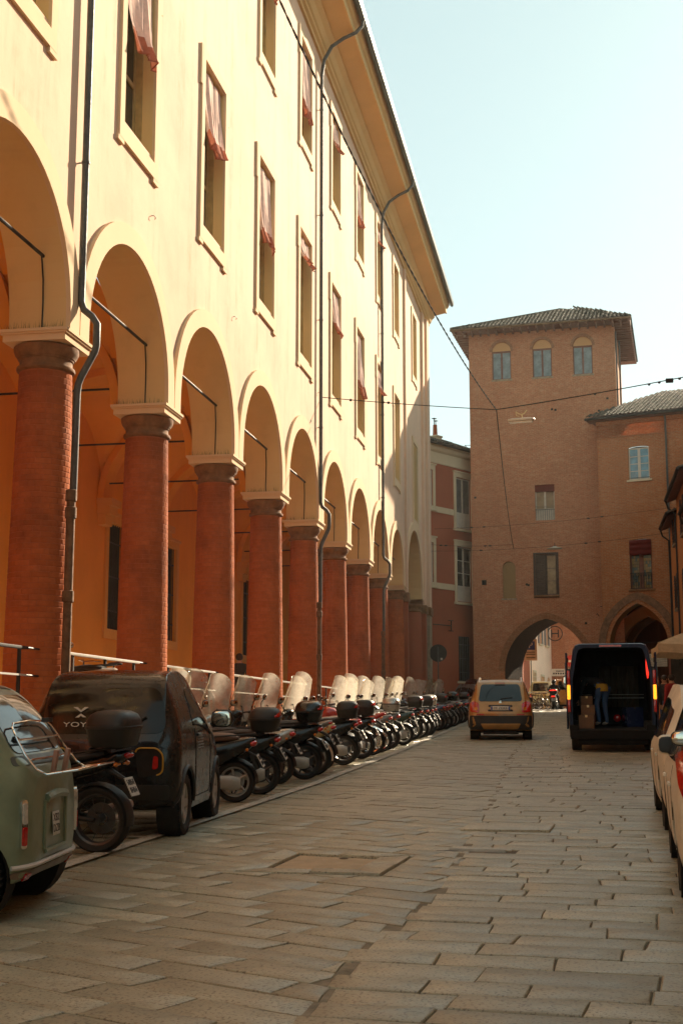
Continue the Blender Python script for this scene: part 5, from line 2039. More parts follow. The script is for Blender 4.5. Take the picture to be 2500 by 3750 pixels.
TYREC = {}
def car_wheel(parent, x, y, r, w_, rim=None, mt=None, spokes=5, cap=False, rot=0.0):
    rim = rim or r * .66
    key = (round(r, 3), w_, rim, mt.name if mt else '', spokes, cap)
    if key not in TYREC:
        m = MB(); m.lathe(tyre_prof(r, w_, rim), axis='X', n=40)
        for k in range(40):
            a = 2 * PI * k / 40
            for s in (-1, 1):
                m.box((s * w_ * .30, r * math.cos(a), r * math.sin(a)), (w_ * .3, .012, .010), (a, 0, 0))
        ty = m.mesh('wheel', [M_RUB])
        m = MB()
        h = w_ / 2
        m.lathe([(rim, -h * .8), (rim + .012, -h * .86), (rim + .012, -h * .80), (rim - .02, -h * .60), (rim - .03, -h * .2), (0, -h * .1)], axis='X', n=36)
        m.lathe([(rim, h * .8), (rim + .012, h * .86), (rim + .012, h * .80), (rim - .02, h * .60), (rim - .03, h * .2), (0, h * .1)], axis='X', n=36)
        for s in (-1, 1):
            for k in range(spokes):
                a = 2 * PI * k / spokes
                ca, sa = math.cos(a), math.sin(a)
                def q(rr, t, xx):
                    return (s * xx, rr * ca - t * sa, rr * sa + t * ca)
                wd0, wd1 = .045, .028
                if cap:
                    wd0, wd1 = .075, .095
                m.add([q(.04, -wd0, h * .62), q(.04, wd0, h * .62), q(rim - .005, wd1, h * .72), q(rim - .005, -wd1, h * .72), q(.04, -wd0, h * .3), q(.04, wd0, h * .3), q(rim - .005, wd1, h * .4), q(rim - .005, -wd1, h * .4)],
                      [(0, 1, 2, 3), (0, 4, 5, 1), (1, 5, 6, 2), (3, 2, 6, 7), (0, 3, 7, 4)], False)
            m.lathe([(0, s * h * .70), (.05, s * h * .68), (.07, s * h * .5), (.07, 0)], axis='X', n=14)
        TYREC[key] = (ty, m.mesh('rim', [mt or M_ALU]))
    ty, rm = TYREC[key]
    o = put('wheel', ty, parent, (x, y, r), (rot, 0, 0))
    put('rim', rm, o)
    return o

def plate(parent, loc, rot, text, w_=.52, h=.11, two=None, name='number_plate', eu=True):
    m = MB(); m.box((0, 0, 0), (w_, h, .006))
    p = m.build(name, M_PLATE, parent, bevel=.003, seg=1, loc=loc)
    p.rotation_euler = rot
    if eu:
        for s in (-1, 1):
            m = MB(); m.box((s * (w_ / 2 - .025), 0, .001), (.04, h - .012, .006)); m.build('blue_band', M_EUBLUE, p)
    if two:
        a = put('lettering', text_mesh(two[0], h * .46, M_INK), p, (0, h * .23, .004))
        b = put('lettering', text_mesh(two[1], h * .46, M_INK), p, (0, -h * .22, .004))
    elif text:
        put('lettering', text_mesh(text, h * .82, M_INK), p, (0, 0, .004))
    return p

def mirror_part(parent, loc, s, rz=0, body=None, w_=.20, h=.13, glass=None):
    """door mirror: shell with a glass facing the rear (-y)"""
    m = MB(); m.ell((s * .10, .02, .02), (w_ * .56, .07, h * .60), 16, 10, p=.7)
    m.tube([(-s * .02, .05, -.05), (s * .06, .03, 0)], [.03, .028], 8)
    o = m.build('mirror', body or M_BLK, parent, loc=loc)
    g = MB(); g.ell((s * .10, -.048, .02), (w_ * .48, .006, h * .50), 18, 6, p=.6)
    g.build('mirror_glass', glass or M_MIRR, o)
    return o

# ------------------------------------------------------------------ two-wheelers
def bike_wheel(parent, y, r, w_, rim_mt, spokes=5, disc=True, rx=0.0):
    key = ('b', r, w_, rim_mt.name, spokes)
    if key not in TYREC:
        h = w_ / 2
        rim = r - .075
        m = MB(); m.lathe([(rim, -h * .7), (rim + .02, -h * .92), (r - .03, -h), (r - .010, -h * .72), (r, -h * .2), (r, h * .2), (r - .010, h * .72), (r - .03, h), (rim + .02, h * .92), (rim, h * .7), (rim, -h * .7)], axis='X', n=32)
        ty = m.mesh('wheel', [M_RUB])
        m = MB(); m.lathe([(rim + .004, -h * .66), (rim - .02, -h * .5), (rim - .03, 0), (rim - .02, h * .5), (rim + .004, h * .66)], axis='X', n=32)
        if spokes > 8:
            for k in range(spokes):
                a = 2 * PI * k / spokes
                b = a + (.5 if k % 2 else -.5)
                m.tube([(h * .25 * (1 if k % 4 < 2 else -1), .035 * math.cos(b), .035 * math.sin(b)), (0, (rim - .01) * math.cos(a), (rim - .01) * math.sin(a))], .003, 4)
        else:
            for k in range(spokes):
                a = 2 * PI * k / spokes
                m.tube([(0, .03 * math.cos(a), .03 * math.sin(a)), (0, (rim - .015) * math.cos(a + .12), (rim - .015) * math.sin(a + .12))], [.022, .014], 6)
        m.cyl((-h * .8, 0, 0), (h * .8, 0, 0), .045, n=12)
        if disc:
            m.lathe([(.06, h * .62), (rim * .62, h * .62), (rim * .62, h * .70), (.06, h * .70)], axis='X', n=24)
        TYREC[key] = (ty, m.mesh('rim', [rim_mt]))
    ty, rm = TYREC[key]
    o = put('wheel', ty, parent, (0, y, r), (rx, 0, 0))
    put('rim', rm, o)
    return o

def sect(y, zc, hw, hh, n=14, p=.75, zsh=0.0):
    r = []
    for k in range(n):
        a = 2 * PI * k / n
        c, s = math.cos(a), math.sin(a)
        r.append((hw * math.copysign(abs(c) ** p, c), y, zc + hh * math.copysign(abs(s) ** p, s)))
    return r

def loft_y(mb, st, n=14, p=.75, seg=4, mi=0):
    return mb.loft([sect(y, z, hw, hh, n, p) for y, z, hw, hh in catmull(st, seg)], True, True, True, mi)

def screen(parent, h, w_, y0, z0, rake, mt, curve=.16, taper=.75, sidecut=.0):
    """tall curved windscreen: sheet with a thick polished edge"""
    def fn(u, v):
        x = (u - .5) * 2
        hw = w_ / 2 * (1 - (1 - taper) * v ** 1.6) * (1 - .22 * max(0, .28 - v) / .28)
        rr = 1.0
        zz = v * h * (1 - .17 * abs(x) ** 3.5 * v * v)
        return (x * hw, y0 - math.tan(rake) * zz - curve * abs(x) ** 2 - .05 * v * v + .0, z0 + zz)
    m = MB(); m.grid(fn, 14, 14, True)
    o = m.build('windscreen', mt, parent, recalc=False)
    loop = [fn(i / 14, 0) for i in range(14)] + [fn(1, i / 14) for i in range(14)] + [fn(1 - i / 14, 1) for i in range(14)] + [fn(0, 1 - i / 14) for i in range(14)]
    m = MB(); m.tube(loop, .0055, 5, closed=True); m.build('windscreen_edge', mt, o)
    m = MB()
    for s in (.22, .78):
        p = Vector(fn(s, .33)); m.tube([p, p + Vector((0, .03, 0))], .014, 8)
        m.tube([p + Vector((0, -.008, 0)), (p.x * .7, y0 - .22, z0 + .05)], .007, 5)
    m.build('screen_bracket', M_BLK, o)
    return o

def top_case(parent, y, z, mt, lens=None, w_=.44, h=.30, l=.40, band=None):
    m = MB()
    m.loft([[(x * w_ * k / 2, y + yy * l * k / 2, zz) for x, yy in [(math.copysign(abs(math.cos(a)) ** .55, math.cos(a)), math.copysign(abs(math.sin(a)) ** .55, math.sin(a))) for a in [2 * PI * q / 24 for q in range(24)]]]
            for zz, k in ((z, .78), (z + .02, .86), (z + h * .45, .97), (z + h * .52, 1.0), (z + h * .56, 1.0), (z + h * .72, .97), (z + h * .88, .84), (z + h * .97, .60), (z + h, .25))], True, True, True)
    o = m.build('top_case', mt, parent)
    m = MB()
    m.loft([[(x * w_ * k / 2, y + yy * l * k / 2, zz) for x, yy in [(math.copysign(abs(math.cos(a)) ** .55, math.cos(a)), math.copysign(abs(math.sin(a)) ** .55, math.sin(a))) for a in [2 * PI * q / 24 for q in range(24)]]]
            for zz, k in ((z + h * .49, 1.0), (z + h * .50, 1.03), (z + h * .56, 1.03), (z + h * .57, 1.0))], True, False, True)
    m.build('case_seam', band or M_BLK, o)
    if lens:
        m = MB()
        # wrap-around reflector on the rear of the lid
        rows = []
        for k in range(13):
            a = -PI / 2 + (k / 12 - .5) * 2.0
            x, yy = math.copysign(abs(math.cos(a)) ** .55, math.cos(a)), math.copysign(abs(math.sin(a)) ** .55, math.sin(a))
            e = 1 - abs(k / 12 - .5) * 1.2
            rows.append([(x * w_ * 1.005 / 2 * q, y + yy * l * 1.02 / 2 * q, zz) for zz, q in ((z + h * .62, .995), (z + h * (.62 + .13 * e), .985), (z + h * (.62 + .22 * e), .93))])
        m.loft(rows, False, False, True)
        m.build('reflector', lens, o, recalc=False)
    return o

def bar_mirrors(parent, y, z, spread=.36, up=.20):
    for s in (-1, 1):
        m = MB(); m.tube([(s * .24, y, z), (s * .30, y + .03, z + up * .6), (s * spread, y + .0, z + up)], .007, 6)
        m.ell((s * (spread + .03), y, z + up + .02), (.075, .018, .05), 14, 8, p=.8)
        o = m.build('mirror', M_BLK, parent)
        g = MB(); g.ell((s * (spread + .03), y - .014, z + up + .02), (.066, .006, .042), 14, 6, p=.8); g.build('mirror_glass', M_MIRR, o)

def bike_plate(parent, y, z, tilt=.5):
    m = MB(); m.box((0, 0, 0), (.177, .008, .177))
    p = m.build('number_plate', M_PLATE, parent, loc=(0, y, z)); p.rotation_euler = (-tilt, 0, 0)
    g = MB(); rr = random.Random(int(abs(y * 1000)))
    for row in (.04, -.035):
        for k in range(5):
            x = -.06 + k * .03
            a = rr.random()
            g.box((x - .007, -.0055, row), (.005, .003, .052)); g.box((x + .007, -.0055, row + (a - .5) * .02), (.005, .003, .052 if a > .4 else .026))
            g.box((x, -.0055, row + .024), (.012, .003, .005)); g.box((x, -.0055, row - (.024 if a > .5 else 0)), (.012, .003, .005))
    g.build('lettering', M_INK, p)
    b = MB(); b.box((0, .012, .0), (.185, .012, .185)); b.tube([(0, .02, .06), (0, .16, .26)], [.02, .03], 6); b.build('plate_holder', M_BLK, p)
    return p

def indicators(parent, y, z, w_=.16, mt=None):
    for s in (-1, 1):
        m = MB(); m.tube([(s * .04, y, z), (s * w_, y, z)], .010, 6); m.ell((s * (w_ + .03), y, z), (.035, .022, .022), 10, 7)
        m.build('indicator', mt or M_AMBL, parent)

def scooter(label, paint=None, seat=None, r=.275, wt=.12, screen_h=0, screen_w=.60, case=None, lens=None, big=1.0, rack=False, rim=None, spokes=5, tall=1.0, smoked=False, band=None, group='two-wheelers parked in the long row'):
    paint = paint or M_BLKG
    seat = seat or M_SEAT
    t = thing('scooter', label, 'scooter', (0, 0, 0), 0, group)
    wb = .68 * big
    bike_wheel(t, wb, r, wt * .88, rim or M_ALUD, spokes)
    bike_wheel(t, -wb, r, wt, rim or M_ALUD, spokes)
    k = tall
    m = MB()
    loft_y(m, [(-.95 * big, .80 * k, .05, .035), (-.86 * big, .76 * k, .13, .085), (-.62 * big, .68 * k, .175, .15), (-.35, .60 * k, .20, .20), (-.08, .56 * k, .19, .22), (.08, .50, .17, .19), (.14, .45, .12, .10)], 16, .8)
    m.build('rear_body', paint, t)
    m = MB(); m.loft([[(x, y, z) for x, z in ((-.19, .30), (.19, .30), (.20, .34), (.16, .36), (-.16, .36), (-.20, .34))] for y in (.02, .25, .46)], True, True, False); m.build('footboard', M_BLK, t, bevel=.012)
    m = MB()
    rings = []
    for zz, yy, hw, th in catmull([(.28, .42, .17, .05), (.45, .46, .20, .07), (.62, .46, .215, .09), (.80, .43, .20, .11), (.93, .40, .15, .10), (1.0, .38, .09, .06)], 4):
        rings.append([(hw * math.copysign(abs(math.cos(a)) ** .8, math.cos(a)), yy + th * math.sin(a) + (.10 * (1 - (math.cos(a)) ** 2) if math.sin(a) > 0 else -.02), zz * k) for a in [2 * PI * q / 16 for q in range(16)]])
    m.loft(rings, True, True, True); m.build('leg_shield', paint, t)
    m = MB(); loft_y(m, [(-.74 * big, .835 * k, .09, .03), (-.60, .84 * k, .135, .05), (-.42, .84 * k, .15, .06), (-.30, .825 * k, .145, .06), (-.12, .80 * k, .13, .065), (.06, .76 * k, .10, .055), (.11, .74 * k, .06, .03)], 14, .8); m.build('seat', seat, t)
    # fork, mudguards, engine, stand
    m = MB()
    for s in (-1, 1):
        m.tube([(s * .075, wb, r), (s * .075, wb - .10, r + .30), (s * .05, wb - .20, .72)], .024, 8)
    m.build('fork', M_ALUD, t)
    m = MB()
    rings = []
    for q in range(11):
        a = rad(20 + q * 14)
        rings.append([(x, wb + math.cos(a) * (r + .035 - abs(x) * .3), r + math.sin(a) * (r + .035 - abs(x) * .3)) for x in (-.085, -.05, 0, .05, .085)])
    m.loft(rings, False, False, True); m.build('mudguard', paint, t, recalc=False)
    m = MB()
    rings = []
    for q in range(9):
        a = rad(75 + q * 13)
        rings.append([(x, -wb + math.cos(a) * (r + .04 - abs(x) * .3), r + math.sin(a) * (r + .04 - abs(x) * .3)) for x in (-.08, -.04, 0, .04, .08)])
    m.loft(rings, False, False, True)
    m.tube([(0, -wb - .30, r + .16), (0, -wb - .22, .62)], .035, 6)
    m.build('rear_mudguard', M_BLK, t, recalc=False)
    m = MB()
    loft_y(m, [(-wb - .09, r, .035, .07), (-wb + .02, r, .05, .10), (-wb + .25, r + .02, .05, .085), (-wb + .48, r + .06, .05, .10), (-wb + .58, r + .05, .03, .05)], 12)
    for v in range(len(m.v)):
        x, y, z = m.v[v]; m.v[v] = (x - .125, y, z)
    m.build('engine_case', M_ALU, t)
    m = MB(); m.tube([(.13, -.05, .24), (.14, -.30, .25), (.15, -.48, .30)], .022, 8); m.tube([(.15, -.46, .30), (.155, -.52, .32), (.16, -.86, .42), (.16, -.90, .43)], [.045, .062, .066, .045], 12)
    m.build('exhaust', M_ALUD, t)
    m = MB(); m.tube([(.12, -.32, .22), (.17, -.36, .02), (-.17, -.36, .02), (-.12, -.32, .22)], .013, 6); m.build('centre_stand', M_IRON, t)
    # bars, headlamp, mirrors
    m = MB(); m.tube([(-.35, .22, 1.00 * k), (-.18, .30, 1.01 * k), (0, .34, .99 * k), (.18, .30, 1.01 * k), (.35, .22, 1.00 * k)], .013, 8)
    for s in (-1, 1):
        m.tube([(s * .22, .28, 1.008 * k), (s * .36, .215, 1.0 * k)], .021, 8); m.tube([(s * .16, .36, 1.0 * k), (s * .33, .29, .99 * k)], .007, 5)
    m.build('handlebar', M_BLK, t)
    m = MB(); m.ell((0, .36, .98 * k), (.15, .10, .085), 18, 10); m.build('handlebar_cover', paint, t)
    m = MB(); m.ell((0, .50, .82 * k), (.10, .05, .075), 16, 8); m.build('headlight', M_CLRL, t)
    bar_mirrors(t, .24, 1.01 * k)
    m = MB(); m.ell((0, -.92 * big, .765 * k), (.115, .055, .042), 18, 8, p=.8); m.build('tail_light', M_REDL, t)
    indicators(t, -.86 * big, .70 * k, .13)
    bike_plate(t, -wb - .34, r + .27)
    m = MB()
    for s in (-1, 1):
        m.tube([(s * .14, -.36, .86 * k), (s * .16, -.55, .875 * k), (s * .13, -.78 * big, .885 * k), (s * .06, -.92 * big, .89 * k), (0, -.95 * big, .89 * k)], .012, 6)
    if rack or case:
        for yy in (-.66, -.76, -.86):
            m.tube([(-.13, yy * big, .885 * k), (.13, yy * big, .885 * k)], .010, 6)
    m.build('grab_rail', M_ALU if rack else M_BLK, t)
    if case:
        top_case(t, -.76 * big, .895 * k, case, lens, band=band, w_=.46 * big, h=.31, l=.42 * big)
    if screen_h:
        screen(t, screen_h, screen_w, .50, .86 * k, rad(16), M_SCREEND if smoked else M_SCREEN)
    return t

def motorcycle(label, paint=None, r=.305, wt=.15, case=None, lens=None, rim=None, spokes=10, screen_h=0, fender=None, chrome=False, group='two-wheelers parked in the long row', tail=1.0):
    paint = paint or M_BLKG
    t = thing('motorcycle', label, 'motorcycle', (0, 0, 0), 0, group)
    wb = .70
    bike_wheel(t, wb, r, wt * .75, rim or M_ALUD, spokes)
    bike_wheel(t, -wb, r, wt, rim or M_ALUD, spokes)
    m = MB(); loft_y(m, [(-.05, .82, .09, .08), (.08, .88, .15, .12), (.22, .91, .175, .125), (.34, .90, .15, .11), (.42, .88, .08, .07)], 16, .85); m.build('fuel_tank', paint, t)
    m = MB(); loft_y(m, [(-.78, .90, .08, .035), (-.60, .87, .13, .05), (-.38, .84, .145, .055), (-.18, .80, .13, .06), (0, .79, .09, .05)], 14, .8); m.build('seat', M_SEAT, t)
    m = MB(); loft_y(m, [(-1.02, .90 * tail, .03, .025), (-.90, .86, .09, .055), (-.65, .78, .11, .075), (-.35, .72, .11, .08), (-.10, .70, .09, .07)], 14, .8); m.build('tail_unit', paint, t)
    m = MB()
    loft_y(m, [(-.22, .40, .10, .12), (-.10, .42, .17, .17), (.10, .42, .18, .17), (.24, .46, .13, .16), (.32, .48, .08, .10)], 12, .6)
    for z in (.50, .54, .58, .62, .66):
        m.bx(-.13, .13, -.08, .18, z, z + .018)
    m.build('engine', M_ALUD if not chrome else M_ALU, t)
    m = MB()
    for s in (-1, 1):
        m.tube([(s * .06, .42, .88), (s * .14, .20, .72), (s * .14, -.12, .60), (s * .13, -.24, .36)], .022, 8)
        m.tube([(s * .13, -.22, .36), (s * .10, -wb, r)], .024, 8)
        m.tube([(s * .11, -.10, .64), (s * .10, -.55, .80), (s * .06, -.92, .86)], .014, 6)
    m.build('frame', M_IRON, t)
    m = MB()
    m.tube([(0, -.42, .44), (0, -.40, .74)], .045, 12)
    for q in range(8):
        z = .46 + q * .035
        m.lathe([(.045, -.006), (.062, 0), (.045, .006)], (0, -.415, z), n=12)
    m.build('shock_absorber', M_IRON, t)
    m = MB()
    for s in (-1, 1):
        m.tube([(s * .095, wb, r), (s * .095, wb - .26, 1.0)], .023, 8); m.tube([(s * .095, wb - .10, r + .30), (s * .095, wb - .26, 1.0)], .028, 8)
    m.bx(-.12, .12, wb - .28, wb - .20, .93, .97)
    m.build('fork', M_CHROME if chrome else M_ALUD, t)
    for nm, y0, a0, a1 in (('mudguard', wb, 30, 150), ('rear_mudguard', -wb, 40, 190)):
        m = MB(); rings = []
        for q in range(13):
            a = rad(a0 + (a1 - a0) * q / 12)
            rings.append([(x, y0 + math.cos(a) * (r + .03 - abs(x) * .3), r + math.sin(a) * (r + .03 - abs(x) * .3)) for x in (-.085, -.05, 0, .05, .085)])
        m.loft(rings, False, False, True); m.build(nm, fender or (M_CHROME if chrome else M_BLK), t, recalc=False)
    m = MB(); m.tube([(.15, .26, .42), (.17, .20, .24), (.18, -.20, .22), (.18, -.42, .28)], .022, 8); m.tube([(.18, -.40, .27), (.185, -.46, .29), (.19, -.90, .42), (.19, -.94, .43)], [.04, .052, .055, .035], 12); m.build('exhaust', M_CHROME if chrome else M_ALU, t)
    m = MB(); m.tube([(-.38, .22, 1.08), (-.22, .36, 1.06), (0, .40, 1.02), (.22, .36, 1.06), (.38, .22, 1.08)], .013, 8)
    for s in (-1, 1):
        m.tube([(s * .27, .30, 1.068), (s * .39, .215, 1.08)], .021, 8)
    m.build('handlebar', M_BLK, t)
    m = MB(); m.ell((0, .52, .94), (.10, .10, .10), 18, 10); h_ = m.build('headlight', M_BLK, t)
    m = MB(); m.ell((0, .60, .94), (.088, .04, .088), 18, 8); m.build('headlight_lens', M_CLRL, h_)
    bar_mirrors(t, .26, 1.07, .38, .18)
    m = MB(); m.ell((0, -.99, .88 * tail), (.08, .04, .03), 14, 8); m.build('tail_light', M_REDL, t)
    indicators(t, -.92, .80, .10)
    bike_plate(t, -1.02, .60, .45)
    m = MB(); m.tube([(-.10, -.06, .26), (-.28, -.02, .02)], .013, 6); m.build('side_stand', M_IRON, t)
    if case:
        m = MB()
        for s in (-1, 1):
            m.tube([(s * .12, -.50, .90), (s * .13, -.95, .955)], .012, 6)
        for y in (-.66, -.80, -.92):
            m.tube([(-.13, y, .94), (.13, y, .945)], .01, 6)
        m.build('rack', M_IRON, t)
        top_case(t, -.84, .955, case, lens, w_=.50, h=.33, l=.44)
    if screen_h:
        screen(t, screen_h, .44, .60, .98, rad(24), M_SCREEN)
    return t

BR = rad(90)
def steer(t, ang, y0=.42):
    """turn the front end of a two-wheeler on its steering head"""
    c, s = math.cos(ang), math.sin(ang)
    first = True
    for o in list(t.children):
        n = o.name.split('.')[0]
        if n in ('windscreen', 'handlebar', 'handlebar_cover', 'mirror', 'fork', 'mudguard', 'headlight') or (n == 'wheel' and o.location.y > 0):
            x, y = o.location.x, o.location.y - y0
            o.location.x, o.location.y = c * x - s * y, y0 + s * x + c * y
            o.rotation_euler.z += ang

def at(o, x, y, rz, dz=0.0, lean=0.0):
    o.location = (x, y, gz(y) + dz)
    o.rotation_euler = (0, lean, rz)
    return o
XR = -4.42 - .02       # where the rear tyres stand
rb = random.Random(21)
BIKES = []
def park(o, y, rz=None, dx=0.0, wb=.68):
    rz = BR + (rz if rz is not None else rb.uniform(-.12, .12))
    cx = XR - wb + dx
    o.location = (cx, y, gz(y))
    o.rotation_euler = (0, -rad(rb.uniform(1, 9)), rz)
    BIKES.append(o)
    return o

park(motorcycle('black motorcycle with large black top case between the green microcar and the black microcar', M_BLKG, case=M_BLK), 11.62, rad(-4), .12, .70)
s1 = park(scooter('black scooter with a brown leather seat, first two-wheeler past the black microcar', M_BLKG, M_BRSEAT, .27, .12, screen_h=0.79, rim=M_ALU, rack=False), 16.75, rad(7), .0)
s2 = park(scooter('large black scooter with a red and blue glinting top case, second past the black microcar', M_BLKG, M_SEAT, .30, .14, screen_h=0.89, screen_w=.60, case=M_BLK, lens=M_REDL, big=1.05), 17.95, rad(6))
s3 = park(scooter('white fronted scooter with a very tall windscreen behind the red lensed top case', M_WHITEP, M_SEAT, .28, .11, screen_h=0.91, screen_w=.58), 19.0, rad(3), -.55)
s4 = park(scooter('silver scooter with tall clear windscreen and chrome mirrors, fourth of the row', M_SILVER, M_SEAT, .27, .11, screen_h=0.83), 19.85, rad(2), -.15)
s5 = park(scooter('black scooter carrying the biggest black top case of the row', M_BLKG, M_SEAT, .29, .13, screen_h=0.77, case=M_BLKG, lens=M_REDL, big=1.08, tall=1.06), 20.9, rad(5))
m6 = park(motorcycle('motorcycle with a pale rear mudguard just beyond the biggest top case', M_GREYP, spokes=5, fender=M_WHITEP), 21.95, rad(4), 0, .70)
s7 = park(scooter('pale yellow scooter with thin spoked wheels and a tall screen', M_YELLOWP, M_SEAT, .29, .10, screen_h=0.87, rim=M_ALU, spokes=16), 23.1, rad(2), -.12)
s8 = park(scooter('black scooter with a red lensed rounded top case, in front of the middle downpipe', M_BLKG, M_SEAT, .29, .13, screen_h=0.83, case=M_BLK, lens=M_REDL), 24.75, rad(5))
s9 = park(scooter('glossy red scooter with red seat panel beside the sunlit road patch', M_REDP, M_BRSEAT, .27, .11, screen_h=0.91, screen_w=.60), 25.75, rad(4), -.1)
s10 = park(scooter('black scooter with a plain rounded top case standing on the sunlit road patch', M_BLKG, M_SEAT, .28, .12, screen_h=0.00, case=M_BLK, lens=M_REDL), 26.85, rad(3))
m11 = park(motorcycle('red motorcycle with chrome forks and chrome mudguards on the sunlit patch', M_REDP, chrome=True, spokes=20, rim=M_CHROME), 28.15, rad(3), .0, .70)
s12 = park(scooter('silver grey scooter with chrome wheels and a white number plate in the sun', M_GREYP, M_SEAT, .28, .11, screen_h=0.87, rim=M_CHROME, rack=True), 29.4, rad(3))
s13 = park(scooter('dark scooter with a silver topped case just past the sunlit patch', M_GREYP, M_SEAT, .28, .12, screen_h=0.91, screen_w=.6, case=M_SILVER), 30.7, rad(2))
for o_, a_ in ((s1, -14), (s2, -24), (s3, -32), (s4, -38), (s5, -30), (m6, -10), (s7, -34), (s8, -30), (s9, -40), (s10, 20), (m11, -15), (s12, -36), (s13, -40)):
    steer(o_, rad(a_))
kinds = [s2, s10, s12, s4, m6, s8, s9, s13, s1, m11]
GRP = 'two-wheelers parked in the long row'
FARL = ['dark grey scooter with a clear windscreen, first in the deep shade past the silver case', 'green tinted scooter with an orange reflector in the shaded part of the row', 'dark scooter with a round windscreen before the far downpipe',
        'black motorcycle with bare back wheel left of the far downpipe', 'dark scooter with a red lensed black case by the far downpipe', 'scooter with slim smoked screen between two dark cases', 'black scooter with a small red lamp case in the shade',
        'grey scooter with a pale round case top in the far row', 'silver scooter with a blue grey case near the far parked cars', 'black motorcycle standing among scooters in the far row', 'dark blue scooter with tall faint windscreen in the far row',
        'black scooter with brown seat squeezed beside the dark blue one', 'dark red scooter deep in the far row', 'scooter with a plain black case and no screen deep in the row', 'dark grey motorcycle with spoked wheels in the far row', 'black scooter with slim smoked screen deep in the row',
        'black scooter with big case and red lens among the last ten of the row', 'pale yellow scooter turned dull in the far shade', 'grey motorcycle near the end of the row', 'black scooter third from the end of the row', 'dark scooter second from the end of the row',
        'dark scooter with grey wheel at the end of the row by the bronze car', 'last motorcycle of the row beside the far parked silver car']
DKR = mat('dull red paint', (.16, .02, .015), .4, coat=.3)
fy = 31.75
src = [s4, s1, s9, m6, s2, s12, s8, s13, s13, m6, s9, s1, s4, s10, m11, s12, s5, s7, m6, s1, s12, s10, m11]
sw = [{M_SILVER: M_GREYP}, {M_BLKG: M_GREENP, M_BRSEAT: M_SEAT}, {M_REDP: M_BLKG, M_BRSEAT: M_SEAT}, {M_WHITEP: M_BLK, M_GREYP: M_BLKG}, {}, {M_GREYP: M_BLKG, M_CHROME: M_ALU, M_SCREEN: M_SCREEND}, {}, {M_SILVER: M_WHITEP, M_GREYP: M_BLKG}, {M_SILVER: M_CARS, M_GREYP: M_SILVER},
      {M_WHITEP: M_BLK, M_GREYP: M_BLKG}, {M_REDP: M_BLUEP, M_BRSEAT: M_SEAT}, {}, {M_SILVER: DKR}, {}, {M_REDP: M_GREYP, M_CHROME: M_ALU}, {M_GREYP: M_BLKG, M_CHROME: M_ALU, M_SCREEN: M_SCREEND}, {}, {M_SCREEN: M_SCREEND}, {M_WHITEP: M_BLK}, {M_BRSEAT: M_SEAT}, {M_CHROME: M_ALU}, {}, {M_REDP: M_BLKG}]
for i, (o, lab, sp) in enumerate(zip(src, FARL, sw)):
    d = dup(o, (0, 0, 0), 0, lab, GRP, sp)
    park(d, fy, rad(3) + rb.uniform(-.16, .14), rb.uniform(-.22, .08) - (fy - 32) * .012)
    steer(d, rb.uniform(-.35, .35))
    fy += rb.uniform(.78, 1.32)
# ------------------------------------------------------------------ cars
def liners(t, wheels, inner, outer):
    for (y, z, r) in wheels:
        for s in (-1, 1):
            m = MB(); m.lathe([(0, s * (inner + .004)), (r - .006, s * (inner + .004)), (r - .006, s * outer)], (0, y, z), 'X', 28)
            m.build('wheel_arch', M_DARK, t, recalc=False)

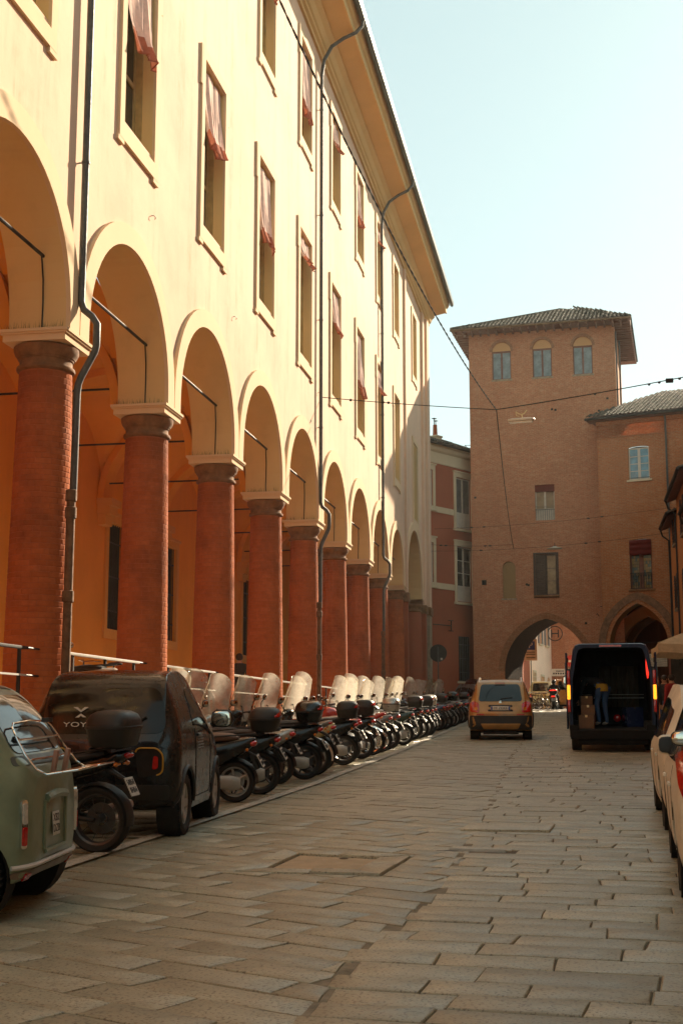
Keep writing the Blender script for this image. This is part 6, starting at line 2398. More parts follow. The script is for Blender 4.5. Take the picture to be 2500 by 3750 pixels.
def hatch(name, label, paint, L=4.1, W=1.75, H=1.60, rz=0, loc=(0, 0, 0), wheel_r=.33, rear=None, group=None, cat='car', glass=None, rails=False, plate_text=None, clad=None, tailrake=.42, hood=.95, rimmt=None, bx=0.0):
    """two-box car, nose towards +y"""
    t = thing(name, label, cat, loc, rz, group)
    h, w_ = L / 2, W / 2
    gl = glass or M_CGLASS
    belt = H * .60
    st = [(-h, .42, w_ * .80, .60, w_ * .86, .76, w_ * .84, .84, w_ * .74),
          (-h + .05, .34, w_ * .90, .60, w_ * .95, .84, w_ * .92, .95, w_ * .80),
          (-h + .14, .27, w_ * .95, .62, w_ * .985, belt, w_ * .95, belt + .10, w_ * .80),
          (-h + .14 + tailrake * .55, .24, w_ * .96, .62, w_, belt, w_ * .965, H * .86, w_ * .76),
          (-h + .14 + tailrake, .22, w_ * .96, .62, w_, belt, w_ * .97, H * .965, w_ * .745),
          (-h + .14 + tailrake + .35, .20, w_ * .96, .62, w_, belt, w_ * .975, H, w_ * .74),
          (0.05, .20, w_ * .96, .62, w_, belt - .01, w_ * .98, H, w_ * .74),
          (.45, .20, w_ * .96, .62, w_, belt - .02, w_ * .98, H * .975, w_ * .735),
          (.85, .20, w_ * .96, .62, w_, belt - .04, w_ * .975, H * .83, w_ * .74),
          (1.18, .20, w_ * .96, .62, w_, belt - .06, w_ * .965, hood + .02, w_ * .80),
          (1.5, .22, w_ * .95, .60, w_ * .985, belt - .12, w_ * .93, hood - .04, w_ * .76),
          (h - .12, .26, w_ * .90, .55, w_ * .93, .70, w_ * .85, .80, w_ * .68),
          (h, .32, w_ * .74, .50, w_ * .80, .60, w_ * .72, .66, w_ * .58)]
    B = Body(st)
    wy0, wy1 = -h + .78, h - .80
    wl = [(wy0, wheel_r, wheel_r + .055), (wy1, wheel_r, wheel_r + .055)]
    me = B.cut(wl, w_ - .26)
    me.materials.clear(); me.materials.append(paint); me.materials.append(M_DARK)
    put('body', me, t)
    liners(t, wl, w_ - .26, w_ - .03)
    for y in (wy0, wy1):
        for s in (-1, 1):
            car_wheel(t, s * (w_ - .13), y, wheel_r, .20, mt=rimmt)
    # glass
    zt = H - .13
    yb = -h + .14 + tailrake * .5
    B.panel([(-w_ * .68, belt + .07), (w_ * .68, belt + .07), (w_ * .60, H - .12), (-w_ * .60, H - .12)], 'B', r=.09).build('rear_window', gl, t)
    for ax in 'LR':
        B.panel([(yb + .02, belt + .05), (yb + .10, zt - .12), (-h + .95 + tailrake * .3, zt - .02), (-h + .95 + tailrake * .3, belt + .03)], ax, r=.05).build('quarter_window', gl, t)
        B.panel([(-h + 1.02 + tailrake * .3, belt + .03), (-h + 1.02 + tailrake * .3, zt - .02), (-.08, zt), (-.08, belt + .02)], ax, r=.04).build('side_window', gl, t)
        B.panel([(0, belt + .02), (0, zt), (.40, zt - .05), (.93, belt + .0)], ax, r=.05).build('side_window', gl, t)
        d = MB()
        for y in (-.04, .98):
            B.trim([(y, .30 + q * .07) for q in range(int((belt - .3) / .07))], ax, .004, -.001, mb=d)
        B.trim([(-h + .98, belt - q * .05) for q in range(9)], ax, .004, -.001, mb=d)
        B.trim([(-h + .98 + q * .1, .30) for q in range(int((h + .0)/ .1))], ax, .004, -.001, mb=d)
        d.build('door_seam', M_DARK, t)
        for y in (.12, -.90):
            hd = MB(); B.trim([(y, belt - .13), (y - .16, belt - .13)], ax, .014, .016, mb=hd); hd.build('door_handle', paint, t)
    B.panel([(-w_ * .70, hood + .05), (w_ * .70, hood + .05), (w_ * .58, H - .10), (-w_ * .58, H - .10)], 'F', r=.08).build('windscreen', gl, t)
    for s in (-1, 1):
        mirror_part(t, (s * (w_ - .13), .70, belt + .06), s, body=paint, glass=M_BLK, w_=.16, h=.14)
        B.panel([(s * w_ * .50, .62), (s * w_ * .74, .64), (s * w_ * .78, .76), (s * w_ * .55, .74)], 'F', r=.04).build('headlight', M_CLRL, t)
    if clad:
        B.panel([(-w_ * .95, .29), (w_ * .95, .29), (w_ * .95, .665), (-w_ * .95, .665)], 'B', .014, .05).build('rear_bumper', clad, t)
        for ax in 'LR':
            for y in (wy0, wy1):
                B.trim([(y + (wheel_r + .06) * math.cos(rad(a)), wheel_r + (wheel_r + .06) * math.sin(rad(a))) for a in range(0, 181, 12)], ax, .035, .0).build('wheel_arch_trim', clad, t)
            B.panel([(wy0 + .40, .24), (wy1 - .40, .24), (wy1 - .40, .36), (wy0 + .40, .36)], ax, .012, .03).build('sill_trim', clad, t)
    if rails:
        for s in (-1, 1):
            pts = []
            for q in range(9):
                y = -h + .62 + q * .22
                hh = B.bvh.ray_cast(Vector((s * w_ * .66, y, 4)), Vector((0, 0, -1)))[0]
                pts.append((hh.x, hh.y, hh.z + (.005 if q in (0, 8) else .055)))
            m = MB(); m.tube(pts, .018, 8); m.build('roof_rail', M_STEEL, t)
    if rear:
        rear(B, t, h, w_, belt)
    if plate_text is not None:
        hh, nn = B.hit(0, .74 if not clad else .86, 'B')
        plate(t, (hh.x, hh.y - .02, hh.z), (rad(84), 0, 0), plate_text)
    m = MB(); m.bx(-w_ * .55, w_ * .55, -h + .15, -h + .5, .16, .26); m.bx(-w_ * .7, w_ * .7, -h + .6, h - .5, .18, .22); m.cyl((w_ * .45, -h + .2, .22), (w_ * .45, -h - .01, .22), .025, n=8); m.build('underbody', M_DARK, t)
    return t, B

def lamps_simple(B, t, h, w_, belt):
    for s in (-1, 1):
        B.panel([(s * w_ * .62, .72), (s * w_ * .86, .74), (s * w_ * .86, .98), (s * w_ * .66, .96)], 'B', .012, .04).build('tail_light', M_REDL, t)

# bronze crossover driving away
def rear_bronze(B, t, h, w_, belt):
    for s in (-1, 1):
        o = B.panel([(s * w_ * .66, .74), (s * w_ * .92, .76), (s * w_ * .93, 1.0), (s * w_ * .80, 1.04), (s * w_ * .66, .98)], 'B', .022, .05).build('tail_light', M_REDL, t)
        B.panel([(s * w_ * .70, .80), (s * w_ * .80, .80), (s * w_ * .80, .88), (s * w_ * .70, .88)], 'B', .028, .03).build('lamp_lens', M_AMBL, o)
        B.panel([(s * w_ * .50, .68), (s * w_ * .74, .68), (s * w_ * .74, .71), (s * w_ * .50, .71)], 'B', .018, .01).build('reflector', M_REDL, t)
    B.panel([(-.34, .775), (.34, .775), (.32, .95), (-.32, .95)], 'B', .004, .03).build('plate_recess', M_BLK, t)
    B.panel([(-.46, .31), (.46, .31), (.54, .45), (-.54, .45)], 'B', .022, .03).build('skid_plate', M_BRONZE, t)
    B.trim([(-w_ * .64 + q * .1, .70) for q in range(12)], 'B', .006, .002).build('tailgate_seam', M_DARK, t)
    hh, nn = B.hit(0, 1.015, 'B')
    m = MB(); m.lathe([(0, -.012), (.035, -.012), (.048, 0), (.048, .01)], (hh.x, hh.y, hh.z), 'Y', 18); m.build('badge', M_CHROME, t)
    hh, nn = B.hit(.0, 1.10, 'B')
    m = MB(); m.tube([(hh.x, hh.y - .015, hh.z + .01), (hh.x + .32, hh.y + .02, hh.z + .05)], .010, 6); m.build('wiper', M_BLK, t)
    hh, nn = B.hit(0, 1.49, 'B')
    m = MB(); m.box((0, hh.y - .01, 1.535), (.28, .03, .022)); m.build('brake_light', M_REDL, t)
yb = 36.0
hatch('bronze_car', 'bronze crossover car driving away in the middle of the street', M_BRONZE, 4.11, 1.74, 1.62, rad(3), (-2.24, yb + 2.05, gz(yb + 2.05)), .33, rear_bronze, rails=True, plate_text='DF 293KF', clad=M_BLK, tailrake=.50)[0].rotation_euler = (SLOPE, 0, rad(3))

# ---- white hatchback parked on the right, nearest to the camera
def rear_white(B, t, h, w_, belt):
    for s in (-1, 1):
        o = B.panel([(s * w_ * .66, .70), (s * w_ * .90, .66), (s * w_ * .965, .84), (s * w_ * .94, 1.03), (s * w_ * .72, 1.05), (s * w_ * .64, .90)], 'B', .02, .07).build('tail_light', M_REDL, t)
        B.panel([(s * w_ * .74, .84), (s * w_ * .86, .84), (s * w_ * .86, .91), (s * w_ * .74, .91)], 'B', .028, .03).build('lamp_lens', M_AMBL, o)
    B.panel([(-w_ * .92, .36), (w_ * .92, .36), (w_ * .92, .44), (-w_ * .92, .44)], 'B', .014, .03).build('bumper_strip', M_BLK, t)
t1, B1 = hatch('white_car', 'cream white hatchback parked at the right edge with its red tail light in view', M_CARW, 3.75, 1.68, 1.50, 0, (1.515, 11.05, gz(11.05)), .30, rear_white, rimmt=M_ALU, tailrake=.40, plate_text='')
t1.rotation_euler = (SLOPE, 0, rad(-2.0))
t2, B2 = hatch('white_car', 'second white car parked ahead of the cream hatchback, its dark wheel in view', M_CARW, 3.9, 1.70, 1.48, 0, (1.66, 15.5, gz(15.5)), .30, lamps_simple, tailrake=.45)
t2.rotation_euler = (SLOPE, 0, rad(-1))
for o in [o for o in t2.children_recursive if o.name.startswith('mirror')]:
    bpy.data.objects.remove(o)
# scooter at the right edge of which only the amber mirror shows
d = dup(s1, (0, 0, 0), 0, 'amber mirror of a scooter poking in at the right edge before the white hatchback', None, {M_MIRR: M_MIRR})
at(d, 1.055, 8.2, rad(2), -.06)

# ---- far parked cars at the end of the row
hatch('silver_car', 'silver hatchback parked at the far end of the two-wheeler row', M_CARS, 3.9, 1.7, 1.5, 0, (-4.75, 60.5, gz(60.5)), .30, lamps_simple, glass=M_CGLASS)[0].rotation_euler = (SLOPE, 0, rad(28))
hatch('black_car', 'black rounded car parked in the shade by the red house', M_BLKG, 4.0, 1.75, 1.75, 0, (-4.9, 66.5, gz(66.5)), .32, lamps_simple)[0].rotation_euler = (SLOPE, 0, rad(20))
hatch('blue_car', 'dark blue car between the black car and the bronze car far off', M_BLUEP, 3.9, 1.7, 1.45, 0, (-3.75, 63.0, gz(63)), .30, lamps_simple)[0].rotation_euler = (SLOPE, 0, rad(8))
# ---- cars beyond the archway
hatch('green_car', 'pale green boxy car parked beyond the archway left of the rider', M_CARG, 4.0, 1.72, 1.80, 0, (-2.35, 90.5, gz(90.5)), .31, lamps_simple, tailrake=.12, hood=1.05)[0].rotation_euler = (0, 0, rad(-6))
hatch('yellow_car', 'orange yellow boxy car beyond the archway beside the van', M_CARY, 3.9, 1.75, 1.85, 0, (-.62, 86.0, gz(86)), .31, lamps_simple, tailrake=.12, hood=1.1)[0].rotation_euler = (0, 0, rad(-6))

# ---- pale green microcar at the left edge, its back towards the street
def green_micro():
    L, W, H = 2.53, 1.40, 1.53
    h, w_ = L / 2, W / 2
    t = thing('green_microcar', 'sage green microcar with chrome luggage rack at the left edge of the photo', 'microcar', (0, 0, 0))
    st = [(-h, .33, w_ * .62, .48, w_ * .68, .74, w_ * .66, .90, w_ * .58),
          (-h + .05, .26, w_ * .82, .50, w_ * .87, .80, w_ * .85, .99, w_ * .73),
          (-h + .13, .23, w_ * .92, .55, w_ * .955, .86, w_ * .93, 1.07, w_ * .78),
          (-h + .24, .24, w_ * .97, .55, w_, .94, w_ * .97, 1.24, w_ * .80),
          (-h + .42, .22, w_ * .97, .55, w_, .97, w_ * .97, 1.43, w_ * .76),
          (-h + .62, .20, w_ * .97, .55, w_, .98, w_ * .97, 1.515, w_ * .74),
          (-h + 1.0, .20, w_ * .97, .55, w_, .98, w_ * .97, H, w_ * .74),
          (.1, .20, w_ * .97, .55, w_, .97, w_ * .97, 1.51, w_ * .74),
          (.48, .20, w_ * .97, .55, w_, .94, w_ * .97, 1.33, w_ * .75),
          (.78, .22, w_ * .96, .55, w_ * .99, .88, w_ * .95, 1.04, w_ * .80),
          (1.05, .26, w_ * .92, .52, w_ * .95, .78, w_ * .90, .88, w_ * .74),
          (h, .34, w_ * .74, .50, w_ * .80, .66, w_ * .74, .74, w_ * .6)]
    B = Body(st, 6, 6)
    r = .285
    wl = [(-h + .42, r, r + .045), (h - .42, r, r + .045)]
    me = B.cut(wl, w_ - .22)
    me.materials.clear(); me.materials.append(M_SAGE); me.materials.append(M_DARK)
    put('body', me, t)
    liners(t, wl, w_ - .22, w_ - .03)
    for y, _, _ in wl:
        for s in (-1, 1):
            car_wheel(t, s * (w_ - .10), y, r, .155, cap=True)
    # roof in a darker grey green
    def roofz(x, y):
        return B.bvh.ray_cast(Vector((x, y, 4)), Vector((0, 0, -1)))[0]
    m = MB()
    def fn(u, v):
        x, y = (u - .5) * 2 * w_ * .735, -h + .50 + v * 1.42
        p = roofz(x, y)
        return (p.x, p.y, p.z + .006)
    m.grid(fn, 16, 20); m.build('roof_panel', mat('grey green roof paint', (0.13, 0.17, 0.16), .35, coat=.6), t, recalc=False)
    B.panel([(-w_ * .74, 1.06), (w_ * .74, 1.06), (w_ * .66, 1.44), (-w_ * .66, 1.44)], 'B', .006, .10).build('rear_window', M_CGLASS, t)
    B.panel([(-w_ * .80, .985), (w_ * .80, .985), (w_ * .78, 1.045), (-w_ * .78, 1.045)], 'B', .004, .02).build('window_base', M_SAGED, t)
    for ax in 'LR':
        B.panel([(-h + .42, 1.02), (-h + .58, 1.40), (.22, 1.41), (.62, 1.02)], ax, .006, .08).build('side_window', M_CGLASS, t)
    B.panel([(-w_ * .72, 1.02), (w_ * .72, 1.02), (w_ * .62, 1.42), (-w_ * .62, 1.42)], 'F', .006, .1).build('windscreen', M_CGLASS, t)
    # plate recess: raised hood, panel with the recess shade painted in, lower ledge
    rec = B.panel([(-.22, .42), (.22, .42), (.21, .74), (-.21, .74)], 'B', -.001, .05, edge=.01).build('plate_recess', mat('sage with painted shade', (0.15, 0.19, 0.14), .5), t)
    m = MB(); B.trim([(-.22 + q * .044, .755 + .018 * math.sin(PI * q / 10)) for q in range(11)], 'B', .030, .008, mb=m); m.build('recess_hood', M_SAGE, rec)
    m = MB(); B.trim([(-.22 + q * .044, .405) for q in range(11)], 'B', .016, .006, mb=m); m.build('recess_ledge', M_SAGE, rec)
    m = MB(); B.trim([(.235, .42 + q * .04) for q in range(9)], 'B', .014, .004, mb=m); B.trim([(-.235, .42 + q * .04) for q in range(9)], 'B', .014, .004, mb=m); m.build('recess_side', M_SAGE, rec)
    hh, nn = B.hit(0, .57, 'B')
    plate(t, (0, hh.y - .012, .57), (rad(86), 0, 0), None, .15, .16, ('XB2', 'DZB'), eu=False)
    for s in (-1, 1):
        o = B.panel([(s * w_ * .79, .46), (s * w_ * .86, .46), (s * w_ * .86, .77), (s * w_ * .79, .77)], 'B', .022, .03).build('tail_light', M_CHROME, t)
        B.panel([(s * w_ * .80, .48), (s * w_ * .85, .48), (s * w_ * .85, .60), (s * w_ * .80, .60)], 'B', .028, .02).build('lamp_lens', M_REDL, o)
        B.panel([(s * w_ * .80, .615), (s * w_ * .85, .615), (s * w_ * .85, .75), (s * w_ * .80, .75)], 'B', .028, .02).build('lamp_lens', M_CLRL, o)
        B.panel([(s * w_ * .60, .255), (s * w_ * .74, .255), (s * w_ * .74, .295), (s * w_ * .60, .295)], 'B', .014, .01).build('reflector', M_REDL, t)
    m = MB(); B.trim([(-w_ * .90 + q * w_ * .06, .345) for q in range(31)], 'B', .016, .012, mb=m); m.build('bumper_strip', M_STEEL, t)
    B.panel([(-w_ * .88, .27), (w_ * .88, .27), (w_ * .90, .325), (-w_ * .90, .315)], 'B', .008, .02).build('bumper', mat('dull bronze bumper', (0.20, 0.15, 0.11), .4, .3), t)
    # luggage rack
    def rp(x, z, off):
        hh, nn = B.hit(x, z, 'B')
        return Vector((hh.x, hh.y - off, hh.z))
    m = MB()
    X = .47
    up = [rp(-X, z, .05) for z in (.98, 1.06, 1.14, 1.22)]
    a = [rp(X, .96, .05), rp(X + .0, 1.05, .05), rp(X - .02, 1.15, .05), rp(X - .06, 1.23, .05), rp(X - .12, 1.255, .05), rp(0, 1.265, .05), rp(-X + .12, 1.255, .05), rp(-X + .06, 1.23, .05), rp(-X + .02, 1.15, .05), rp(-X, 1.05, .05), rp(-X, .96, .05)]
    m.tube(a, .008, 8)
    for z in (1.15, 1.02):
        m.tube([rp(-X + .02, z, .05), rp(0, z, .05), rp(X - .02, z, .05)], .008, 8)
    y0 = rp(0, .96, .0).y
    m.tube([rp(X, .96, .05), (X - .02, y0 - .10, .925), (X - .06, y0 - .30, .955), (X - .12, y0 - .34, .965), (-X + .12, y0 - .34, .965), (-X + .06, y0 - .30, .955), (-X + .02, y0 - .10, .925), rp(-X, .96, .05)], .008, 8)
    m.tube([(X - .02, y0 - .09, .925), (-X + .02, y0 - .09, .925)], .006, 8)
    m.tube([(X - .03, y0 - .20, .94), (-X + .03, y0 - .20, .94)], .006, 8)
    rk = m.build('luggage_rack', M_CHROME, t)
    for x in (-.2, .06):
        m = MB(); m.box((x, y0 - .075, .995), (.05, .03, .16), (.15, 0, 0)); m.build('rack_clamp', mat('rusty clamp', (.35, .18, .12), .5, .5), rk, bevel=.006)
    m = MB(); m.box((0, y0 + .05, 1.272), (.10, .05, .03)); m.build('rack_hook', M_BLK, rk)
    hh, nn = B.hit(.05, 1.18, 'B')
    m = MB(); m.add([(.0, hh.y - .012, 1.13), (.10, hh.y - .012, 1.13), (.05, hh.y + .03, 1.24)], [(0, 1, 2)]); m.build('warning_card', M_YELLOWP, t)
    for s in (-1, 1):
        mirror_part(t, (s * (w_ - .02), .45, 1.05), s, body=M_SAGED)
    return t
gm = green_micro()
gm.location = (-4.86, 8.66, gz(8.66)); gm.rotation_euler = (0, rad(-1.5), rad(95.4))

# ---- black microcar
def black_micro():
    L, W, H = 2.53, 1.50, 1.56
    h, w_ = L / 2, W / 2
    t = thing('black_microcar', 'glossy black two-seat microcar with large rear window in front of the first column', 'microcar', (0, 0, 0))
    st = [(-h, .44, w_ * .80, .60, w_ * .88, .80, w_ * .86, .90, w_ * .76),
          (-h + .04, .34, w_ * .92, .60, w_ * .97, .86, w_ * .95, 1.02, w_ * .82),
          (-h + .11, .28, w_ * .96, .60, w_, .95, w_ * .98, 1.24, w_ * .82),
          (-h + .22, .25, w_ * .97, .60, w_, .99, w_ * .975, 1.43, w_ * .79),
          (-h + .40, .24, w_ * .97, .60, w_, 1.00, w_ * .97, 1.525, w_ * .75),
          (-h + .8, .22, w_ * .97, .60, w_, 1.00, w_ * .97, H, w_ * .73),
          (-.15, .22, w_ * .97, .60, w_, .99, w_ * .97, 1.545, w_ * .72),
          (.20, .22, w_ * .97, .60, w_, .97, w_ * .97, 1.46, w_ * .73),
          (.55, .22, w_ * .97, .60, w_, .93, w_ * .965, 1.24, w_ * .77),
          (.84, .24, w_ * .95, .58, w_ * .98, .86, w_ * .94, 1.0, w_ * .80),
          (1.10, .28, w_ * .90, .54, w_ * .93, .72, w_ * .88, .82, w_ * .72),
          (h, .34, w_ * .76, .50, w_ * .82, .60, w_ * .76, .68, w_ * .60)]
    B = Body(st, 6, 6)
    r = .295
    wl = [(-h + .44, r, r + .05), (h - .44, r, r + .05)]
    me = B.cut(wl, w_ - .24)
    me.materials.clear(); me.materials.append(M_BLKG); me.materials.append(M_DARK)
    put('body', me, t)
    liners(t, wl, w_ - .24, w_ - .03)
    for y, _, _ in wl:
        for s in (-1, 1):
            car_wheel(t, s * (w_ - .095), y, r, .165, mt=M_ALU, spokes=5)
    rw_ = B.panel([(-w_ * .84, .97), (w_ * .84, .97), (w_ * .72, 1.40), (-w_ * .72, 1.40)], 'B', .006, .14, rings=(1, .97, .85, .7, .5, .25)).build('rear_window', carglass('dark rear window', (0.012, 0.009, 0.007), .06, .35), t)
    def rp(x, z, off):
        hh, nn = B.hit(x, z, 'B')
        return Vector((hh.x, hh.y - off, hh.z))
    # lettering and mark on the glass
    q = rp(-.06, 1.05, .014)
    lt = put('lettering', text_mesh('YOYO', .085, M_SIGNW, .004), rw_, (-.22, q.y, 1.055), (rad(80), 0, 0))
    lt.scale = (1.35, .75, 1)
    m = MB()
    for s in (1, -1):
        z0 = 1.165
        m.add([(-.075, 0, z0 + s * .055), (-.035, 0, z0 + s * .055), (.0, 0, z0 + s * .026), (.035, 0, z0 + s * .055), (.075, 0, z0 + s * .055), (.0, 0, z0 + s * .006)], [(0, 1, 2, 5), (2, 3, 4, 5)])
    qy = rp(-.06, 1.16, .016).y
    m.build('emblem', M_SIGNW, rw_, loc=(-.22, qy, 0)).rotation_euler = (0, 0, 0)
    # windows, door
    for ax in 'LR':
        B.panel([(-h + .80, 1.03), (-h + .88, 1.38), (-.10, 1.42), (.16, 1.34), (.50, 1.03)], ax, .006, .10).build('side_window', M_CGLASS, t)
        d = MB()
        B.trim([(-.43, 1.0 - q_ * .05) for q_ in range(14)] + [(-.36 + q_ * .08, .33) for q_ in range(9)] + [(.36, .36 + q_ * .05) for q_ in range(14)], ax, .007, -.001, mb=d)
        B.trim([(-.43 + q_ * .06, 1.035 - .0006 * q_ * q_) for q_ in range(15)], ax, .010, .004, mb=d)
        d.build('door_seam', M_DARK, t)
        g = MB()
        for a in range(6):
            for b in range(7):
                y, z = -.30 + b * .04 + (a % 2) * .02, .80 + a * .028
                hh, nn = B.hit(y, z, ax)
                g.ell(hh + nn * .003, (.006, .007, .007), 6, 4)
        g.build('dotted_decal', M_SILVER, t)
        for yw_ in (-h + .44, h - .44):
            B.trim([(yw_ + (r + .055) * math.cos(rad(a)), r + (r + .055) * math.sin(rad(a))) for a in range(0, 181, 12)], ax, .022, .0).build('wheel_arch_trim', M_BLK, t)
        hd = MB(); B.trim([(-.36, .93), (-.22, .93)], ax, .014, .012, mb=hd); hd.build('door_handle', M_BLKG, t)
    B.panel([(-w_ * .74, 1.0), (w_ * .74, 1.0), (w_ * .60, 1.42), (-w_ * .60, 1.42)], 'F', .006, .1).build('windscreen', M_CGLASS, t)
    # rear lamps: dark panel with a yellow outline, lens inside
    for s in (-1, 1):
        P = [(s * w_ * .48, .56), (s * w_ * .80, .60), (s * w_ * .80, .78), (s * w_ * .72, .84), (s * w_ * .44, .84)]
        o = B.panel(P, 'B', .010, .06).build('tail_light', M_DARK, t)
        pr = rounded(P, .06)
        m = MB(); B.trim([(p.x, p.y) for p in pr if abs(p.x) > w_ * .56 or p.y > .80], 'B', .008, .014, mb=m); m.build('yellow_outline', mat('yellow trim paint', (.50, .27, .02), .4), o)
        B.panel([(s * w_ * .66, .64), (s * w_ * .74, .65), (s * w_ * .74, .76), (s * w_ * .68, .77)], 'B', .016, .03).build('lamp_lens', M_REDL, o)
        mirror_part(t, (s * (w_ - .0), .50, 1.05), s, body=M_BLK, w_=.22, h=.16)
    B.panel([(-w_ * .88, .36), (w_ * .88, .36), (w_ * .88, .50), (-w_ * .88, .50)], 'B', .010, .04).build('rear_bumper', M_BLK, t)
    m = MB(); m.tube([rp(.02, .985, .02), rp(.30, 1.06, .035), rp(.42, 1.13, .03)], .011, 6); m.build('wiper', M_BLK, t)
    return t
bmc = black_micro()
bmc.scale = (1.05, 1.05, 1.06)
bmc.location = (-4.84, 13.95, gz(13.95)); bmc.rotation_euler = (SLOPE, 0, rad(5.5))

# ---- navy van with its back doors open
def van():
    L, W, H = 5.4, 1.90, 2.42
    t = thing('delivery_van', 'navy blue delivery van with open back doors and lit amber indicators', 'van', (0, 0, 0))
    w_ = W / 2
    def ring(y, hw, z0, z1, top, r=.14):
        half = [(hw * .97, z0), (hw, z0 + .12), (hw, 1.15), (hw * .985, 1.6), (top, z1 - r), (top - r * .35, z1 - r * .25), (top - r, z1)]
        return [(x, y, z) for x, z in half] + [(-x, y, z) for x, z in half[::-1]]
    st = [(-2.70, w_ * .985, .42, H - .02, w_ * .86), (-2.62, w_, .40, H, w_ * .875), (-1.0, w_, .40, H, w_ * .88), (.9, w_, .40, H, w_ * .88), (1.35, w_, .40, H - .12, w_ * .84), (1.75, w_ * .98, .40, 1.9, w_ * .80), (2.1, w_ * .96, .40, 1.40, w_ * .82), (2.55, w_ * .9, .40, 1.15, w_ * .78), (2.70, w_ * .8, .45, .95, w_ * .7)]
    outer = [ring(*s) for s in st]
    k = .075
    inner = [ring(y, hw - k, z0 + .10, z1 - k, top - k) for y, hw, z0, z1, top in st[:4]]
    m = MB()
    n = len(outer[0])
    m.loft(outer, True, False, True)
    m.add(outer[-1], [tuple(range(n))])
    m.loft(inner, True, False, True, 1)
    m.add(inner[-1], [tuple(range(n))], False, 1)
    m.loft([outer[0], inner[0]], True, False, False)
    m.build('body', [M_VAN, M_VANIN], t)
    # cargo floor lip, bumper
    m = MB(); m.bx(-w_ * .93, w_ * .93, -2.72, .8, .46, .525); m.build('cargo_floor', M_VANIN, t)
    m = MB(); m.bx(-w_ * .97, w_ * .97, -2.84, -2.66, .30, .50); m.bx(-w_ * .80, w_ * .80, -2.80, -2.66, .18, .30); m.build('rear_bumper', M_BUMP, t, bevel=.03)
    for s in (-1, 1):
        m = MB(); m.bx(s * (w_ - .22), s * (w_ - .015), -2.82, -2.66, .34, .62); m.build('bumper_corner', M_BUMP, t, bevel=.03)
        # lamp column on the rear pillar: red, lit amber, red
        x0, x1 = s * (w_ - .055), s * (w_ + .012)
        m = MB(); m.bx(x0, x1, -2.735, -2.60, .86, 1.86); lc = m.build('lamp_cluster', M_BLK, t, bevel=.015)
        m = MB(); m.bx(x0 + s * .008, x1 + s * .008, -2.75, -2.59, 1.52, 1.82); m.build('tail_light', M_REDL, lc, bevel=.012)
        m = MB(); m.bx(x0 + s * .008, x1 + s * .012, -2.753, -2.59, 1.18, 1.50); m.build('indicator', G_AMBER, lc, bevel=.014)
        m = MB(); m.bx(x0 + s * .008, x1 + s * .008, -2.75, -2.59, .90, 1.16); m.build('reversing_light', M_REDL, lc, bevel=.012)
        # doors folded right round to the sides
        dr_ = MB(); dr_.bx(-.018, .018, 0, .80, .52, 2.22)
        d = dr_.build('back_door', M_VAN, t, bevel=.015, loc=(s * (w_ + .034), -2.64, 0)); d.rotation_euler = (0, 0, -s * rad(.5))
        q = MB(); q.bx(s * .018, s * .03, .1, .7, 1.35, 2.0); q.build('door_window', M_CGLASS, d)
        for z in (.9, 1.5, 2.05):
            q = MB(); q.cyl((-s * .03, -.01, z - .05), (-s * .03, -.01, z + .05), .022, n=8); q.build('hinge', M_BLK, d)
        car_wheel(t, s * (w_ - .14), -1.75, .345, .225); car_wheel(t, s * (w_ - .14), 1.85, .345, .225)
        mirror_part(t, (s * (w_ + .02), 1.45, 1.55), s, w_=.26, h=.30)
        m = MB(); m.bx(s * w_ * .998, s * (w_ + .006), 1.0, 1.6, 1.25, 1.75); m.build('side_window', M_CGLASS, t)
    m = MB(); m.bx(-.24, .24, -2.715, -2.69, 2.345, 2.385); m.build('brake_light', M_REDL, t)
    m = MB(); m.ell((w_ - .155, -2.66, 1.93), (.035, .02, .30), 12, 12); m.build('door_reflector', G_RED, t)  # reflector made to glow by emission, no lamp inside
    m = MB(); m.ell((.12, -.9, .72), (.09, .05, .09), 14, 8); m.build('red_reflector', M_REDL, t)
    # load bay fittings: bulkhead blanket, side rail
    m = MB(); m.grid(lambda u, v: (-.28 + u * .95, .55 + .04 * math.sin(u * 40) + .02 * math.sin(u * 83), .95 + v * 1.0), 40, 6); m.build('hanging_blanket', mat('brown moving blanket', (.10, .075, .045), .95, var=.3), t, recalc=False)
    m = MB(); m.tube([(-.72, .2, 1.18), (.78, .2, 1.18)], .02, 6); m.tube([(-.72, .2, 1.26), (.78, .2, 1.26)], .012, 6); m.build('load_rail', M_ALU, t)
    return t
vn = van()
YV = 30.0 + 2.70
vn.location = (.74, YV, gz(YV) - .02); vn.rotation_euler = (SLOPE, 0, rad(-1.0))
for k, (x, y, z, s_, lab) in enumerate(((-.60, .3, .0, (.34, .34, .30), 'brown cardboard box on the van floor left of the crouching worker'), (-.58, .35, .30, (.30, .30, .22), 'second cardboard box stacked on the lower one inside the van'), (-.62, .6, .52, (.26, .28, .20), 'topmost crumpled cardboard box at the left wall inside the van'), (.45, 1.6, 0, (.40, .35, .45), 'dark blue crate at the right wall inside the van'))):
    wx, wy = .74 + x, YV - 2.70 + y
    t = thing('cardboard_box' if k < 3 else 'plastic_crate', lab, 'box' if k < 3 else 'crate', (wx, wy, gz(wy) + .525 + z - .02 - (gz(wy) - gz(YV)) * 0), rad(8 * k - 6))
    m = MB(); m.bx(-s_[0] / 2, s_[0] / 2, -s_[1] / 2, s_[1] / 2, 0, s_[2]); m.build('carton' if k < 3 else 'crate_shell', M_CARD if k < 3 else M_BLUEP, t, bevel=.006)
    m = MB(); m.bx(-.025, .025, -s_[1] / 2 - .001, s_[1] / 2 + .001, s_[2] - .05, s_[2] + .002); m.build('tape' if k < 3 else 'handle', M_YELLOWP if k < 3 else M_BLK, t)
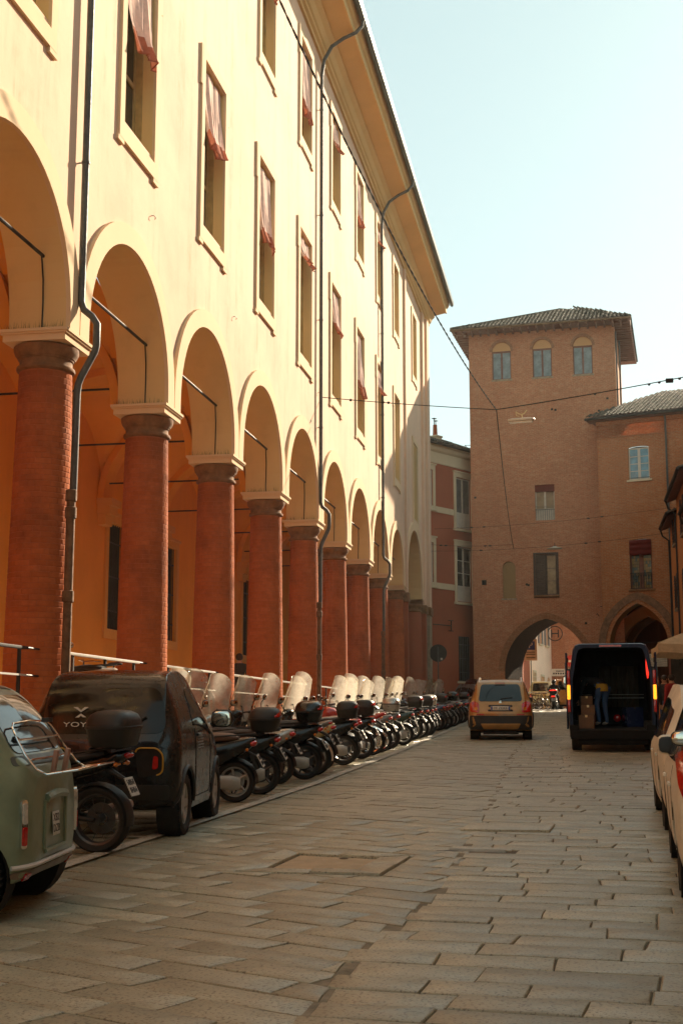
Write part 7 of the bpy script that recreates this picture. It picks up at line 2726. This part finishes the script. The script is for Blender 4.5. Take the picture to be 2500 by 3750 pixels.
# ------------------------------------------------------------------ people
BASE = dict(pelvis=(0, 0, .96), spine=(0, 0, 1.14), chest=(0, 0, 1.36), neck=(0, 0, 1.50), head=(0, .02, 1.60), crown=(0, .015, 1.72),
            hipl=(-.095, 0, .90), kneel=(-.10, .02, .50), anklel=(-.10, -.02, .09), toel=(-.115, .16, .035), hipr=(.095, 0, .90), kneer=(.10, .02, .50), ankler=(.10, -.02, .09), toer=(.115, .16, .035),
            shl=(-.175, 0, 1.43), ell=(-.225, -.03, 1.14), wrl=(-.235, .05, .90), shr=(.175, 0, 1.43), elr=(.225, -.03, 1.14), wrr=(.235, .05, .90))
EDG = [('pelvis', 'spine'), ('spine', 'chest'), ('chest', 'neck'), ('neck', 'head'), ('head', 'crown'), ('pelvis', 'hipl'), ('hipl', 'kneel'), ('kneel', 'anklel'), ('anklel', 'toel'), ('pelvis', 'hipr'), ('hipr', 'kneer'), ('kneer', 'ankler'), ('ankler', 'toer'),
       ('chest', 'shl'), ('shl', 'ell'), ('ell', 'wrl'), ('chest', 'shr'), ('shr', 'elr'), ('elr', 'wrr')]
RAD_ = dict(pelvis=.135, spine=.13, chest=.145, neck=.058, head=.085, crown=.075, hip=.098, knee=.062, ankle=.042, toe=.036, sh=.070, el=.045, wr=.030)

def person(label, loc, rz, pose=None, top=None, legs=None, shoes=None, hair=None, helmet=None, hood=False, emblem=False, scale=1.0, extra=None):
    J = dict(BASE)
    J.update(pose or {})
    E = list(EDG)
    rr = {k: RAD_[[q for q in RAD_ if k.startswith(q)][0]] for k in J}
    # hands: palm and five fingers
    for s in 'lr':
        e, wv = Vector(J['el' + s]), Vector(J['wr' + s])
        d = (wv - e).normalized()
        side = d.cross(Vector((0, 1, .2))).normalized()
        nrm = side.cross(d)
        pk = 'wp' + s
        J[pk] = tuple(wv + d * .075); rr[pk] = .030
        E.append(('wr' + s, pk))
        for f, (o, ln) in enumerate(((-.028, .065), (-.010, .078), (.010, .072), (.028, .055))):
            a, b = 'wf%d%s' % (f, s), 'wg%d%s' % (f, s)
            J[a] = tuple(wv + d * (.085 + ln * .5) + side * o); J[b] = tuple(wv + d * (.085 + ln * .9) + side * o * 1.05 + nrm * .025)
            rr[a] = .010; rr[b] = .009
            E += [(pk, a), (a, b)]
        a, b = 'wt' + s, 'wu' + s
        J[a] = tuple(wv + d * .05 - side * .042 + nrm * .012); J[b] = tuple(wv + d * .085 - side * .055 + nrm * .025)
        rr[a] = .012; rr[b] = .010
        E += [('wr' + s, a), (a, b)]
    names = list(J)
    me = bpy.data.meshes.new('figure')
    me.from_pydata([J[k] for k in names], [(names.index(a), names.index(b)) for a, b in E], [])
    o = put('figure', me)
    o.modifiers.new('s', 'SKIN').use_smooth_shade = True
    for i, k in enumerate(names):
        v = me.skin_vertices[0].data[i]
        v.radius = (rr[k], rr[k])
        v.use_root = (k == 'pelvis')
    md = o.modifiers.new('d', 'SUBSURF'); md.levels = 2; md.render_levels = 2
    body = evaluated(o)
    bpy.data.objects.remove(o)
    mats = [top or M_BLKC, legs or M_JEANS, shoes or M_SHOE, M_SKIN]
    body.materials.clear()
    for mm in mats:
        body.materials.append(mm)
    seg = []
    for a, b in E:
        z = 0
        if a.startswith(('hip', 'knee')) or b.startswith('hip'):
            z = 1
        if a.startswith('ankle'):
            z = 2
        if a in ('neck', 'head') or a.startswith('wr') or a.startswith(('wp', 'wf', 'wt')):
            z = 3
        seg.append((Vector(J[a]), Vector(J[b]), z))
    for p in body.polygons:
        c = p.center
        best = min(seg, key=lambda s: ((c - (s[0] + (s[1] - s[0]) * max(0, min(1, (c - s[0]).dot(s[1] - s[0]) / max(1e-6, (s[1] - s[0]).length_squared))))).length))
        p.material_index = best[2]
        p.use_smooth = True
    t = tag(put('person', body, None, loc, (0, 0, rz)), label, 'person')
    t.scale = (scale,) * 3
    hd = Vector(J['head']); cr = Vector(J['crown'])
    up = (cr - hd).normalized()
    ctr = hd + up * .035
    q = Vector((0, 0, 1)).rotation_difference(up)
    f = q @ Vector((0, 1, 0))
    r_ = q @ Vector((1, 0, 0))
    if helmet:
        m = MB(); m.ell(ctr + up * .02, (.135, .15, .145), 20, 12); m.build('helmet', helmet, t)
        m = MB(); m.ell(ctr + f * .045 + up * .0, (.115, .112, .06), 18, 8); m.build('visor', M_CGLASS, t)
    else:
        m = MB(); m.ell(ctr - f * .018 + up * .030, (.098, .108, .105), 18, 12, rot=q.to_euler()); m.build('hair', hair or M_HAIR, t)
        m = MB()
        for s in (-1, 1):
            p = ctr + f * .088 + r_ * s * .032 + up * .0
            m.ell(p, (.010, .006, .006), 8, 5)
        m.build('eyes', M_HAIR, t)
        m = MB(); m.ell(ctr + f * .098 - up * .022, (.012, .018, .020), 8, 6); m.build('nose', M_SKIN, t)
        m = MB(); m.ell(ctr + f * .088 - up * .055, (.022, .006, .005), 8, 5); m.build('mouth', mat('lips', (.32, .12, .09), .5), t)
        for s in (-1, 1):
            m = MB(); m.ell(ctr + r_ * s * .088 - up * .01, (.010, .020, .030), 8, 6); m.build('ear', M_SKIN, t)
    if hood:
        m = MB(); m.ell(Vector(J['neck']) + Vector((0, -.075, -.02)), (.13, .07, .10), 14, 9); m.build('hood', top or M_BLKC, t)
    if emblem:
        m = MB()
        y = Vector(J['chest']).y - .155
        z = Vector(J['chest']).z - .05
        for dx, dz, a in ((-.035, .0, .5), (0, .02, 0), (.035, .0, -.5)):
            m.ell((dx, y, z + dz), (.014, .004, .034), 10, 6, rot=(0, -a, 0))
        for k in range(2):
            m.box((0, y, z - .04 - k * .014), (.075, .004, .006))
        m.build('emblem', M_SIGNW, t)
    return t

# rider leaving through the archway on a dark scooter
YRD = 79.3
rs = dup(s2, (-1.52, YRD, gz(YRD)), rad(-2), 'dark scooter with lit tail light ridden away towards the archway', None, {M_REDL: G_RED, M_SCREEN: M_SCREEND})  # the top case reflector glows along with the tail light
person('rider in black jacket and dark helmet on the scooter by the archway', (-1.52, YRD - .10, gz(YRD)), rad(-2),
       dict(pelvis=(0, -.18, .93), spine=(0, -.16, 1.10), chest=(0, -.08, 1.32), neck=(0, -.03, 1.47), head=(0, .02, 1.57), crown=(0, .02, 1.69), hipl=(-.12, -.16, .90), hipr=(.12, -.16, .90), kneel=(-.26, .20, .76), kneer=(.26, .20, .76), anklel=(-.21, .18, .43), ankler=(.21, .18, .43), toel=(-.21, .34, .39), toer=(.21, .34, .39),
            shl=(-.20, -.06, 1.38), shr=(.20, -.06, 1.38), ell=(-.32, .08, 1.16), elr=(.32, .08, 1.16), wrl=(-.30, .29, 1.06), wrr=(.30, .29, 1.06)), M_BLKC, M_BLKC, M_BLKC, helmet=M_BLKG)
# worker bending inside the van
yw = 30.75
wk = person('worker bending forward inside the van in blue jeans and pale shoes', (.47, yw, gz(YV) + .50), rad(38),
       dict(pelvis=(0, -.06, .88), spine=(0, .10, 1.00), chest=(0, .32, 1.08), neck=(0, .46, 1.06), head=(0, .55, 1.03), crown=(0, .66, .98), hipl=(-.09, -.05, .84), hipr=(.09, -.05, .84), kneel=(-.09, .05, .47), kneer=(.10, .0, .47), anklel=(-.09, -.04, .08), ankler=(.10, -.07, .08), toel=(-.10, .15, .035), toer=(.12, .12, .035),
            shl=(-.17, .36, 1.04), shr=(.17, .36, 1.04), ell=(-.20, .46, .78), elr=(.20, .46, .78), wrl=(-.16, .58, .58), wrr=(.16, .58, .58)), M_BLKC, M_JEANS, M_SHOE)
m = MB(); m.loft([[(.145 * math.cos(a), -.03 + .135 * math.sin(a) + dy, z) for a in [2 * PI * k / 16 for k in range(16)]] for z, dy in ((.78, -.005), (.86, -.01), (.95, .02))], True, False, True); m.build('yellow_waistcloth', M_YCLOTH, wk, recalc=False)
# cafe guests at the right edge
person('man in black hooded top with small pale emblem on the back, right of the van', (2.05, 39.0, gz(39.0)), rad(-8), None, M_BLKC, M_BLKC, M_BLKC, hood=True, emblem=True)
person('person in a red jacket standing under the cream parasol at the right edge', (2.55, 38.2, gz(38.2)), rad(30), None, M_REDC, M_BLKC, M_BLKC)
person('dark dressed person behind the man in the hooded top', (2.55, 41.5, gz(41.5)), rad(150), None, M_BLKC, M_JEANS, M_BLKC)
# passer-by in the portico
person('dark dressed passer-by in the shade of the portico between two columns', (-8.75, 33.4, FLOOR - .02), rad(10), None, M_BLKC, M_BLKC, M_BLKC)
# ------------------------------------------------------------------ bicycles
def bicycle(label, loc, rz, frame=None, group='bicycles', lean=0.0):
    t = thing('bicycle', label, 'bicycle', loc, rz, group, rot=(0, lean, rz))
    fm = frame or M_BLKG
    for y in (-.52, .52):
        m = MB(); m.lathe([(.315, -.012), (.335, -.016), (.345, 0), (.335, .016), (.315, .012), (.315, -.012)], axis='X', n=28)
        o = m.build('wheel', M_RUB, t, loc=(0, y, .345))
        g = MB()
        for k in range(14):
            a = 2 * PI * k / 14
            g.tube([(.02 * (1 if k % 2 else -1), 0, 0), (0, .315 * math.cos(a), .315 * math.sin(a))], .0022, 3)
        g.cyl((-.05, 0, 0), (.05, 0, 0), .022, n=8)
        g.lathe([(.305, -.010), (.318, -.010), (.318, .010), (.305, .010), (.305, -.010)], axis='X', n=28)
        g.build('rim', M_ALU, o)
        q = MB(); rings = []
        for k in range(9):
            a = rad((20 if y > 0 else 40) + k * (16 if y > 0 else 15))
            rings.append([(x, y + .37 * math.cos(a), .345 + .37 * math.sin(a)) for x in (-.022, 0, .022)])
        q.loft(rings, False, False, True); q.build('mudguard', fm, t, recalc=False)
    m = MB()
    B_, S_, H_, Hb = (0, -.08, .29), (0, -.22, .82), (0, .36, .90), (0, .40, .70)
    for a, b, r in ((B_, S_, .016), (S_, H_, .014), (B_, Hb, .018), (H_, Hb, .018), (B_, (0, -.52, .345), .011), ((0, -.20, .76), (0, -.52, .345), .009), (Hb, (0, .52, .345), .014), (H_, (0, .34, 1.02), .013)):
        m.tube([a, b], r, 7)
    m.build('frame', fm, t)
    m = MB(); m.tube([(-.28, .18, 1.03), (-.24, .30, 1.04), (0, .36, 1.02), (.24, .30, 1.04), (.28, .18, 1.03)], .012, 7); m.build('handlebar', M_CHROME, t)
    m = MB(); m.tube([S_, (0, -.25, .95)], .012, 7); m.ell((0, -.27, .97), (.085, .14, .03), 14, 7); m.build('saddle', M_SEAT, t)
    m = MB(); m.lathe([(0, -.004), (.09, -.004), (.09, .004), (0, .004)], (.03, -.08, .29), 'X', 16); m.tube([(.05, -.08, .29), (.05, -.02, .13)], .009, 5); m.box((.09, -.02, .13), (.09, .06, .02)); m.tube([(-.05, -.08, .29), (-.05, -.14, .45)], .009, 5); m.box((-.09, -.14, .45), (.09, .06, .02)); m.build('crank', M_ALUD, t)
    m = MB()
    for s in (-.05, .05):
        m.tube([(s, -.30, .78), (s, -.70, .76)], .007, 5)
    for y in (-.42, -.55, -.68):
        m.tube([(-.06, y, .77), (.06, y, .77)], .006, 5)
    m.build('rack', M_IRON, t)
    return t
bicycle('bicycle with black saddle behind the first handrail in the portico', (-8.0, 21.3, FLOOR - .02), rad(80), group='bicycles in the portico')
bicycle('bicycle leaning behind the second handrail in the portico', (-8.0, 25.3, FLOOR - .02), rad(95), M_GREYP, group='bicycles in the portico')
bicycle('dark bicycle behind the second handrail nearer the third column', (-8.3, 26.0, FLOOR - .02), rad(84), group='bicycles in the portico')
d = dup(s3, (-8.1, 19.9, FLOOR - .02), rad(80), 'cream scooter standing in the portico behind the first handrail', None, {M_SCREEN: M_SCREEND})
for k, (x, y, a, l) in enumerate(((-2.7, 76.9 + 4.2, 70, 'black bicycle leaning against others left of the arch opening'), (-2.45, 80.9, 85, 'second bicycle in the bunch beyond the arch'), (-2.9, 82.0, 60, 'bicycle at the back of the bunch by the peach house'), (-2.15, 80.4, 30, 'bicycle with its round front wheel facing the street by the arch'))):
    bicycle(l, (x, y, gz(y)), rad(a), group='bicycles beyond the archway')

# ------------------------------------------------------------------ signs and street furniture
t = thing('parking_sign', 'parking sign with white P on blue above a small text panel beyond the arch', 'road sign', (-3.0, 84.0, gz(84)))
m = MB(); m.cyl((0, 0, 0), (0, 0, 4.4), .03, n=8); m.build('post', M_PIPE, t)
m = MB(); m.bx(-.40, .40, -.05, -.03, 3.05, 4.4); pn = m.build('sign_panel', M_YELLOWP if False else mat('cream sign', (.60, .50, .34), .5), t)
m = MB(); m.bx(-.26, .26, -.058, -.05, 3.72, 4.26); m.build('blue_square', M_SIGNB, pn)
put('lettering', text_mesh('P', .52, M_SIGNW), pn, (0, -.062, 3.99), (rad(90), 0, 0))
m = MB()
for z in (3.55, 3.42, 3.2):
    m.bx(-.28, .28, -.056, -.05, z, z + .05)
m.build('text_line', M_INK, pn)
t = thing('no_entry_sign', 'round red no entry sign on a post beyond the arch beside the van', 'road sign', (-.55, 92.0, gz(92)))
m = MB(); m.cyl((0, 0, 0), (0, 0, 3.6), .03, n=8); m.build('post', M_PIPE, t)
m = MB(); m.lathe([(0, -.02), (.40, -.02), (.40, 0), (0, 0)], (0, -.03, 3.25), 'Y', 24); dd_ = m.build('disc', M_SIGNR, t)
m = MB(); m.bx(-.28, .28, -.06, -.052, 3.18, 3.32); m.build('white_bar', M_SIGNW, dd_)
t = thing('street_name_sign', 'white street name plate on the dark brick house beyond the arch', 'sign', (-1.45, 102.35, 5.15), rad(-4))
m = MB(); m.bx(-.75, .75, -.03, 0, -.28, .28); pn = m.build('sign_panel', M_SIGNW, t)
m = MB()
for k in range(6):
    m.bx(-.55 + k * .18, -.43 + k * .18, -.036, -.03, -.14, -.02); m.bx(-.3 + k * .1, -.23 + k * .1, -.036, -.03, .06, .15)
m.build('lettering', M_INK, pn)
t = thing('round_iron_sign', 'round wrought iron hanging sign above the far street beyond the arch', 'sign', (-1.75, 101.0, 8.05))
m = MB(); m.tube([(.55 * math.cos(2 * PI * k / 24), 0, .55 * math.sin(2 * PI * k / 24)) for k in range(24)], .04, 6, closed=True); m.tube([(-.25, 0, -.3), (-.25, 0, .3)], .05, 6); m.tube([(.25, 0, -.3), (.25, 0, .3)], .05, 6); m.tube([(-.25, 0, 0), (.25, 0, 0)], .05, 6); m.tube([(-.55, 0, .0), (-.9, .3, 0)], .03, 6); m.build('iron_ring', M_IRON, t)
t = thing('bollard', 'short yellow bollard beside the green car beyond the arch', 'bollard', (-2.28, 86.5, gz(86.5)))
m = MB(); m.lathe([(0, 0), (.12, 0), (.12, .06), (.085, .10), (.08, .95), (.10, .98), (.10, 1.04), (.05, 1.10), (0, 1.11)], n=16); m.build('shaft', mat('faded yellow bollard', (.50, .32, .08), .6), t)
m = MB(); m.bx(-.16, .16, -.03, .03, 1.0, 1.08); m.build('cap', mat('faded yellow bollard', (.5, .32, .08)), t)

# parasol of the cafe
pr = thing('cafe_parasol', 'square cream cafe parasol with hanging valance right of the van', 'parasol', (3.85, 38.6, gz(38.6)))
m = MB()
hs_, za, zb = 1.72, 2.55, 3.25
c4 = [(-hs_, -hs_), (hs_, -hs_), (hs_, hs_), (-hs_, hs_)]
def canopy(hs_, za, zb):
    m = MB()
    def fn(i):
        a, b = c4[i], c4[(i + 1) % 4]
        def f(u, v):
            x, y = a[0] + (b[0] - a[0]) * u, a[1] + (b[1] - a[1]) * u
            return (x * (1 - v), y * (1 - v), za + (zb - za) * (v ** .9) - .05 * math.sin(PI * u) * (1 - v))
        return f
    for i in range(4):
        m.grid(fn(i), 10, 8)
    return m
canopy(hs_, za, zb).build('canopy', M_CANVAS, pr, recalc=False)
m = MB()
for i in range(4):
    a, b = c4[i], c4[(i + 1) % 4]
    m.grid(lambda u, v: (a[0] + (b[0] - a[0]) * u, a[1] + (b[1] - a[1]) * u, za - v * .24 - .05 * math.sin(PI * u) + .012 * math.sin(u * 30) * v), 14, 2)
m.build('valance', M_CANVAS, pr, recalc=False)
m = MB(); m.cyl((0, 0, 0), (0, 0, 3.3), .03, n=10); m.build('pole', M_WOOD, pr)
m = MB()
for a, b in c4:
    m.tube([(0, 0, 3.2), (a, b, za + .01)], .014, 5)
m.build('ribs', M_WOOD, pr)
m = MB(); m.bx(-.3, .3, -.3, .3, 0, .09); m.build('base', M_STONE, pr, bevel=.02)
# glazed cafe stall behind the guests
st_ = thing('cafe_screen', 'dark glazed cafe screen with striped blind and small white figures beside the van', 'screen', (2.9, 44.5, gz(44.5)))
m = MB(); m.bx(-.9, -.84, -.03, .03, 0, 2.6); m.bx(.0, .06, -.03, .03, 0, 2.6); m.bx(1.5, 1.56, -.03, .03, 0, 2.6); m.bx(-.84, 1.5, -.03, .03, 2.54, 2.6); m.bx(-.84, 1.5, -.03, .03, .8, .86); m.build('frame', M_BROWNWOOD, st_)
m = MB(); m.bx(.06, 1.5, -.01, .01, .86, 2.54); m.build('pane', M_GLASS, st_)
m = MB(); m.bx(-.84, 0, .0, .02, .06, .80); m.bx(.06, 1.5, 0, .02, .06, .8); m.build('panel', M_ORANGE, st_)
m = MB()
for k in range(6):
    m.box((-.35, -.05, 2.44 - k * .07), (.6, .05, .05), (.4, 0, 0))
m.build('striped_blind', mat('pale blind', (.42, .44, .40), .7), st_)
for dx, dz in ((.55, 1.9), (.95, 1.72)):
    m = MB(); m.tube([(dx, -.025, dz + .12), (dx, -.025, dz + .02), (dx - .05, -.025, dz - .10)], .010, 5); m.tube([(dx, -.025, dz + .02), (dx + .05, -.025, dz - .09)], .010, 5); m.tube([(dx - .07, -.025, dz + .04), (dx, -.025, dz + .08), (dx + .06, -.025, dz + .03)], .008, 5); m.ell((dx + .01, -.025, dz + .16), (.022, .008, .026), 8, 6); m.build('painted_figure', M_SIGNW, st_)
# ------------------------------------------------------------------ air
hz = bpy.data.materials.new('pale air')
hz.use_nodes = True
hn = hz.node_tree
hn.nodes.clear()
pv = hn.nodes.new('ShaderNodeVolumePrincipled')
pv.inputs['Color'].default_value = (0.95, 0.92, 0.84, 1)
pv.inputs['Density'].default_value = 0.0004
pv.inputs['Anisotropy'].default_value = 0.35
ho = hn.nodes.new('ShaderNodeOutputMaterial')
hn.links.new(pv.outputs[0], ho.inputs['Volume'])
m = MB(); m.bx(-160, 160, -90, 310, -4.5, 30)
m.build('haze', hz, kind='stuff')
